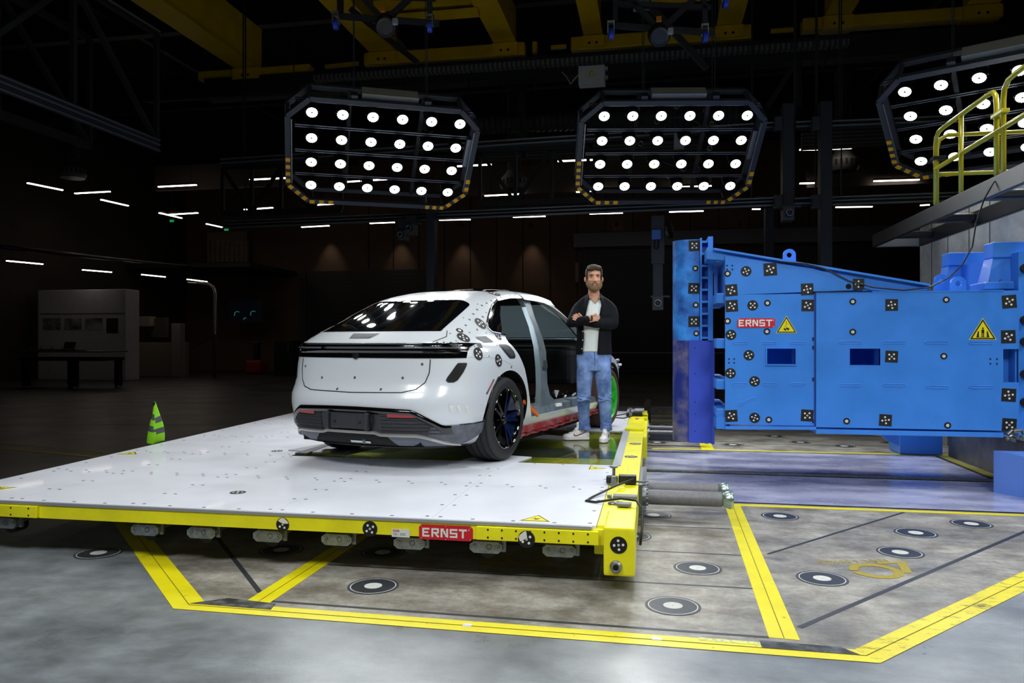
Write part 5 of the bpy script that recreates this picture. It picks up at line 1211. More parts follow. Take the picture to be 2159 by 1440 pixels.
def cap(mb, p0, r0, p1, r1, n=16):
    ell(mb, p0, (r0, r0, r0), n); ell(mb, p1, (r1, r1, r1), n); mb.cyl(p0, p1, r0, n, r2=r1); return mb
def chain(mb, pts, n=16):
    for (p, r), (q, s) in zip(pts, pts[1:]): cap(mb, p, r, q, s, n)
def loft(mb, rings, n=32, pw=1.0):
    """rings (cx, cy, z, rx, ry)"""
    rows = [[(cx+rx*math.copysign(abs(math.cos(a))**pw, math.cos(a)), cy+ry*math.copysign(abs(math.sin(a))**pw, math.sin(a)), z) for a in [2*PI*k/n for k in range(n)]] for cx, cy, z, rx, ry in rings]
    o = len(mb.v); mb.grid(rows, 0, True); mb.f += [tuple(o+k for k in range(n))[::-1], tuple(o+(len(rows)-1)*n+k for k in range(n))]; mb.m += [0, 0]
def remesh(mb, name, m, parent, voxel=.005, smooth=4, M=None, keep=None, local=True, **kw):
    me = bpy.data.meshes.new('tmp'); me.from_pydata(mb.v, [], mb.f)
    bm = bmesh.new(); bm.from_mesh(me); bmesh.ops.recalc_face_normals(bm, faces=bm.faces); bm.to_mesh(me); bm.free()
    o = bpy.data.objects.new('tmp', me); COL.objects.link(o)
    r = o.modifiers.new('r', 'REMESH'); r.mode = 'VOXEL'; r.voxel_size = voxel; r.use_smooth_shade = True
    if smooth: s = o.modifiers.new('s', 'SMOOTH'); s.factor = .6; s.iterations = smooth
    dg = bpy.context.evaluated_depsgraph_get(); e = bpy.data.meshes.new_from_object(o.evaluated_get(dg), depsgraph=dg); bpy.data.objects.remove(o)
    if keep:
        bm = bmesh.new(); bm.from_mesh(e); dead = [f for f in bm.faces if not keep(f.calc_center_median())]
        bmesh.ops.delete(bm, geom=dead, context='FACES'); bm.to_mesh(e); bm.free()
    if M is not None: e.transform(M)
    e.name = name; e.materials.clear(); e.materials.append(m); e.polygons.foreach_set('use_smooth', [True]*len(e.polygons))
    return link(name, e, parent, local=local, **kw)
# --- body: one continuous skin
B = MB()
loft(B, [(0, .0, .80, .13, .09), (0, 0, .92, .155, .105), (0, 0, 1.05, .14, .10), (0, 0, 1.2, .15, .105), (.003, .0, 1.34, .165, .11), (.004, .01, 1.43, .13, .09), (.004, .015, 1.50, .10, .075), (.004, .015, 1.54, .06, .06)])
chain(B, [((.004, .015, 1.50), .066), ((.0, .0, 1.60), .058), ((0, -.005, 1.68), .06)])
# head: cranium, face, jaw
ell(B, (0, .015, 1.765), (.080, .098, .092)); ell(B, (0, -.030, 1.70), (.068, .072, .098)); ell(B, (0, -.045, 1.645), (.052, .052, .048)); ell(B, (0, -.062, 1.615), (.028, .028, .02))
ell(B, (0, -.075, 1.762), (.052, .024, .030))                                  # brow ridge
B.add([(-.010, -.088, 1.735), (.010, -.088, 1.735), (.0, -.080, 1.745), (-.018, -.085, 1.685), (.018, -.085, 1.685), (0, -.122, 1.690), (0, -.098, 1.735)], [(0, 1, 2), (3, 5, 4), (0, 6, 1), (0, 3, 5, 6), (1, 6, 5, 4), (0, 2, 1), (0, 1, 4, 3)])
chain(B, [((0, -.095, 1.738), .009), ((0, -.108, 1.705), .011), ((0, -.112, 1.692), .013)], 10); ell(B, (-.014, -.100, 1.690), (.010, .011, .009), 10); ell(B, (.014, -.100, 1.690), (.010, .011, .009), 10)
for s in (-1, 1): ell(B, (s*.036, -.078, 1.700), (.022, .016, .018), 12); ell(B, (s*.092, .005, 1.712), (.010, .018, .031), 12); ell(B, (s*.086, .0, 1.712), (.012, .014, .024), 12)
ell(B, (0, -.095, 1.657), (.024, .012, .008), 12); ell(B, (0, -.094, 1.646), (.020, .012, .007), 12)
# arms
Sh1, El1, Wr1 = (-.135, .02, 1.405), (-.238, -.070, 1.262), (-.078, -.225, 1.288)
Sh2, El2, Wr2 = (.140, .02, 1.41), (.190, -.075, 1.245), (-.135, -.150, 1.275)
chain(B, [(Sh1, .042), (El1, .038), (Wr1, .027)]); chain(B, [(Sh2, .042), (El2, .038), (Wr2, .027)])
def hand(B, wr, palm, fdir, up, spread=.020, ln=.075, curl=(0, 0, -.01), flip=1, thumb=None):
    wr, palm, fdir, up = V(wr), V(palm), V(fdir).normalized(), V(up).normalized()
    side = up
    for k in range(5): c = wr.lerp(palm, k/4); cap(B, c-side*.026, .013, c+side*.026, .013, 10)
    for i, (o, L) in enumerate(((-1.5, .82), (-.5, 1.0), (.5, .96), (1.5, .76))):
        b = palm+side*(o*spread*.95); d = (fdir+side*o*.045).normalized(); a = b+d*ln*L*.45+V(curl)*.3; c = b+d*ln*L*.78+V(curl)*.8; e = b+d*ln*L+V(curl)*1.6
        chain(B, [(b, .0098), (a, .0092), (c, .0085), (e, .0074)], 10)
    if thumb: chain(B, [(wr.lerp(palm, .25)+side*thumb[0], .012), (wr.lerp(palm, .8)+side*thumb[1]+V((0, -.01, 0)), .011), (V(palm)+fdir*.03+side*(thumb[1]+.012)+V((0, -.012, 0)), .009)], 10)
# his left hand shows above the right forearm, fingers up and to the image left
hand(B, (-.145, -.150, 1.268), (-.165, -.158, 1.294), (-.90, -.10, .40), (.38, .0, .85), .0190, .076, (.0, .006, .0), thumb=(.03, .036))
# his right hand lies on the left upper arm, pointing to the image right
hand(B, (-.070, -.230, 1.290), (-.022, -.218, 1.300), (.93, .36, .08), (-.10, .05, .96), .0165, .066, (.0, .022, -.004), thumb=(.022, .030))
# legs and feet
Hp1, Kn1, An1 = (-.095, .02, .86), (-.095, .05, .49), (-.082, .17, .10)
Hp2, Kn2, An2 = (.095, .02, .86), (.118, .03, .49), (.142, .11, .10)
chain(B, [(Hp1, .085), (Kn1, .052), ((-.09, .13, .3), .045), (An1, .028)]); chain(B, [(Hp2, .085), (Kn2, .052), ((.13, .08, .3), .045), (An2, .028)])
chain(B, [(An1, .028), ((-.16, .17, .05), .022), ((-.24, .165, .045), .018)]); chain(B, [(An2, .028), ((.115, .05, .05), .022), ((.095, -.02, .045), .018)])
man = remesh(B, 'person', skin, None, .0046, 3, None, None, False, label='bearded man in black cardigan and blue jeans standing with crossed arms', cat='person')
man.matrix_world = MM
# --- hair, beard, face details
Hh = MB()
ell(Hh, (0, .030, 1.785), (.088, .098, .086)); ell(Hh, (-.008, -.035, 1.835), (.070, .068, .034)); ell(Hh, (-.028, -.062, 1.822), (.045, .038, .026)); ell(Hh, (.03, -.05, 1.828), (.048, .045, .03)); ell(Hh, (.0, .07, 1.74), (.074, .05, .09))
for s in (-1, 1): ell(Hh, (s*.078, -.012, 1.775), (.013, .036, .052)); ell(Hh, (s*.079, -.022, 1.735), (.008, .014, .026))
remesh(Hh, 'hair', hair_m, man, .0045, 1, keep=None)
Bd = MB()
for k in range(13):
    a = PI*(k/12); x = -.070*math.cos(a); y = -.018-.073*math.sin(a)**.8; z = 1.672-.058*math.sin(a)**1.2; rr = .013+.010*math.sin(a); ell(Bd, (x, y, z), (rr+.004, rr, rr+.012), 12)
ell(Bd, (0, -.085, 1.607), (.036, .024, .030)); ell(Bd, (0, -.070, 1.625), (.048, .034, .030))
for s in (-1, 1): chain(Bd, [((s*.0, -.103, 1.669), .0065), ((s*.022, -.101, 1.664), .007), ((s*.036, -.088, 1.645), .009), ((s*.034, -.082, 1.62), .012)], 10); chain(Bd, [((s*.078, -.016, 1.70), .008), ((s*.073, -.022, 1.665), .012)], 10)
remesh(Bd, 'beard', beard_m, man, .004, 2)
eb = MB()
for s in (-1, 1): chain(eb, [((s*.018, -.0985, 1.752), .0042), ((s*.036, -.0965, 1.757), .0044), ((s*.052, -.084, 1.752), .003)], 8)
eb.build('eyebrows', mat('brow_brown', (96, 66, 42), .8), man, local=True, smooth=True)
ey = MB()
for s in (-1, 1):
    ell(ey, (s*.033, -.0855, 1.733), (.0125, .008, .0058), 12); n0 = len(ey.m); ell(ey, (s*.033, -.0915, 1.7325), (.0052, .004, .0050), 10)
    for i in range(n0, len(ey.m)): ey.m[i] = 1
ey.build('eyes', [mat('eye_white', (196, 186, 178), .3), mat('iris_dark', (44, 44, 46), .2)], man, local=True, smooth=True)
lid = MB()
for s in (-1, 1): chain(lid, [((s*.0205, -.0905, 1.737), .003), ((s*.033, -.0945, 1.7405), .0036), ((s*.047, -.0865, 1.7365), .003)], 8)
lid.build('eyelids', mat('lid_shadow_skin', (150, 98, 80), .6), man, local=True, smooth=True)
lp = MB(); ell(lp, (0, -.101, 1.6525), (.019, .008, .0036), 12); lp.build('lips', mat('lip_skin', (176, 112, 96), .6), man, local=True, smooth=True)
# --- jeans
J = MB()
loft(J, [(0, .005, .755, .165, .10), (0, .005, .80, .178, .115), (.0, .005, .88, .183, .122), (0, .0, .96, .178, .118), (0, .0, 1.00, .168, .112)], 36)
def leg(J, pts):
    rows = pts; loft(J, rows, 28)
leg(J, [(-.080, .168, .112, .068, .084), (-.088, .162, .19, .056, .062), (-.092, .14, .28, .060, .066), (-.100, .10, .38, .066, .070), (-.100, .055, .485, .073, .076), (-.098, .03, .60, .080, .084), (-.092, .015, .72, .088, .098), (-.085, .01, .82, .088, .105), (-.08, .01, .90, .080, .095)])
leg(J, [(.146, .125, .112, .066, .084), (.140, .105, .19, .057, .062), (.134, .09, .28, .062, .066), (.126, .06, .38, .066, .070), (.117, .035, .485, .070, .074), (.108, .02, .60, .080, .084), (.096, .01, .72, .088, .098), (.086, .01, .82, .088, .105), (.08, .01, .90, .080, .095)])
for (cx, cy, zs_) in ((-.098, .05, (.47, .495, .44)), (.118, .035, (.44, .47, .50)), (-.086, .16, (.185, .215)), (.141, .10, (.19, .225))):
    for z in zs_:       # creases at knees and ankles
        r = .072 if z > .3 else .058; pts = []
        for k in range(9): a = -PI*(.08+.84*k/8); pts.append((V((cx+r*math.cos(a), cy+r*math.sin(a), z+.012*math.sin(k*.9+z*40))), .0075))
        chain(J, pts, 8)
remesh(J, 'jeans', denim, man, .0055, 3)
st = MB(); navy = mat('denim_seam', (58, 78, 130), .8)
for p in ([(-.004, -.112, .985), (-.006, -.120, .93), (-.002, -.118, .88), (.0, -.108, .80)], [(-.165, -.05, .985), (-.15, -.077, .955), (-.115, -.10, .945)], [(.055, -.108, .965), (.11, -.092, .945), (.16, -.055, .965)], [(.183, -.01, .95), (.182, -.01, .80), (.178, .0, .7), (.187, .02, .49)]): st.tube(p, .0028, 6)
st.build('jeans_seams', navy, man, local=True, smooth=True)
# --- t-shirt
T = MB()
loft(T, [(0, -.004, .955, .172, .122), (0, -.004, 1.05, .163, .118), (0, -.002, 1.2, .165, .120), (.0, .0, 1.34, .172, .124), (.003, .008, 1.43, .148, .108), (.003, .015, 1.495, .098, .085), (.003, .018, 1.535, .078, .066)], 36)
T2 = remesh(T, 't_shirt', tee_m, man, .005, 3, keep=lambda p: not (p.y < -.005 and p.z > 1.462+abs(p.x-.004)*.95))
vn = MB(); vn.tube([(-.066, -.045, 1.528), (-.040, -.083, 1.500), (.0, -.112, 1.458), (.004, -.113, 1.455), (.045, -.084, 1.502), (.070, -.040, 1.535)], .0042, 8); vn.build('collar_trim', mat('collar_olive', (120, 124, 96), .8), man, local=True, smooth=True)
# --- cardigan: open front, sleeves, ribbed bands, buttons
K = MB()
loft(K, [(0, .0, .925, .188, .135), (0, .0, .95, .190, .136), (0, .0, 1.05, .182, .132), (0, .0, 1.2, .182, .134), (.002, .0, 1.34, .192, .136), (.004, .01, 1.42, .168, .120), (.004, .018, 1.495, .112, .092), (.004, .022, 1.545, .082, .068)], 36)
chain(K, [((-.070, .045, 1.520), .034), ((-.105, .03, 1.474), .050), ((-.145, .02, 1.425), .060), ((-.178, .005, 1.385), .060), ((-.205, -.03, 1.33), .058), (V(El1)+V((0, 0, -.002)), .056), ((-.15, -.15, 1.272), .048), ((-.088, -.215, 1.284), .041)])
chain(K, [((.076, .045, 1.520), .034), ((.110, .03, 1.476), .052), ((.152, .02, 1.432), .063), ((.184, .005, 1.39), .064), ((.194, -.03, 1.33), .063), (El2, .060), ((.05, -.150, 1.242), .054), ((-.11, -.145, 1.262), .040)])
for k in range(4):
    a = k*.9; chain(K, [((-.25+k*.035, -.11-k*.02, 1.30), .02), ((-.235+k*.035, -.13-k*.02, 1.25), .022)], 8)
def open_front(p):
    if p.z > 1.515 and abs(p.x-.004) < .064 and p.y < .045: return False
    if p.y > -.055 or p.z < .9: return True
    if abs(p.y) > .145 and 1.20 < p.z < 1.36: return True     # never cut the sleeves
    c = interp([(.9, -.055), (1.1, -.045), (1.3, -.03), (1.45, -.002), (1.56, .004)], p.z); w = interp([(.9, .082), (1.1, .080), (1.3, .080), (1.42, .078), (1.50, .062), (1.56, .052)], p.z)
    return not (c-w < p.x < c+w and p.y < -.06 and (p.z < 1.205 or p.z > 1.33 or p.y > -.138))
remesh(K, 'cardigan', knit, man, .005, 3, keep=open_front)
kb = MB(); kb.tube([(-.140, -.112, .93), (-.128, -.122, 1.05), (-.125, -.125, 1.17)], .010, 8); kb.build('button_band', knit, man, local=True, smooth=True); kb = MB(); kb.tube([(.030, -.135, .93), (.036, -.133, 1.05), (.045, -.135, 1.17)], .008, 8); kb.build('front_band', knit, man, local=True, smooth=True); kb = MB(); kb.tube([(-.108, -.118, 1.33), (-.082, -.108, 1.44), (-.062, -.070, 1.51), (-.066, .0, 1.555), (0, .075, 1.575), (.07, .01, 1.56), (.066, -.065, 1.515), (.074, -.108, 1.44), (.052, -.132, 1.33)], .0085, 8)
kb.build('neck_band', knit, man, local=True, smooth=True)
bt_ = MB()
for p in ((-.138, -.124, .985), (-.130, -.133, 1.075), (-.128, -.137, 1.165)): bt_.cyl(p, (p[0], p[1]-.004, p[2]), .006, 10)
bt_.build('buttons', mat('pale_button', (196, 190, 180), .3), man, local=True)
wb_ = MB(); wb_.tube([(-.052, -.226+.027*math.cos(a), 1.296+.030*math.sin(a)) for a in [2*PI*k/18 for k in range(18)]], .005, 8, 0, True); wb_.tube([(-.041, -.223+.026*math.cos(a), 1.298+.029*math.sin(a)) for a in [2*PI*k/18 for k in range(18)]], .0035, 8, 0, True); wb_.build('bracelet', black, man, local=True, smooth=True)
# --- sneakers: local toe +x, outer side -y
def shoe(heel, toe, side, label):
    heel = V(heel); toe = V(toe); d = (toe-heel).normalized(); s = V((-d.y, d.x, 0)); 
    M = Matrix(((d.x, s.x, 0, heel.x), (d.y, s.y, 0, heel.y), (0, 0, 1, 0), (0, 0, 0, 1)))
    L = .292
    def outl(g=0.0): return [(L*t, sgn*(w+g)) for sgn, seq in ((-1, 1), (1, -1)) for t, w in [(0.0-g, .018), (.04, .032), (.15, .037), (.35, .035), (.55, .041), (.75, .047), (.9, .037), (.97, .022), (1.0+g, .008)][::seq]]
    u = MB()
    loft(u, [(L*.5, 0, .024, L*.485, .040), (L*.5, 0, .04, L*.48, .042), (L*.46, 0, .055, L*.42, .038)], 32, .85)
    ell(u, (L*.80, 0, .040), (.058, .043, .030)); ell(u, (L*.60, 0, .050), (.070, .038, .038)); ell(u, (L*.42, 0, .075), (.060, .034, .040)); ell(u, (L*.16, 0, .060), (.050, .037, .05))
    loft(u, [(L*.25, 0, .05, .075, .037), (L*.24, 0, .10, .064, .038), (L*.235, 0, .14, .058, .042), (L*.235, 0, .168, .058, .044)], 28)
    chain(u, [((L*.48, 0, .10), .028), ((L*.36, 0, .135), .026), ((L*.40, 0, .175), .020)], 12)
    o = remesh(u, 'sneaker', shoe_w, man, .0045, 2, M)
    q = MB(); q.prism(outl(.0), .026, M @ Matrix.Translation((0, 0, .0065))); q.build('midsole', mat('sole_white', (226, 222, 224), .5), o, local=True)
    q = MB(); q.prism(outl(.001), .0065, M @ Matrix.Translation((0, 0, .001))); q.build('outsole', mat('outsole_dark', (60, 34, 40), .6), o, local=True)
    # side swoosh and ankle patch lie on the upper
    bv = BVHTree.FromPolygons([v.co.copy() for v in o.data.vertices], [tuple(p.vertices) for p in o.data.polygons])
    def on_up(a, b, sd):
        w0 = M @ V((a, sd*.2, b)); dr = (M.to_3x3() @ V((0, -sd, 0))); p, n, _, _ = bv.ray_cast(w0, dr)
        return (p-dr*.0022) if p else (M @ V((a, sd*.045, b)))
    sw = MB()
    for sd in (-1, 1):
        up_ = [(.160, .085), (.166, .070), (.160, .058), (.140, .056), (.110, .066), (.070, .082), (.030, .100)]; lo_ = [(.160, .085), (.178, .062), (.172, .046), (.145, .043), (.108, .055), (.068, .074), (.030, .097)]
        sw.grid([[on_up(a, b, sd) for a, b in up_], [on_up((a+c)/2, (b+e)/2, sd) for (a, b), (c, e) in zip(up_, lo_)], [on_up(a, b, sd) for a, b in lo_]])
        sw.grid([[on_up(a, b, sd) for a, b in ((.10, .128), (.125, .118))], [on_up(a, b, sd) for a, b in ((.095, .118), (.12, .106))]])
    sw.build('side_emblem', shoe_r, o, local=True)
    lc = MB()
    for k in range(6):
        a = .215-.021*k; z = .078+.0165*k
        pts = []
        for t in range(7):
            yy = -.026+.052*t/6; w0 = M @ V((a+.004*math.sin(t*2), yy, .3)); p, n, _, _ = bv.ray_cast(w0, V((0, 0, -1))); pts.append((p+V((0, 0, .003))) if p else M @ V((a, yy, z)))
        lc.tube(pts, .0036, 6)
    lc.build('laces', mat('lace_white', (214, 212, 210), .7), o, local=True, smooth=True)
    tg = MB(); tg.bbox((L*.36-.006, -.016, .165), (L*.36+.006, .016, .185), .003, 0, M); tg.build('tongue_label', mat('label_grey', (90, 90, 96), .6), o, local=True)
    return o
shoe((-.030, .185, 0), (-.32, .165, 0), -1, 'left')
shoe((.162, .185, 0), (.078, -.10, 0), 1, 'right')
# ---------------------------------------------------------------- overhead steelwork, cranes, rails, strip lights
ORD = ['first', 'second', 'third', 'fourth', 'fifth', 'sixth', 'seventh', 'eighth', 'ninth', 'tenth', 'eleventh', 'twelfth', 'thirteenth', 'fourteenth']
crane_y = mat('crane_yellow', (216, 176, 14), .5, var=.05, scale=2)
dk = mat('dark_steelwork', (30, 33, 38), .55, .2)
alr = mat('rail_aluminium', (120, 124, 132), .38, .6)
YC = 17.0
def carriage(p0, p1, hpx, label):
    a = at_Y(*p0, YC); b = at_Y(*p1, YC); h = hpx*YC/FPX*.9; z = (a.z+b.z)/2
    t = thing('crane_end_carriage', ((a.x+b.x)/2, YC, z-h), label, 'crane', 'yellow crane carriages under the roof')
    MB().bbox((a.x, YC-.15, z-h), (b.x, YC+.15, z), .02).build('carriage_beam', crane_y, t)
    return t, a, b, z, h
def girder(par, px, z, w=.36, hgt=.85, name='crane_girder', y0=4.0, lean=0):
    c = at_Y(px, 100, YC).x; mb = MB()
    mb.box((c-w/2, y0, z), (c+w/2, YC+.1, z+hgt)); mb.box((c-w/2-.06, y0, z-.03), (c+w/2+.06, YC+.1, z)); 
    mb.add([(c-w/2-.1, YC-.25, z-.05), (c+w/2+.1, YC-.25, z-.05), (c+w/2+.1, YC+.15, z-.05), (c-w/2-.1, YC+.15, z-.05), (c-w/2-.1, YC-.25, z-.3), (c+w/2+.1, YC-.25, z-.3), (c+w/2+.1, YC+.15, z-.3), (c-w/2-.1, YC+.15, z-.3)], [(0, 3, 2, 1), (4, 5, 6, 7), (0, 1, 5, 4), (1, 2, 6, 5), (2, 3, 7, 6), (3, 0, 4, 7)])
    for dx in (-.08, .08): mb.cyl((c+dx, YC-.255, z-.22), (c+dx, YC-.26, z-.22), .03, 8, mi=1)
    return mb.build(name, [crane_y, matt], par)
t, a, b, z, h = carriage((425, 158), (657, 136), 22, 'leftmost yellow crane carriage carrying one long girder'); girder(t, 528, z+.02, .48, 1.0)
t, a, b, z, h = carriage((772, 118), (1108, 92), 30, 'second yellow crane carriage above the left lamp frame'); girder(t, 812, z+.02, .5); girder(t, 1068, z+.02, .4)
mb = MB(); mb.bar((at_Y(686, 143, YC).x, YC, z-h*.7), (a.x-.1, YC, z-h*.6), .08, .08); mb.box((a.x-.14, YC-.1, z-h*.9), (a.x, YC+.1, z-h*.2), 1); mb.build('buffer_rod', [crane_y, matt], t)
t, a, b, z, h = carriage((1205, 84), (1583, 56), 31, 'third yellow crane carriage above the middle lamp frame'); girder(t, 1252, z+.02, .3); girder(t, 1535, z+.02, .4)
mb = MB(); mb.bar((at_Y(1162, 100, YC).x, YC, z-h*.5), (a.x-.12, YC, z-h*.5), .08, .08); mb.build('buffer_rod', crane_y, t); mb = MB(); mb.bar((at_Y(1128, 92, YC).x, YC, z-h*.9), (at_Y(1128, 92, YC).x, YC, z), .1, .1, 0, up=(1, 0, 0)); mb.build('end_stop', crane_y, t)
t, a, b, z, h = carriage((1690, 44), (2110, 14), 26, 'rightmost yellow crane carriage near the top right corner'); girder(t, 1762, z+.02, .4); girder(t, 2062, z+.02, .5)
mb = MB(); mb.bar((at_Y(1625, 66, YC).x, YC, z-h*.7), (a.x-.15, YC, z-h*.7), .08, .08); mb.build('buffer_rod', crane_y, t)
cw = at_Y(1000, 20, 15.0); mb = MB(); x0_, x1_ = at_Y(790, 20, 15.0).x, at_Y(1010, 10, 15.0).x; mb.box((x0_, 14.9, cw.z-.12), (x1_, 15.1, cw.z)); mb.box((x0_, 14.9, cw.z+.1), (x1_, 15.1, cw.z+.3)); mb.build('yellow_cross_beam', crane_y, label='yellow double cross beam between the girders at the top', cat='beam')
x0_, x1_ = at_Y(1370, 20, 15.0).x, at_Y(1560, 10, 15.0).x; mb = MB(); mb.box((x0_, 14.9, cw.z-.15), (x1_, 15.1, cw.z+.05)); mb.build('yellow_cross_beam', crane_y, label='yellow cross beam behind the right camera rig', cat='beam')
# dark runway beam under the carriages, grey cable tray
mb = MB(); zr_ = at_Y(1100, 125, YC).z; mb.box((at_Y(440, 180, YC).x, YC-.2, zr_-.5), (XR-.1, YC+.2, zr_-.02)); mb.build('crane_runway', dk, label='dark steel runway beam under the yellow carriages', cat='beam')
tray_m = stripe_mat('perforated_tray', (96, 98, 100), (44, 46, 50), .05, 0, .5, .5)
a = at_Y(664, 163, 15.5); b = at_Y(1788, 97, 15.5); z = (a.z+b.z)/2
t = thing('cable_tray', ((a.x+b.x)/2, 15.5, z), 'perforated grey cable tray running below the yellow crane', 'tray')
MB().box((a.x, 15.4, z-.05), (b.x, 15.6, z+.06)).build('tray', tray_m, t)
for k in range(8): x = a.x+.7+k*(b.x-a.x-1)/7; MB().bar((x, 15.5, z+.05), (x-.15, 15.6, z-.5), .03, .03).build('hanger', dk, t)
a = at_Y(310, 222, 15.5); b = at_Y(655, 183, 15.5); mb = MB().box((a.x, 15.4, (a.z+b.z)/2-.04), (b.x, 15.55, (a.z+b.z)/2+.05))
for u in (.1, .9): p = a.lerp(b, u); mb.cyl((p.x, 15.5, (a.z+b.z)/2), (p.x, 15.5, ZC-.01), .012, 6)
mb.build('conduit', dk, label='dark conduit left of the cable tray', cat='pipe')
# control box with warning triangle
c = at_Y(1249, 160, 13.2); t = thing('control_box', (c.x, 13.2, c.z-.16), 'light grey control box with a warning triangle under the cable tray', 'box')
MB().bbox((c.x-.235, 13.1, c.z-.16), (c.x+.22, 13.35, c.z+.15), .01).build('enclosure', box_grey, t)
mb = MB(); warn_tri(mb, frame((c.x, 13.098, c.z), (0, -1, 0), (1, 0, 0)), .11, 'bolt'); mb.build('warning_triangle', [black_st, mat('dull_warning_yellow', (200, 170, 20), .5)], t)
mb = MB(); mb.tube([(c.x-.22, 13.2, c.z+.05), (c.x-.3, 13.2, c.z-.02), (c.x-.38, 13.2, c.z-.12), (c.x-.46, 13.3, c.z+.05), (c.x-.55, 13.4, c.z+.17)], .012, 6); mb.bar((c.x+.1, 13.2, c.z+.14), (c.x+.1, 15.4, c.z+.9), .03, .03, 1); mb.bar((c.x-.1, 13.2, c.z+.14), (c.x-.1, 15.4, c.z+.9), .03, .03, 1); mb.build('cable_and_hangers', [mat('pale_cable', (150, 146, 130), .5), dk], t)
mb = MB(); 
for dz in (.09, -.06): mb.bbox((c.x+.22, 13.12, c.z+dz-.03), (c.x+.27, 13.2, c.z+dz+.03), .005)
mb.build('cable_glands', steel, t)
# aluminium camera rails across the hall
YR_ = 14.0
def rail(p0, p1, label, rows=((0, .03), (-.09, .03), (-.2, .05)), Y=YR_):
    a = at_Y(*p0, Y); b = at_Y(*p1, Y); t = thing('camera_rail', ((a.x+b.x)/2, Y, min(a.z, b.z)-.3), label, 'rail', 'camera rails across the hall')
    for dz, w in rows: mb = MB(); mb.bar(a+V((0, 0, dz)), b+V((0, 0, dz)), .05, w); mb.build('rail_profile', alr, t)
    mb = MB(); mb.bar(a+V((0, .06, -.05)), b+V((0, .06, -.05)), .04, .16); mb.build('rail_web', dk, t)
    for u in (.04, .96): p = a.lerp(b, u); mb = MB(); mb.bar((p.x, Y+.12, p.z-.1), (p.x, Y+.12, ZC-.01), .02, .02, 0, up=(1, 0, 0)); mb.bar((p.x, Y+.12, p.z), (p.x, Y, p.z), .06, .06); mb.build('rail_hanger', dk, t)
    return t
rail((465, 336), (1642, 258), 'upper left camera rail passing behind both lamp frames', ((0, .025), (-.08, .025)))
rail((1752, 256), (2300, 232), 'upper right camera rail behind the rightmost lamp frame', ((0, .025), (-.08, .025)))
rail((1678, 258), (1728, 256), 'short upper camera rail between the two dark columns', ((0, .025), (-.08, .025)))
rail((470, 467), (1640, 417), 'lower left camera rail just above the car roof', ((0, .022), (-.06, .022), (-.13, .03)))
rail((1757, 416), (2300, 396), 'lower right camera rail behind the walkway', ((0, .022), (-.06, .022), (-.13, .03)))
rail((1675, 419), (1725, 417), 'short lower camera rail between the two dark columns', ((0, .025), (-.09, .025)))
def column(px0, px1, py0, py1, Y, label, foot=False):
    a = at_Y(px0, py0, Y); b = at_Y(px1, py1, Y); z0 = 0.003 if foot else b.z
    t = thing('rail_column', ((a.x+b.x)/2, Y, z0), label, 'column', 'dark columns carrying the rails'); w = b.x-a.x
    MB().bbox((a.x, Y-.12, z0), (b.x, Y+.12, a.z), .01).build('post', mat('column_blue_black', (34, 40, 50), .5, .2), t)
    for z in (at_Y(px0, 262, Y).z, at_Y(px0, 425, Y).z):
        if z > z0: MB().bbox((a.x-.14, Y-.16, z-.14), (a.x-.005, Y-.02, z+.1), .015).build('clamp', dsteel, t)
    return t
column(1648, 1672, 222, 452, 13.8, 'hanging dark column above the blue barrier with a camera under it')
column(1727, 1752, 218, 760, 13.8, 'tall dark column right of the hanging one, standing behind the barrier', True)
column(902, 919, 432, 760, 13.8, 'dark column standing behind the white car roof', True)
column(1612, 1630, 440, 760, 16.6, 'slim dark column farther back, left of the hanging column', True)
column(1100, 1110, 160, 330, 17.8, 'slim dark hanger bar under the cable tray between the lamp frames')
# hanging cameras
def hang_cam(px, py, Y, s, label, drop=None, blue_part=False):
    c = at_Y(px, py, Y); t = thing('hanging_camera', tuple(c), label, 'camera', 'high speed cameras hung from the rails')
    MB().bbox((c.x-.09*s, Y-.1, c.z-.11*s), (c.x+.09*s, Y+.15, c.z+.11*s), .01).build('camera_body', mat('camera_grey', (66, 68, 72), .5, .3), t)
    mb = MB(); mb.lathe([(.0, .07), (.035*s, .07), (.04*s, .09), (.055*s, .09), (.06*s, .0)], 20, frame((c.x, Y-.1, c.z), (0, -1, 0))); mb.build('camera_lens', black, t, smooth='auto')
    mb = MB(); mb.lathe([(.058*s, .091), (.05*s, .093), (.046*s, .091)], 20, frame((c.x, Y-.1, c.z), (0, -1, 0))); mb.build('lens_ring', steel, t)
    if drop:
        d = at_Y(px, drop, Y); mb = MB(); mb.bbox((c.x-.085*s, Y-.05, c.z+.12*s), (c.x+.085*s, Y+.08, d.z), .01); mb.bbox((c.x-.11*s, Y-.07, c.z+(d.z-c.z)*.45), (c.x+.11*s, Y+.1, d.z), .01); mb.build('telescopic_mast', mat('column_blue_black'), t)
        MB().bbox((c.x-.12*s, Y-.08, c.z+.10*s), (c.x+.2*s, Y+.08, c.z+.13*s), .005).build('mount_plate', dsteel, t)
    if blue_part:
        z = at_Y(px, 498, Y).z; MB().bbox((c.x-.10, Y-.14, z-.07), (c.x+.05, Y-.06, z+.09), .01).build('blue_motor', mat('blue_motor', (40, 80, 160), .5), t)
        mb = MB(); mb.lathe([(0, .03), (.1, .03), (.14, .02), (.14, -.02), (.1, -.03), (0, -.03)], 24, frame((c.x+.19, Y-.12, z+.07), (.9, -.4, .1))); mb.build('cable_reel', black, t, smooth='auto')
        MB().cyl((c.x-.02, Y-.1, z-.07), (c.x-.03, Y-.1, z-.22), .04, 12).build('motor_shaft', black, t)
    return t
hang_cam(1387, 640, 13.0, 1.0, 'camera on a long telescopic mast left of the blue pole', 455, True)
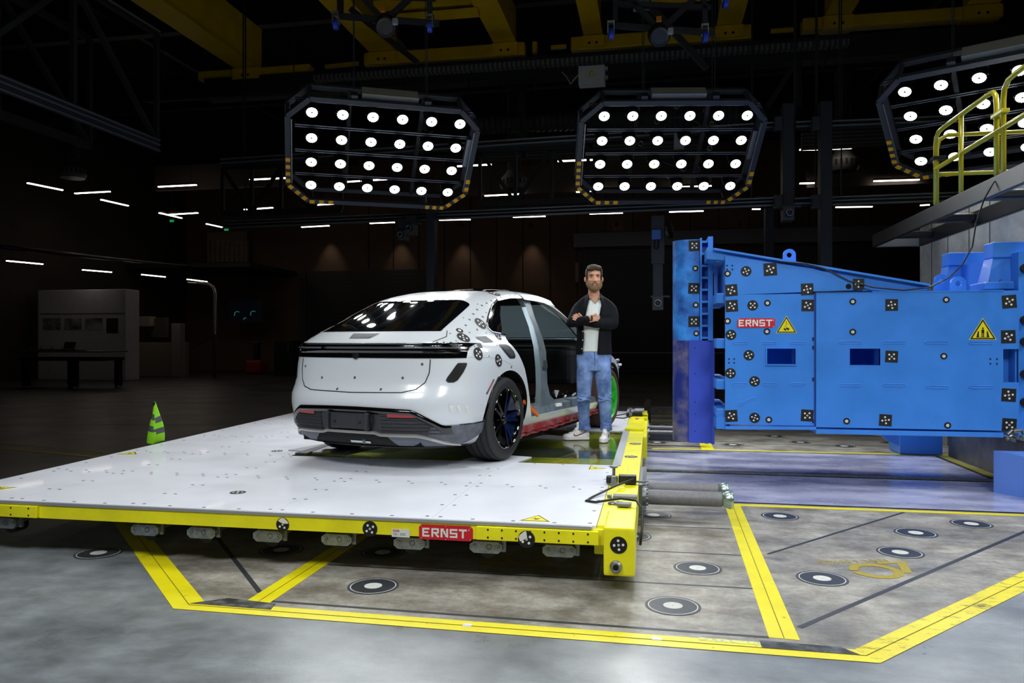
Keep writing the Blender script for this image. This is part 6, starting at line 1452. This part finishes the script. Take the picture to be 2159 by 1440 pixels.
hang_cam(1661, 452, 13.3, 1.0, 'camera under the hanging dark column above the barrier', 432)
hang_cam(868, 484, 13.6, .9, 'right one of two small cameras left of the middle column', 455)
hang_cam(850, 497, 13.6, .85, 'left one of two small cameras left of the middle column', 462)
# ring of small cameras behind the middle lamp frame
c = at_D(1432, 298, 13.0); t = thing('camera_ring', tuple(c), 'ring of small lenses on a dark frame behind the middle lamp frame', 'camera')
mb = MB(); mb.tube([c+CR*(.50*math.cos(a))+V((0, 0, .42*math.sin(a))) for a in [2*PI*k/24 for k in range(24)]], .02, 6, 0, True); mb.tube([c+CR*.5, c-CR*.5], .02, 6); mb.build('ring_frame', dk, t, smooth=True)
for k in range(16):
    a = 2*PI*k/16+.1; r = .52+.08*(k % 3); p = c+CR*(r*math.cos(a))+V((0, 0, r*.95*math.sin(a)))
    mb = MB(); mb.cyl(p, p-CF*.10, .045, 12); mb.lathe([(.035, .102), (.042, .106), (.047, .102)], 12, frame(p, -CF, CR), 1); mb.build('small_lens', [black, steel], t)
mb = MB(); mb.bbox(tuple(c+V((-.09, -.12, -.12))), tuple(c+V((.09, .1, .12))), .02); mb.build('pale_camera', mat('pale_camera_body', (140, 144, 146), .4), t)
# strip lights (rows along the hall and across it)
strip_e = mat('strip_light_lit', (255, 236, 214), .4, emit=(255, 238, 222), es=9.0)
def strip(p0, p1, mode, val, label, w=.075):
    f = at_z if mode == 'z' else at_Y; a = f(*p0, val); b = f(*p1, val)
    if mode == 'z': b.z = a.z
    t = thing('strip_light', tuple((a+b)/2), label, 'light', 'lit strip lights in the dark hall')
    mb = MB(); mb.bar(a+V((0, 0, .05)), b+V((0, 0, .05)), w*1.4, .06); mb.build('channel', dk, t)
    mb = MB(); mb.bar(a, b, w, .03); mb.build('diffuser', strip_e, t)
    zt3 = ZC-.001 if val > 5 else 5.2
    for u in (.15, .85): p = a.lerp(b, u); mb = MB(); mb.cyl((p.x, p.y, p.z+.07), (p.x, p.y, zt3), .006, 5); mb.build('suspension_wire', dk, t)
    return t
for k, (p, q) in enumerate([((14, 550), (90, 557)), ((174, 569), (235, 574)), ((299, 579), (348, 584)), ((395, 589), (436, 594))]): strip(p, q, 'z', 4.0, '%s strip light from the left in the low row over the left side area' % ORD[k])
for k, (p, q) in enumerate([((58, 386), (132, 401)), ((213, 421), (270, 434)), ((336, 449), (383, 460)), ((435, 472), (476, 481))]): strip(p, q, 'z', 6.5, '%s strip light from the left in the slanting row over the gallery' % ORD[k])
rows_ = [('highest far row', 7.0, [((1176, 340), (1278, 336)), ((1686, 316), (1725, 315)), ((1752, 314), (1796, 312)), ((527, 379), (612, 375)), ((724, 384), (833, 377)), ((960, 351), (1036, 347)), ((334, 394), (414, 390)), ((158, 408), (232, 404))]),
  ('middle far row', 6.5, [((515, 442), (575, 438)), ((668, 432), (740, 428)), ((1022, 413), (1101, 409)), ((1215, 405), (1297, 400)), ((1416, 395), (1500, 392)), ((1686, 387), (1717, 386)), ((1842, 382), (1938, 379)), ((352, 453), (417, 449))]),
  ('lowest far row', 6.3, [((636, 479), (694, 476)), ((780, 471), (832, 469)), ((926, 464), (992, 463)), ((1082, 458), (1150, 456)), ((1243, 451), (1313, 449)), ((1411, 447), (1483, 445)), ((1586, 441), (1603, 441)), ((1762, 437), (1839, 436)), ((1940, 433), (1960, 432))])]
for nm, zz, lst in rows_:
    for k, (p, q) in enumerate(sorted(lst)): strip(p, q, 'z', zz, '%s strip light from the left in the %s' % (ORD[k], nm))
# ventilation heads and louvred boards
def vent(px, py, Y, label):
    c = at_Y(px, py, Y); t = thing('air_outlet', tuple(c), label, 'vent', 'round air outlets under the roof'); vm = mat('outlet_grey', (86, 86, 84), .6)
    mb = MB(); mb.lathe([(.0, .0), (.40, .0), (.46, .12), (.46, .32), (.30, .5), (.22, .62)], 28, Matrix.Translation(c)); 
    for k in range(20): mb.box((.455, -.03, .14), (.468, .03, .30), 1, Matrix.Translation(c) @ Matrix.Rotation(2*PI*k/20, 4, 'Z'))
    mb.build('outlet_head', [vm, matt], t, smooth='auto')
    
    pr_ = []; z = .62
    while z < ZC-.7-c.z: pr_ += [(.20, z), (.235, z+.04), (.20, z+.08)]; z += .08
    mb = MB(); mb.lathe(pr_, 18, Matrix.Translation(c)); mb.build('flexible_duct', mat('flex_duct', (70, 72, 74), .5, .3), t)
vent(153, 376, 24, 'round slotted air outlet at the far left'); vent(1084, 400, 24, 'round slotted air outlet between the lamp frames'); vent(1777, 362, 24, 'round slotted air outlet right of the tall column')
lou = stripe_mat('louvred_board', (92, 90, 86), (40, 40, 40), .045, 2, .6, .5)
for k, (x0_, x1_, ya, yb) in enumerate([(1010, 1222, 312, 332), (1250, 1480, 305, 330), (1690, 1865, 280, 308)]):
    a = at_Y(x0_, ya, 20); b = at_Y(x1_, yb, 20); MB().box((a.x, 19.9, b.z), (b.x, 20.1, a.z)).build('louvred_board', lou, label='grey louvred board %s' % ['between the two left lamp frames', 'behind the middle lamp frame', 'right of the tall dark column'][k], cat='panel', group='louvred boards under the roof')
mb = MB(); a = at_Y(1010, 262, 19); b = at_Y(1560, 240, 19); n = 90
mb.lathe([(.26 if k % 2 else .22, (b-a).length*k/n) for k in range(n+1)], 16, frame(a, b-a, (0, 0, 1))); 
for u in (.1, .5, .9): p = a.lerp(b, u); mb.cyl((p.x, p.y, p.z+.2), (p.x, p.y, ZC-.71), .012, 6)
mb.build('corrugated_air_duct', mat('flex_duct'), label='dark corrugated air duct running behind the middle lamp frame', cat='duct')
for k, (x0_, x1_, ya, yb) in enumerate([(330, 600, 352, 392), (920, 1500, 358, 395), (1700, 1960, 362, 388)]):
    a = at_Y(x0_, ya, 26); b = at_Y(x1_, yb, 26); MB().box((a.x, 25.9, b.z), (b.x, 26.1, a.z)).build('brown_ceiling_board', mat('brown_board', (70, 64, 56), .8), label='dim brown roof board %s' % ['left of the left lamp frame', 'under the middle lamp frame', 'right of the tall column'][k], cat='panel', group='brown roof boards')
# open trusses
def truss(a, b, ht, n, label, w=.06, chord=None):
    a = V(a); b = V(b); t = thing('roof_truss', tuple(a), label, 'truss', 'dark open trusses'); up = V((0, 0, ht))
    MB().bar(a+up, b+up, .09, .09).build('top_chord', chord or dk, t); MB().bar(a, b, .09, .12).build('bottom_chord', chord or dk, t)
    for k in range(n):
        p = a.lerp(b, k/n); q = a.lerp(b, (k+1)/n)
        MB().bar(p, p+up, w, w, 0, up=(1, 0, 0)).build('upright', dk, t); MB().bar(p if k % 2 else p+up, q+up if k % 2 else q, w, w).build('diagonal', dk, t)
    MB().bar(b, b+up, w, w, 0, up=(1, 0, 0)).build('upright', dk, t); return t
XT = -7.7
e = at_X(330, 300, XT); truss((XT, 2.0, e.z), (XT, e.y, e.z), 1.72, 5, 'near open truss hanging at the upper left', .07)
truss((XT-1.2, 2.0, e.z), (XT-1.2, e.y, e.z), 1.72, 5, 'second open truss behind the near one at the upper left', .07)
t = thing('aluminium_rail', (XT, 6, e.z-.2), 'bright aluminium rail under the near truss at the upper left', 'rail')
for dz, m_ in ((.02, alr), (-.05, alr), (-.14, alr)): MB().bar((XT+.06, 1.5, e.z+dz), (XT+.06, e.y, e.z+dz), .03, .018).build('rail_profile', m_, t)
MB().bar((XT+.04, 1.5, e.z-.06), (XT+.04, e.y, e.z-.06), .03, .2).build('rail_web', mat('rail_web_blue', (52, 56, 76), .4, .5), t)
t = thing('aluminium_rail', (XT, 6, e.z+1.6), 'thin bright rail on the top chord of the near truss', 'rail'); MB().bar((XT+.06, 1.5, e.z+1.74), (XT+.06, e.y, e.z+1.74), .03, .02).build('rail_profile', alr, t); MB().bar((XT+.06, 1.5, e.z+1.66), (XT+.06, e.y, e.z+1.66), .03, .02).build('rail_profile', dk, t)
a = at_Y(470, 405, 16); b = at_Y(720, 395, 16); truss((a.x, 16, a.z-.5), (b.x, 16, a.z-.5), 1.05, 4, 'open truss behind the left lamp frame', .07)
a = at_Y(1012, 400, 15.5); b = at_Y(1240, 400, 15.5); truss((a.x, 15.5, a.z-.3), (b.x, 15.5, a.z-.3), 1.1, 3, 'open truss between the left and middle lamp frames', .07)
mb = MB(); mb.bar(at_Y(1672, 140, 16), at_Y(1618, 225, 16), .1, .1); mb.bar(at_Y(1682, 130, 16), at_Y(1682, 225, 16), .12, .12, 0, up=(1, 0, 0)); mb.build('braced_hanger', dk, label='dark braced hanger above the hanging column', cat='hanger')
mb = MB(); mb.bar(at_Y(740, 20, 12), at_Y(880, 132, 12), .09, .09); mb.build('diagonal_strut', dk, label='dark diagonal strut in front of the second crane carriage', cat='strut')
mb = MB(); mb.bar(at_Y(1360, 0, 12), at_Y(1490, 145, 12), .09, .09); mb.build('diagonal_strut', dk, label='dark diagonal strut in front of the third crane carriage', cat='strut')
# camera rigs at the top edge
def rig(px, py, label, mir=1):
    c = at_D(px, py, 10.5); t = thing('camera_rig', tuple(c), label, 'rig', 'overhead camera rigs with blue rollers')
    mb = MB()
    for dx, dz, ex, ez in ((-.62, .05, .75, -.05), (-.5, .5, .0, -.02), (.0, -.02, .55, .5), (-.6, .35, .7, .3), (-.62, .5, -.62, .1), (.6, .5, .62, .05)): mb.bar(c+CR*dx+V((0, 0, dz)), c+CR*ex+V((0, 0, ez)), .07, .07)
    mb.build('rig_frame', dk, t)
    d = c+CR*(.02*mir)+V((0, 0, -.08)); mb = MB(); mb.lathe([(0, .1), (.13, .1), (.15, .06), (.15, -.04), (.12, -.08), (0, -.08)], 24, frame(d, -CF+V((0, 0, -.7)), CR)); mb.lathe([(.10, .102), (.118, .108), (.125, .102)], 24, frame(d, -CF+V((0, 0, -.7)), CR), 1); mb.build('drum', [black, dsteel], t)
    MB().bbox(tuple(d+V((-.035, -.18, .12))), tuple(d+V((.035, -.14, .19))), .005).build('drum_label', mat('orange_label', (190, 110, 20), .5), t)
    MB().bbox(tuple(d+CR*.12+V((0, -.15, -.04))), tuple(d+CR*.2+V((0, -.1, .05))), .02).build('white_cap', mat('dull_white_cap', (150, 156, 160), .5), t)
    for dx, dz in ((-.68, .02), (.62, -.02), (.9, .45)):
        p = c+CR*dx+V((0, 0, dz-.08)); mb = MB(); mb.cyl(p-CR*.03, p+CR*.03, .075, 20); mb.build('blue_roller', mat('blue_roller', (24, 60, 190), .4), t)
        mb = MB(); mb.box(tuple(p+V((-.05, -.03, .0))), tuple(p+V((-.035, .03, .16)))); mb.box(tuple(p+V((.035, -.03, .0))), tuple(p+V((.05, .03, .16)))); mb.box(tuple(p+V((-.05, -.04, .14))), tuple(p+V((.05, .04, .17)))); mb.build('roller_fork', steel, t)
rig(812, 42, 'left overhead camera rig with blue rollers and a black drum'); rig(1392, 62, 'right overhead camera rig with blue rollers and a black drum', -1)
c = at_D(1352, 12, 10.6); MB().bbox(tuple(c+V((-.11, -.05, -.06))), tuple(c+V((.11, .05, .06))), .005).build('grey_box', mat('dull_grey_box', (120, 118, 114), .5), label='small grey box on the right overhead camera rig', cat='box')
# ---------------------------------------------------------------- elevated walkway and yellow railing on the right
wk = thing('elevated_walkway', (3.5, 8.5, 2.7), 'dark steel walkway frame above the right end of the barrier', 'walkway')
wm = mat('walkway_steel', (32, 35, 41), .42, .3)
for x in (3.2, 3.82): MB().bbox((x-.025, 4.6, 2.80), (x+.025, 11.9, 2.98), .008).build('side_beam', wm, wk)
for y in (5.4, 6.9, 8.4, 9.9, 11.3): MB().bbox((3.22, y, 2.86), (3.80, y+.16, 2.95), .02).build('cross_plate', wm, wk)
MB().bbox((3.18, 11.86, 2.80), (3.84, 11.92, 2.98), .01).build('end_plate', mat('worn_steel_light', (150, 150, 146), .4, .4), wk)
ry = mat('railing_yellow', (206, 192, 34), .3, .1, coat=.4)
rl = thing('yellow_railing', (3.2, 8.0, 2.98), 'yellow tube railing along the near edge of the walkway', 'railing')
def rt(pts, name='rail_tube', par=None, r=.024): mb = MB(); mb.tube(pts, r, 12); mb.build(name, ry, par or rl, smooth=True)
X = 3.2; zt_, zm_ = 3.80, 3.40
def bend(p, q, r_, n=6): return [p.lerp(q, t) for t in ()]
rt([(X, 9.45, 2.99), (X, 9.45, 3.66), (X, 9.43, 3.75), (X, 9.36, 3.80), (X, 9.2, 3.81), (X, 8.1, 3.81), (X, 7.96, 3.80), (X, 7.90, 3.75), (X, 7.88, 3.66), (X, 7.88, 2.99)], 'hoop')
rt([(X, 7.74, 2.99), (X, 7.74, 3.66), (X, 7.72, 3.75), (X, 7.64, 3.81), (X, 7.5, 3.82), (X, 5.5, 3.82)], 'hoop')
rt([(X, 9.45, 3.40), (X, 5.5, 3.40)], 'mid_rail'); rt([(X, 8.72, 2.99), (X, 8.72, 3.81)], 'post')
for y in (7.81, ): 
    for z in (3.55, ): MB().bbox((X-.035, y-.12, z-.02), (X+.035, y+.12, z+.02), .008).build('clamp', ry, rl)
MB().bbox((X-.035, 9.40, 3.50), (X+.10, 9.52, 3.54), .008).build('clamp', matt, rl)
r2 = thing('yellow_railing', (4.5, 9.55, 2.98), 'yellow tube railing crossing behind the near one', 'railing')
rt([(X+.05, 9.56, 2.99), (X+.05, 9.56, 3.66), (X+.08, 9.56, 3.76), (X+.16, 9.56, 3.81), (X+3, 9.56, 3.81)], 'hoop', r2); rt([(X+.07, 9.56, 3.36), (X+3, 9.56, 3.36)], 'mid_rail', r2)
rt([(4.33, 9.56, 2.99), (4.33, 9.56, 3.80)], 'post', r2)
# ---------------------------------------------------------------- far left side of the hall
def far_box(x0_, x1_, y0_, y1_, Y, dy, m, name, label, cat, par=None):
    a = at_Y(x0_, y0_, Y); b = at_Y(x1_, y1_, Y); z0 = max(.003, b.z); mb = MB(); mb.bbox((a.x, Y, z0), (b.x, Y+dy, a.z), .02)
    return mb.build(name, m, par, label=label, cat=cat)
YE = 24.6
t = thing('measuring_booth', (at_Y(172, 800, YE).x, YE+1, 0), 'large pale booth with four pictures on its front at the far left', 'booth')
far_box(80, 265, 612, 806, YE, .75, mat('booth_grey', (190, 190, 196), .7, var=.03), 'booth_walls', None, None, t)
a = at_Y(84, 662, YE); b = at_Y(262, 664, YE); MB().box((a.x, YE-.01, a.z-.015), (b.x, YE, a.z+.015)).build('panel_joint', mat('joint_grey', (80, 80, 82), .7), t)
pm_ = [mat('photo_print', (34, 34, 34), .5, var=.4, scale=3, col2=(110, 110, 112)), mat('photo_print_2', (50, 54, 60), .5, var=.4, scale=2.4, col2=(130, 130, 130)), mat('photo_print_3', (60, 66, 72), .5, var=.4, scale=1.6, col2=(140, 140, 138)), mat('photo_print_4', (70, 30, 24), .5, var=.4, scale=1.5, col2=(40, 30, 28))]
for k, (x0_, x1_, y0_, y1_) in enumerate([(91, 128, 671, 695), (136, 172, 671, 695), (180, 216, 671, 695), (225, 249, 671, 702)]):
    a = at_Y(x0_, y0_, YE); b = at_Y(x1_, y1_, YE); MB().box((a.x, YE-.02, b.z), (b.x, YE-.001, a.z)).build('picture', pm_[k], t)
YT = 20.0; a = at_Y(20, 742, YT); b = at_Y(208, 736, YT)
t = thing('setup_table', ((a.x+b.x)/2, YT+.5, 0), 'dark setup table on four legs before the pale booth', 'table')
zt2 = at_Y(100, 740, YT).z
MB().bbox((a.x, YT, zt2-.04), (b.x, YT+1.3, zt2), .01).build('table_top', mat('table_top_metal', (88, 90, 94), .4, .5), t)
MB().bbox((a.x+.2, YT+.1, zt2-.30), (b.x-.05, YT+1.2, zt2-.2), .02).build('table_frame', matt, t)
for px in (51, 152): 
    c = at_Y(px, 790, YT+.1); mb = MB(); mb.bbox((c.x-.09, YT+.1, .06), (c.x+.09, YT+.28, zt2-.2), .01); mb.cyl((c.x, YT+.19, .003), (c.x, YT+.19, .06), .1, 14, mi=1); mb.build('leg', [matt, steel], t)
    mb = MB(); mb.bbox((c.x+.72, YT+1.0, .06), (c.x+.88, YT+1.18, zt2-.2), .01); mb.cyl((c.x+.8, YT+1.09, .003), (c.x+.8, YT+1.09, .06), .1, 14, mi=1); mb.build('leg', [matt, steel], t)
a = at_Y(48, 735, YT+.3); b = at_Y(160, 735, YT+.3)
mb = MB(); mb.bbox((a.x, YT+.3, zt2+.003), (b.x, YT+.75, zt2+.06), .01)
for k in range(5): x = a.x+.2+k*(b.x-a.x)/5; mb.cyl((x, YT+.4, zt2+.06), (x, YT+.4, zt2+.12), .03, 8, mi=k % 2)
mb.build('test_fixture', [mat('fixture_metal', (120, 122, 124), .35, .7), mat('fixture_brass', (190, 160, 60), .4, .5)], label='long metal test fixture lying on the dark setup table', cat='fixture')
c = at_Y(134, 716, YT+.9); t = thing('laptop', (c.x, YT+.9, zt2), 'open dark laptop standing on the setup table', 'laptop')
MB().bbox((c.x-.2, YT+.85, zt2+.003), (c.x+.2, YT+1.1, zt2+.025), .005).build('keyboard', black, t); MB().bar((c.x, YT+1.1, zt2+.02), (c.x, YT+1.2, zt2+.27), .4, .015, 0, up=(0, 1, 0)).build('screen', black, t)
# workbench area right of the booth
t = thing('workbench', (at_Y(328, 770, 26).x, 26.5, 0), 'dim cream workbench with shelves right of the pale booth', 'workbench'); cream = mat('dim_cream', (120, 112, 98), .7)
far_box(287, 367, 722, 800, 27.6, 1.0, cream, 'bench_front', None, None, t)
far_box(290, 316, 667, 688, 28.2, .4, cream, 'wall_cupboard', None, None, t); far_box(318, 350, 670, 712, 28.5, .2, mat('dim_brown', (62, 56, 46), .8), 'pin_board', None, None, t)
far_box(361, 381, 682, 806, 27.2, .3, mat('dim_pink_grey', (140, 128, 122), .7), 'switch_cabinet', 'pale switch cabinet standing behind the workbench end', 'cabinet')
# bright curved air pipe
mb = MB(); pts = [at_Y(a, b, 27) for a, b in ((398, 596), (430, 597), (443, 600), (450, 606), (454, 618), (454, 660), (454, 700), (452, 801))]
mb.tube(pts, .07, 14); mb.build('curved_metal_pipe', mat('shiny_pipe', (190, 190, 186), .25, .9), label='shiny metal pipe curving down the far left wall', cat='pipe', smooth=True)
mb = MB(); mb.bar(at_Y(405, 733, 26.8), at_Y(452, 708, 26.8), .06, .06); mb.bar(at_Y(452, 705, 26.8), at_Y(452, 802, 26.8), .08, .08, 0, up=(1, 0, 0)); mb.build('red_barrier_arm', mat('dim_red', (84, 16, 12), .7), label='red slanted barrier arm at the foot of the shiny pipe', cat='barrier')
# wall screen with gauges
t = thing('wall_screen', tuple(at_Y(518, 655, 33)), 'dark wall screen showing faint green gauge arcs', 'screen')
a = at_Y(483, 632, 33); b = at_Y(553, 680, 33); MB().bbox((a.x, 33, b.z), (b.x, 33.08, a.z), .01).build('display', mat('screen_dark', (10, 13, 20), .3, emit=(10, 16, 26), es=.15), t)
ga = mat('gauge_glow', (60, 200, 150), .5, emit=(70, 200, 170), es=.30)
for px, py, r in ((500, 663, .14), (534, 662, .14), (517, 673, .07)):
    c = at_Y(px, py, 32.98); mb = MB(); mb.tube([c+V((r*math.cos(a), 0, r*math.sin(a))) for a in [PI*(.25+.9*k/12) for k in range(13)]], .012, 6); mb.build('gauge_arc', ga, t)
# gallery with railing on the left wall side, long pipe, exit signs
t = thing('gallery_railing', tuple(at_Y(490, 556, 30)), 'dark gallery railing under the slanting row of strip lights', 'railing')
for px in range(443, 526, 10): c = at_Y(px, 530, 30); MB().bar((c.x, 30, at_Y(px, 553, 30).z), (c.x, 30, at_Y(px, 507, 30).z), .04, .04, 0, up=(1, 0, 0)).build('post', dk, t)
for py in (507, 528): MB().bar(at_Y(440, py, 30), at_Y(526, py+4, 30), .04, .04).build('rail', dk, t)
MB().box((XL+.01, 30, at_Y(526, 562, 30).z), (at_Y(526, 562, 30).x, YB-.05, at_Y(526, 553, 30).z)).build('gallery_floor', mat('gallery_dark', (24, 24, 24), .8), t)
far_box(436, 520, 490, 552, 33.8, .1, mat('gallery_wall', (120, 100, 78), .8), 'gallery_wall_panel', 'brown lit wall panel behind the gallery railing', 'panel')
mb = MB(); mb.tube([at_X(0, 520, -19.2), at_X(180, 540, -19.2), at_X(430, 566, -19.2)], .07, 10); mb.build('long_wall_pipe', mat('dull_pipe', (60, 59, 57), .4, .6), label='long metal pipe along the left wall under the gallery', cat='pipe', smooth=True)
ex = mat('exit_green', (20, 150, 80), .5, emit=(20, 170, 90), es=.6)
for px, py, lb in ((478, 484, 'small green exit sign above the gallery railing'), (363, 466, 'small green exit sign between the strip light rows')):
    c = at_Y(px, py, 30.5); mb = MB(); mb.bbox((c.x-.09, 30.45, c.z-.05), (c.x+.09, 30.5, c.z+.05), .005); mb.cyl((c.x, 30.48, c.z+.04), (c.x, 30.48, ZC-.01), .008, 6, mi=0); mb.m[-8:] = [1]*8; o = mb.build('exit_sign', [ex, dk], label=lb, cat='sign', group='green exit signs')
# red machine, green framed door
t = thing('red_floor_scrubber', tuple(at_Y(533, 755, 30)), 'dim red floor machine with an upright column by the back wall', 'machine')
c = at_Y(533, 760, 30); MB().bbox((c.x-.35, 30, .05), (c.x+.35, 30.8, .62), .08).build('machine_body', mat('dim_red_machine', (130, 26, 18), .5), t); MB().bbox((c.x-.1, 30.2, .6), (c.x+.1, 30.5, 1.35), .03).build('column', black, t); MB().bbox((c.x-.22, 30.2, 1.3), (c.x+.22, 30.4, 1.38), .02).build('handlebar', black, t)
for dx in (-.25, .25): MB().cyl((c.x+dx-.03, 30.1, .08), (c.x+dx+.03, 30.1, .08), .078, 14).build('wheel', black, t)
t = thing('dark_machine_cabinet', tuple(at_Y(597, 765, 29)), 'black machine cabinet with a green edge left of the dark door', 'cabinet')
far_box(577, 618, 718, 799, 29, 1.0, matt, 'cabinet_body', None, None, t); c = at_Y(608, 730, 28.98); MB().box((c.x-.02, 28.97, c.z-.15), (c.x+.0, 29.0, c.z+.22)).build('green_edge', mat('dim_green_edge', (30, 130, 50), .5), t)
# small wall fittings seen between the door frames
far_box(1213, 1220, 553, 595, 33.9, .15, mat('wall_tube_grey', (110, 108, 104), .6), 'wall_conduit_box', 'upright grey box on the wall left of the man', 'box')
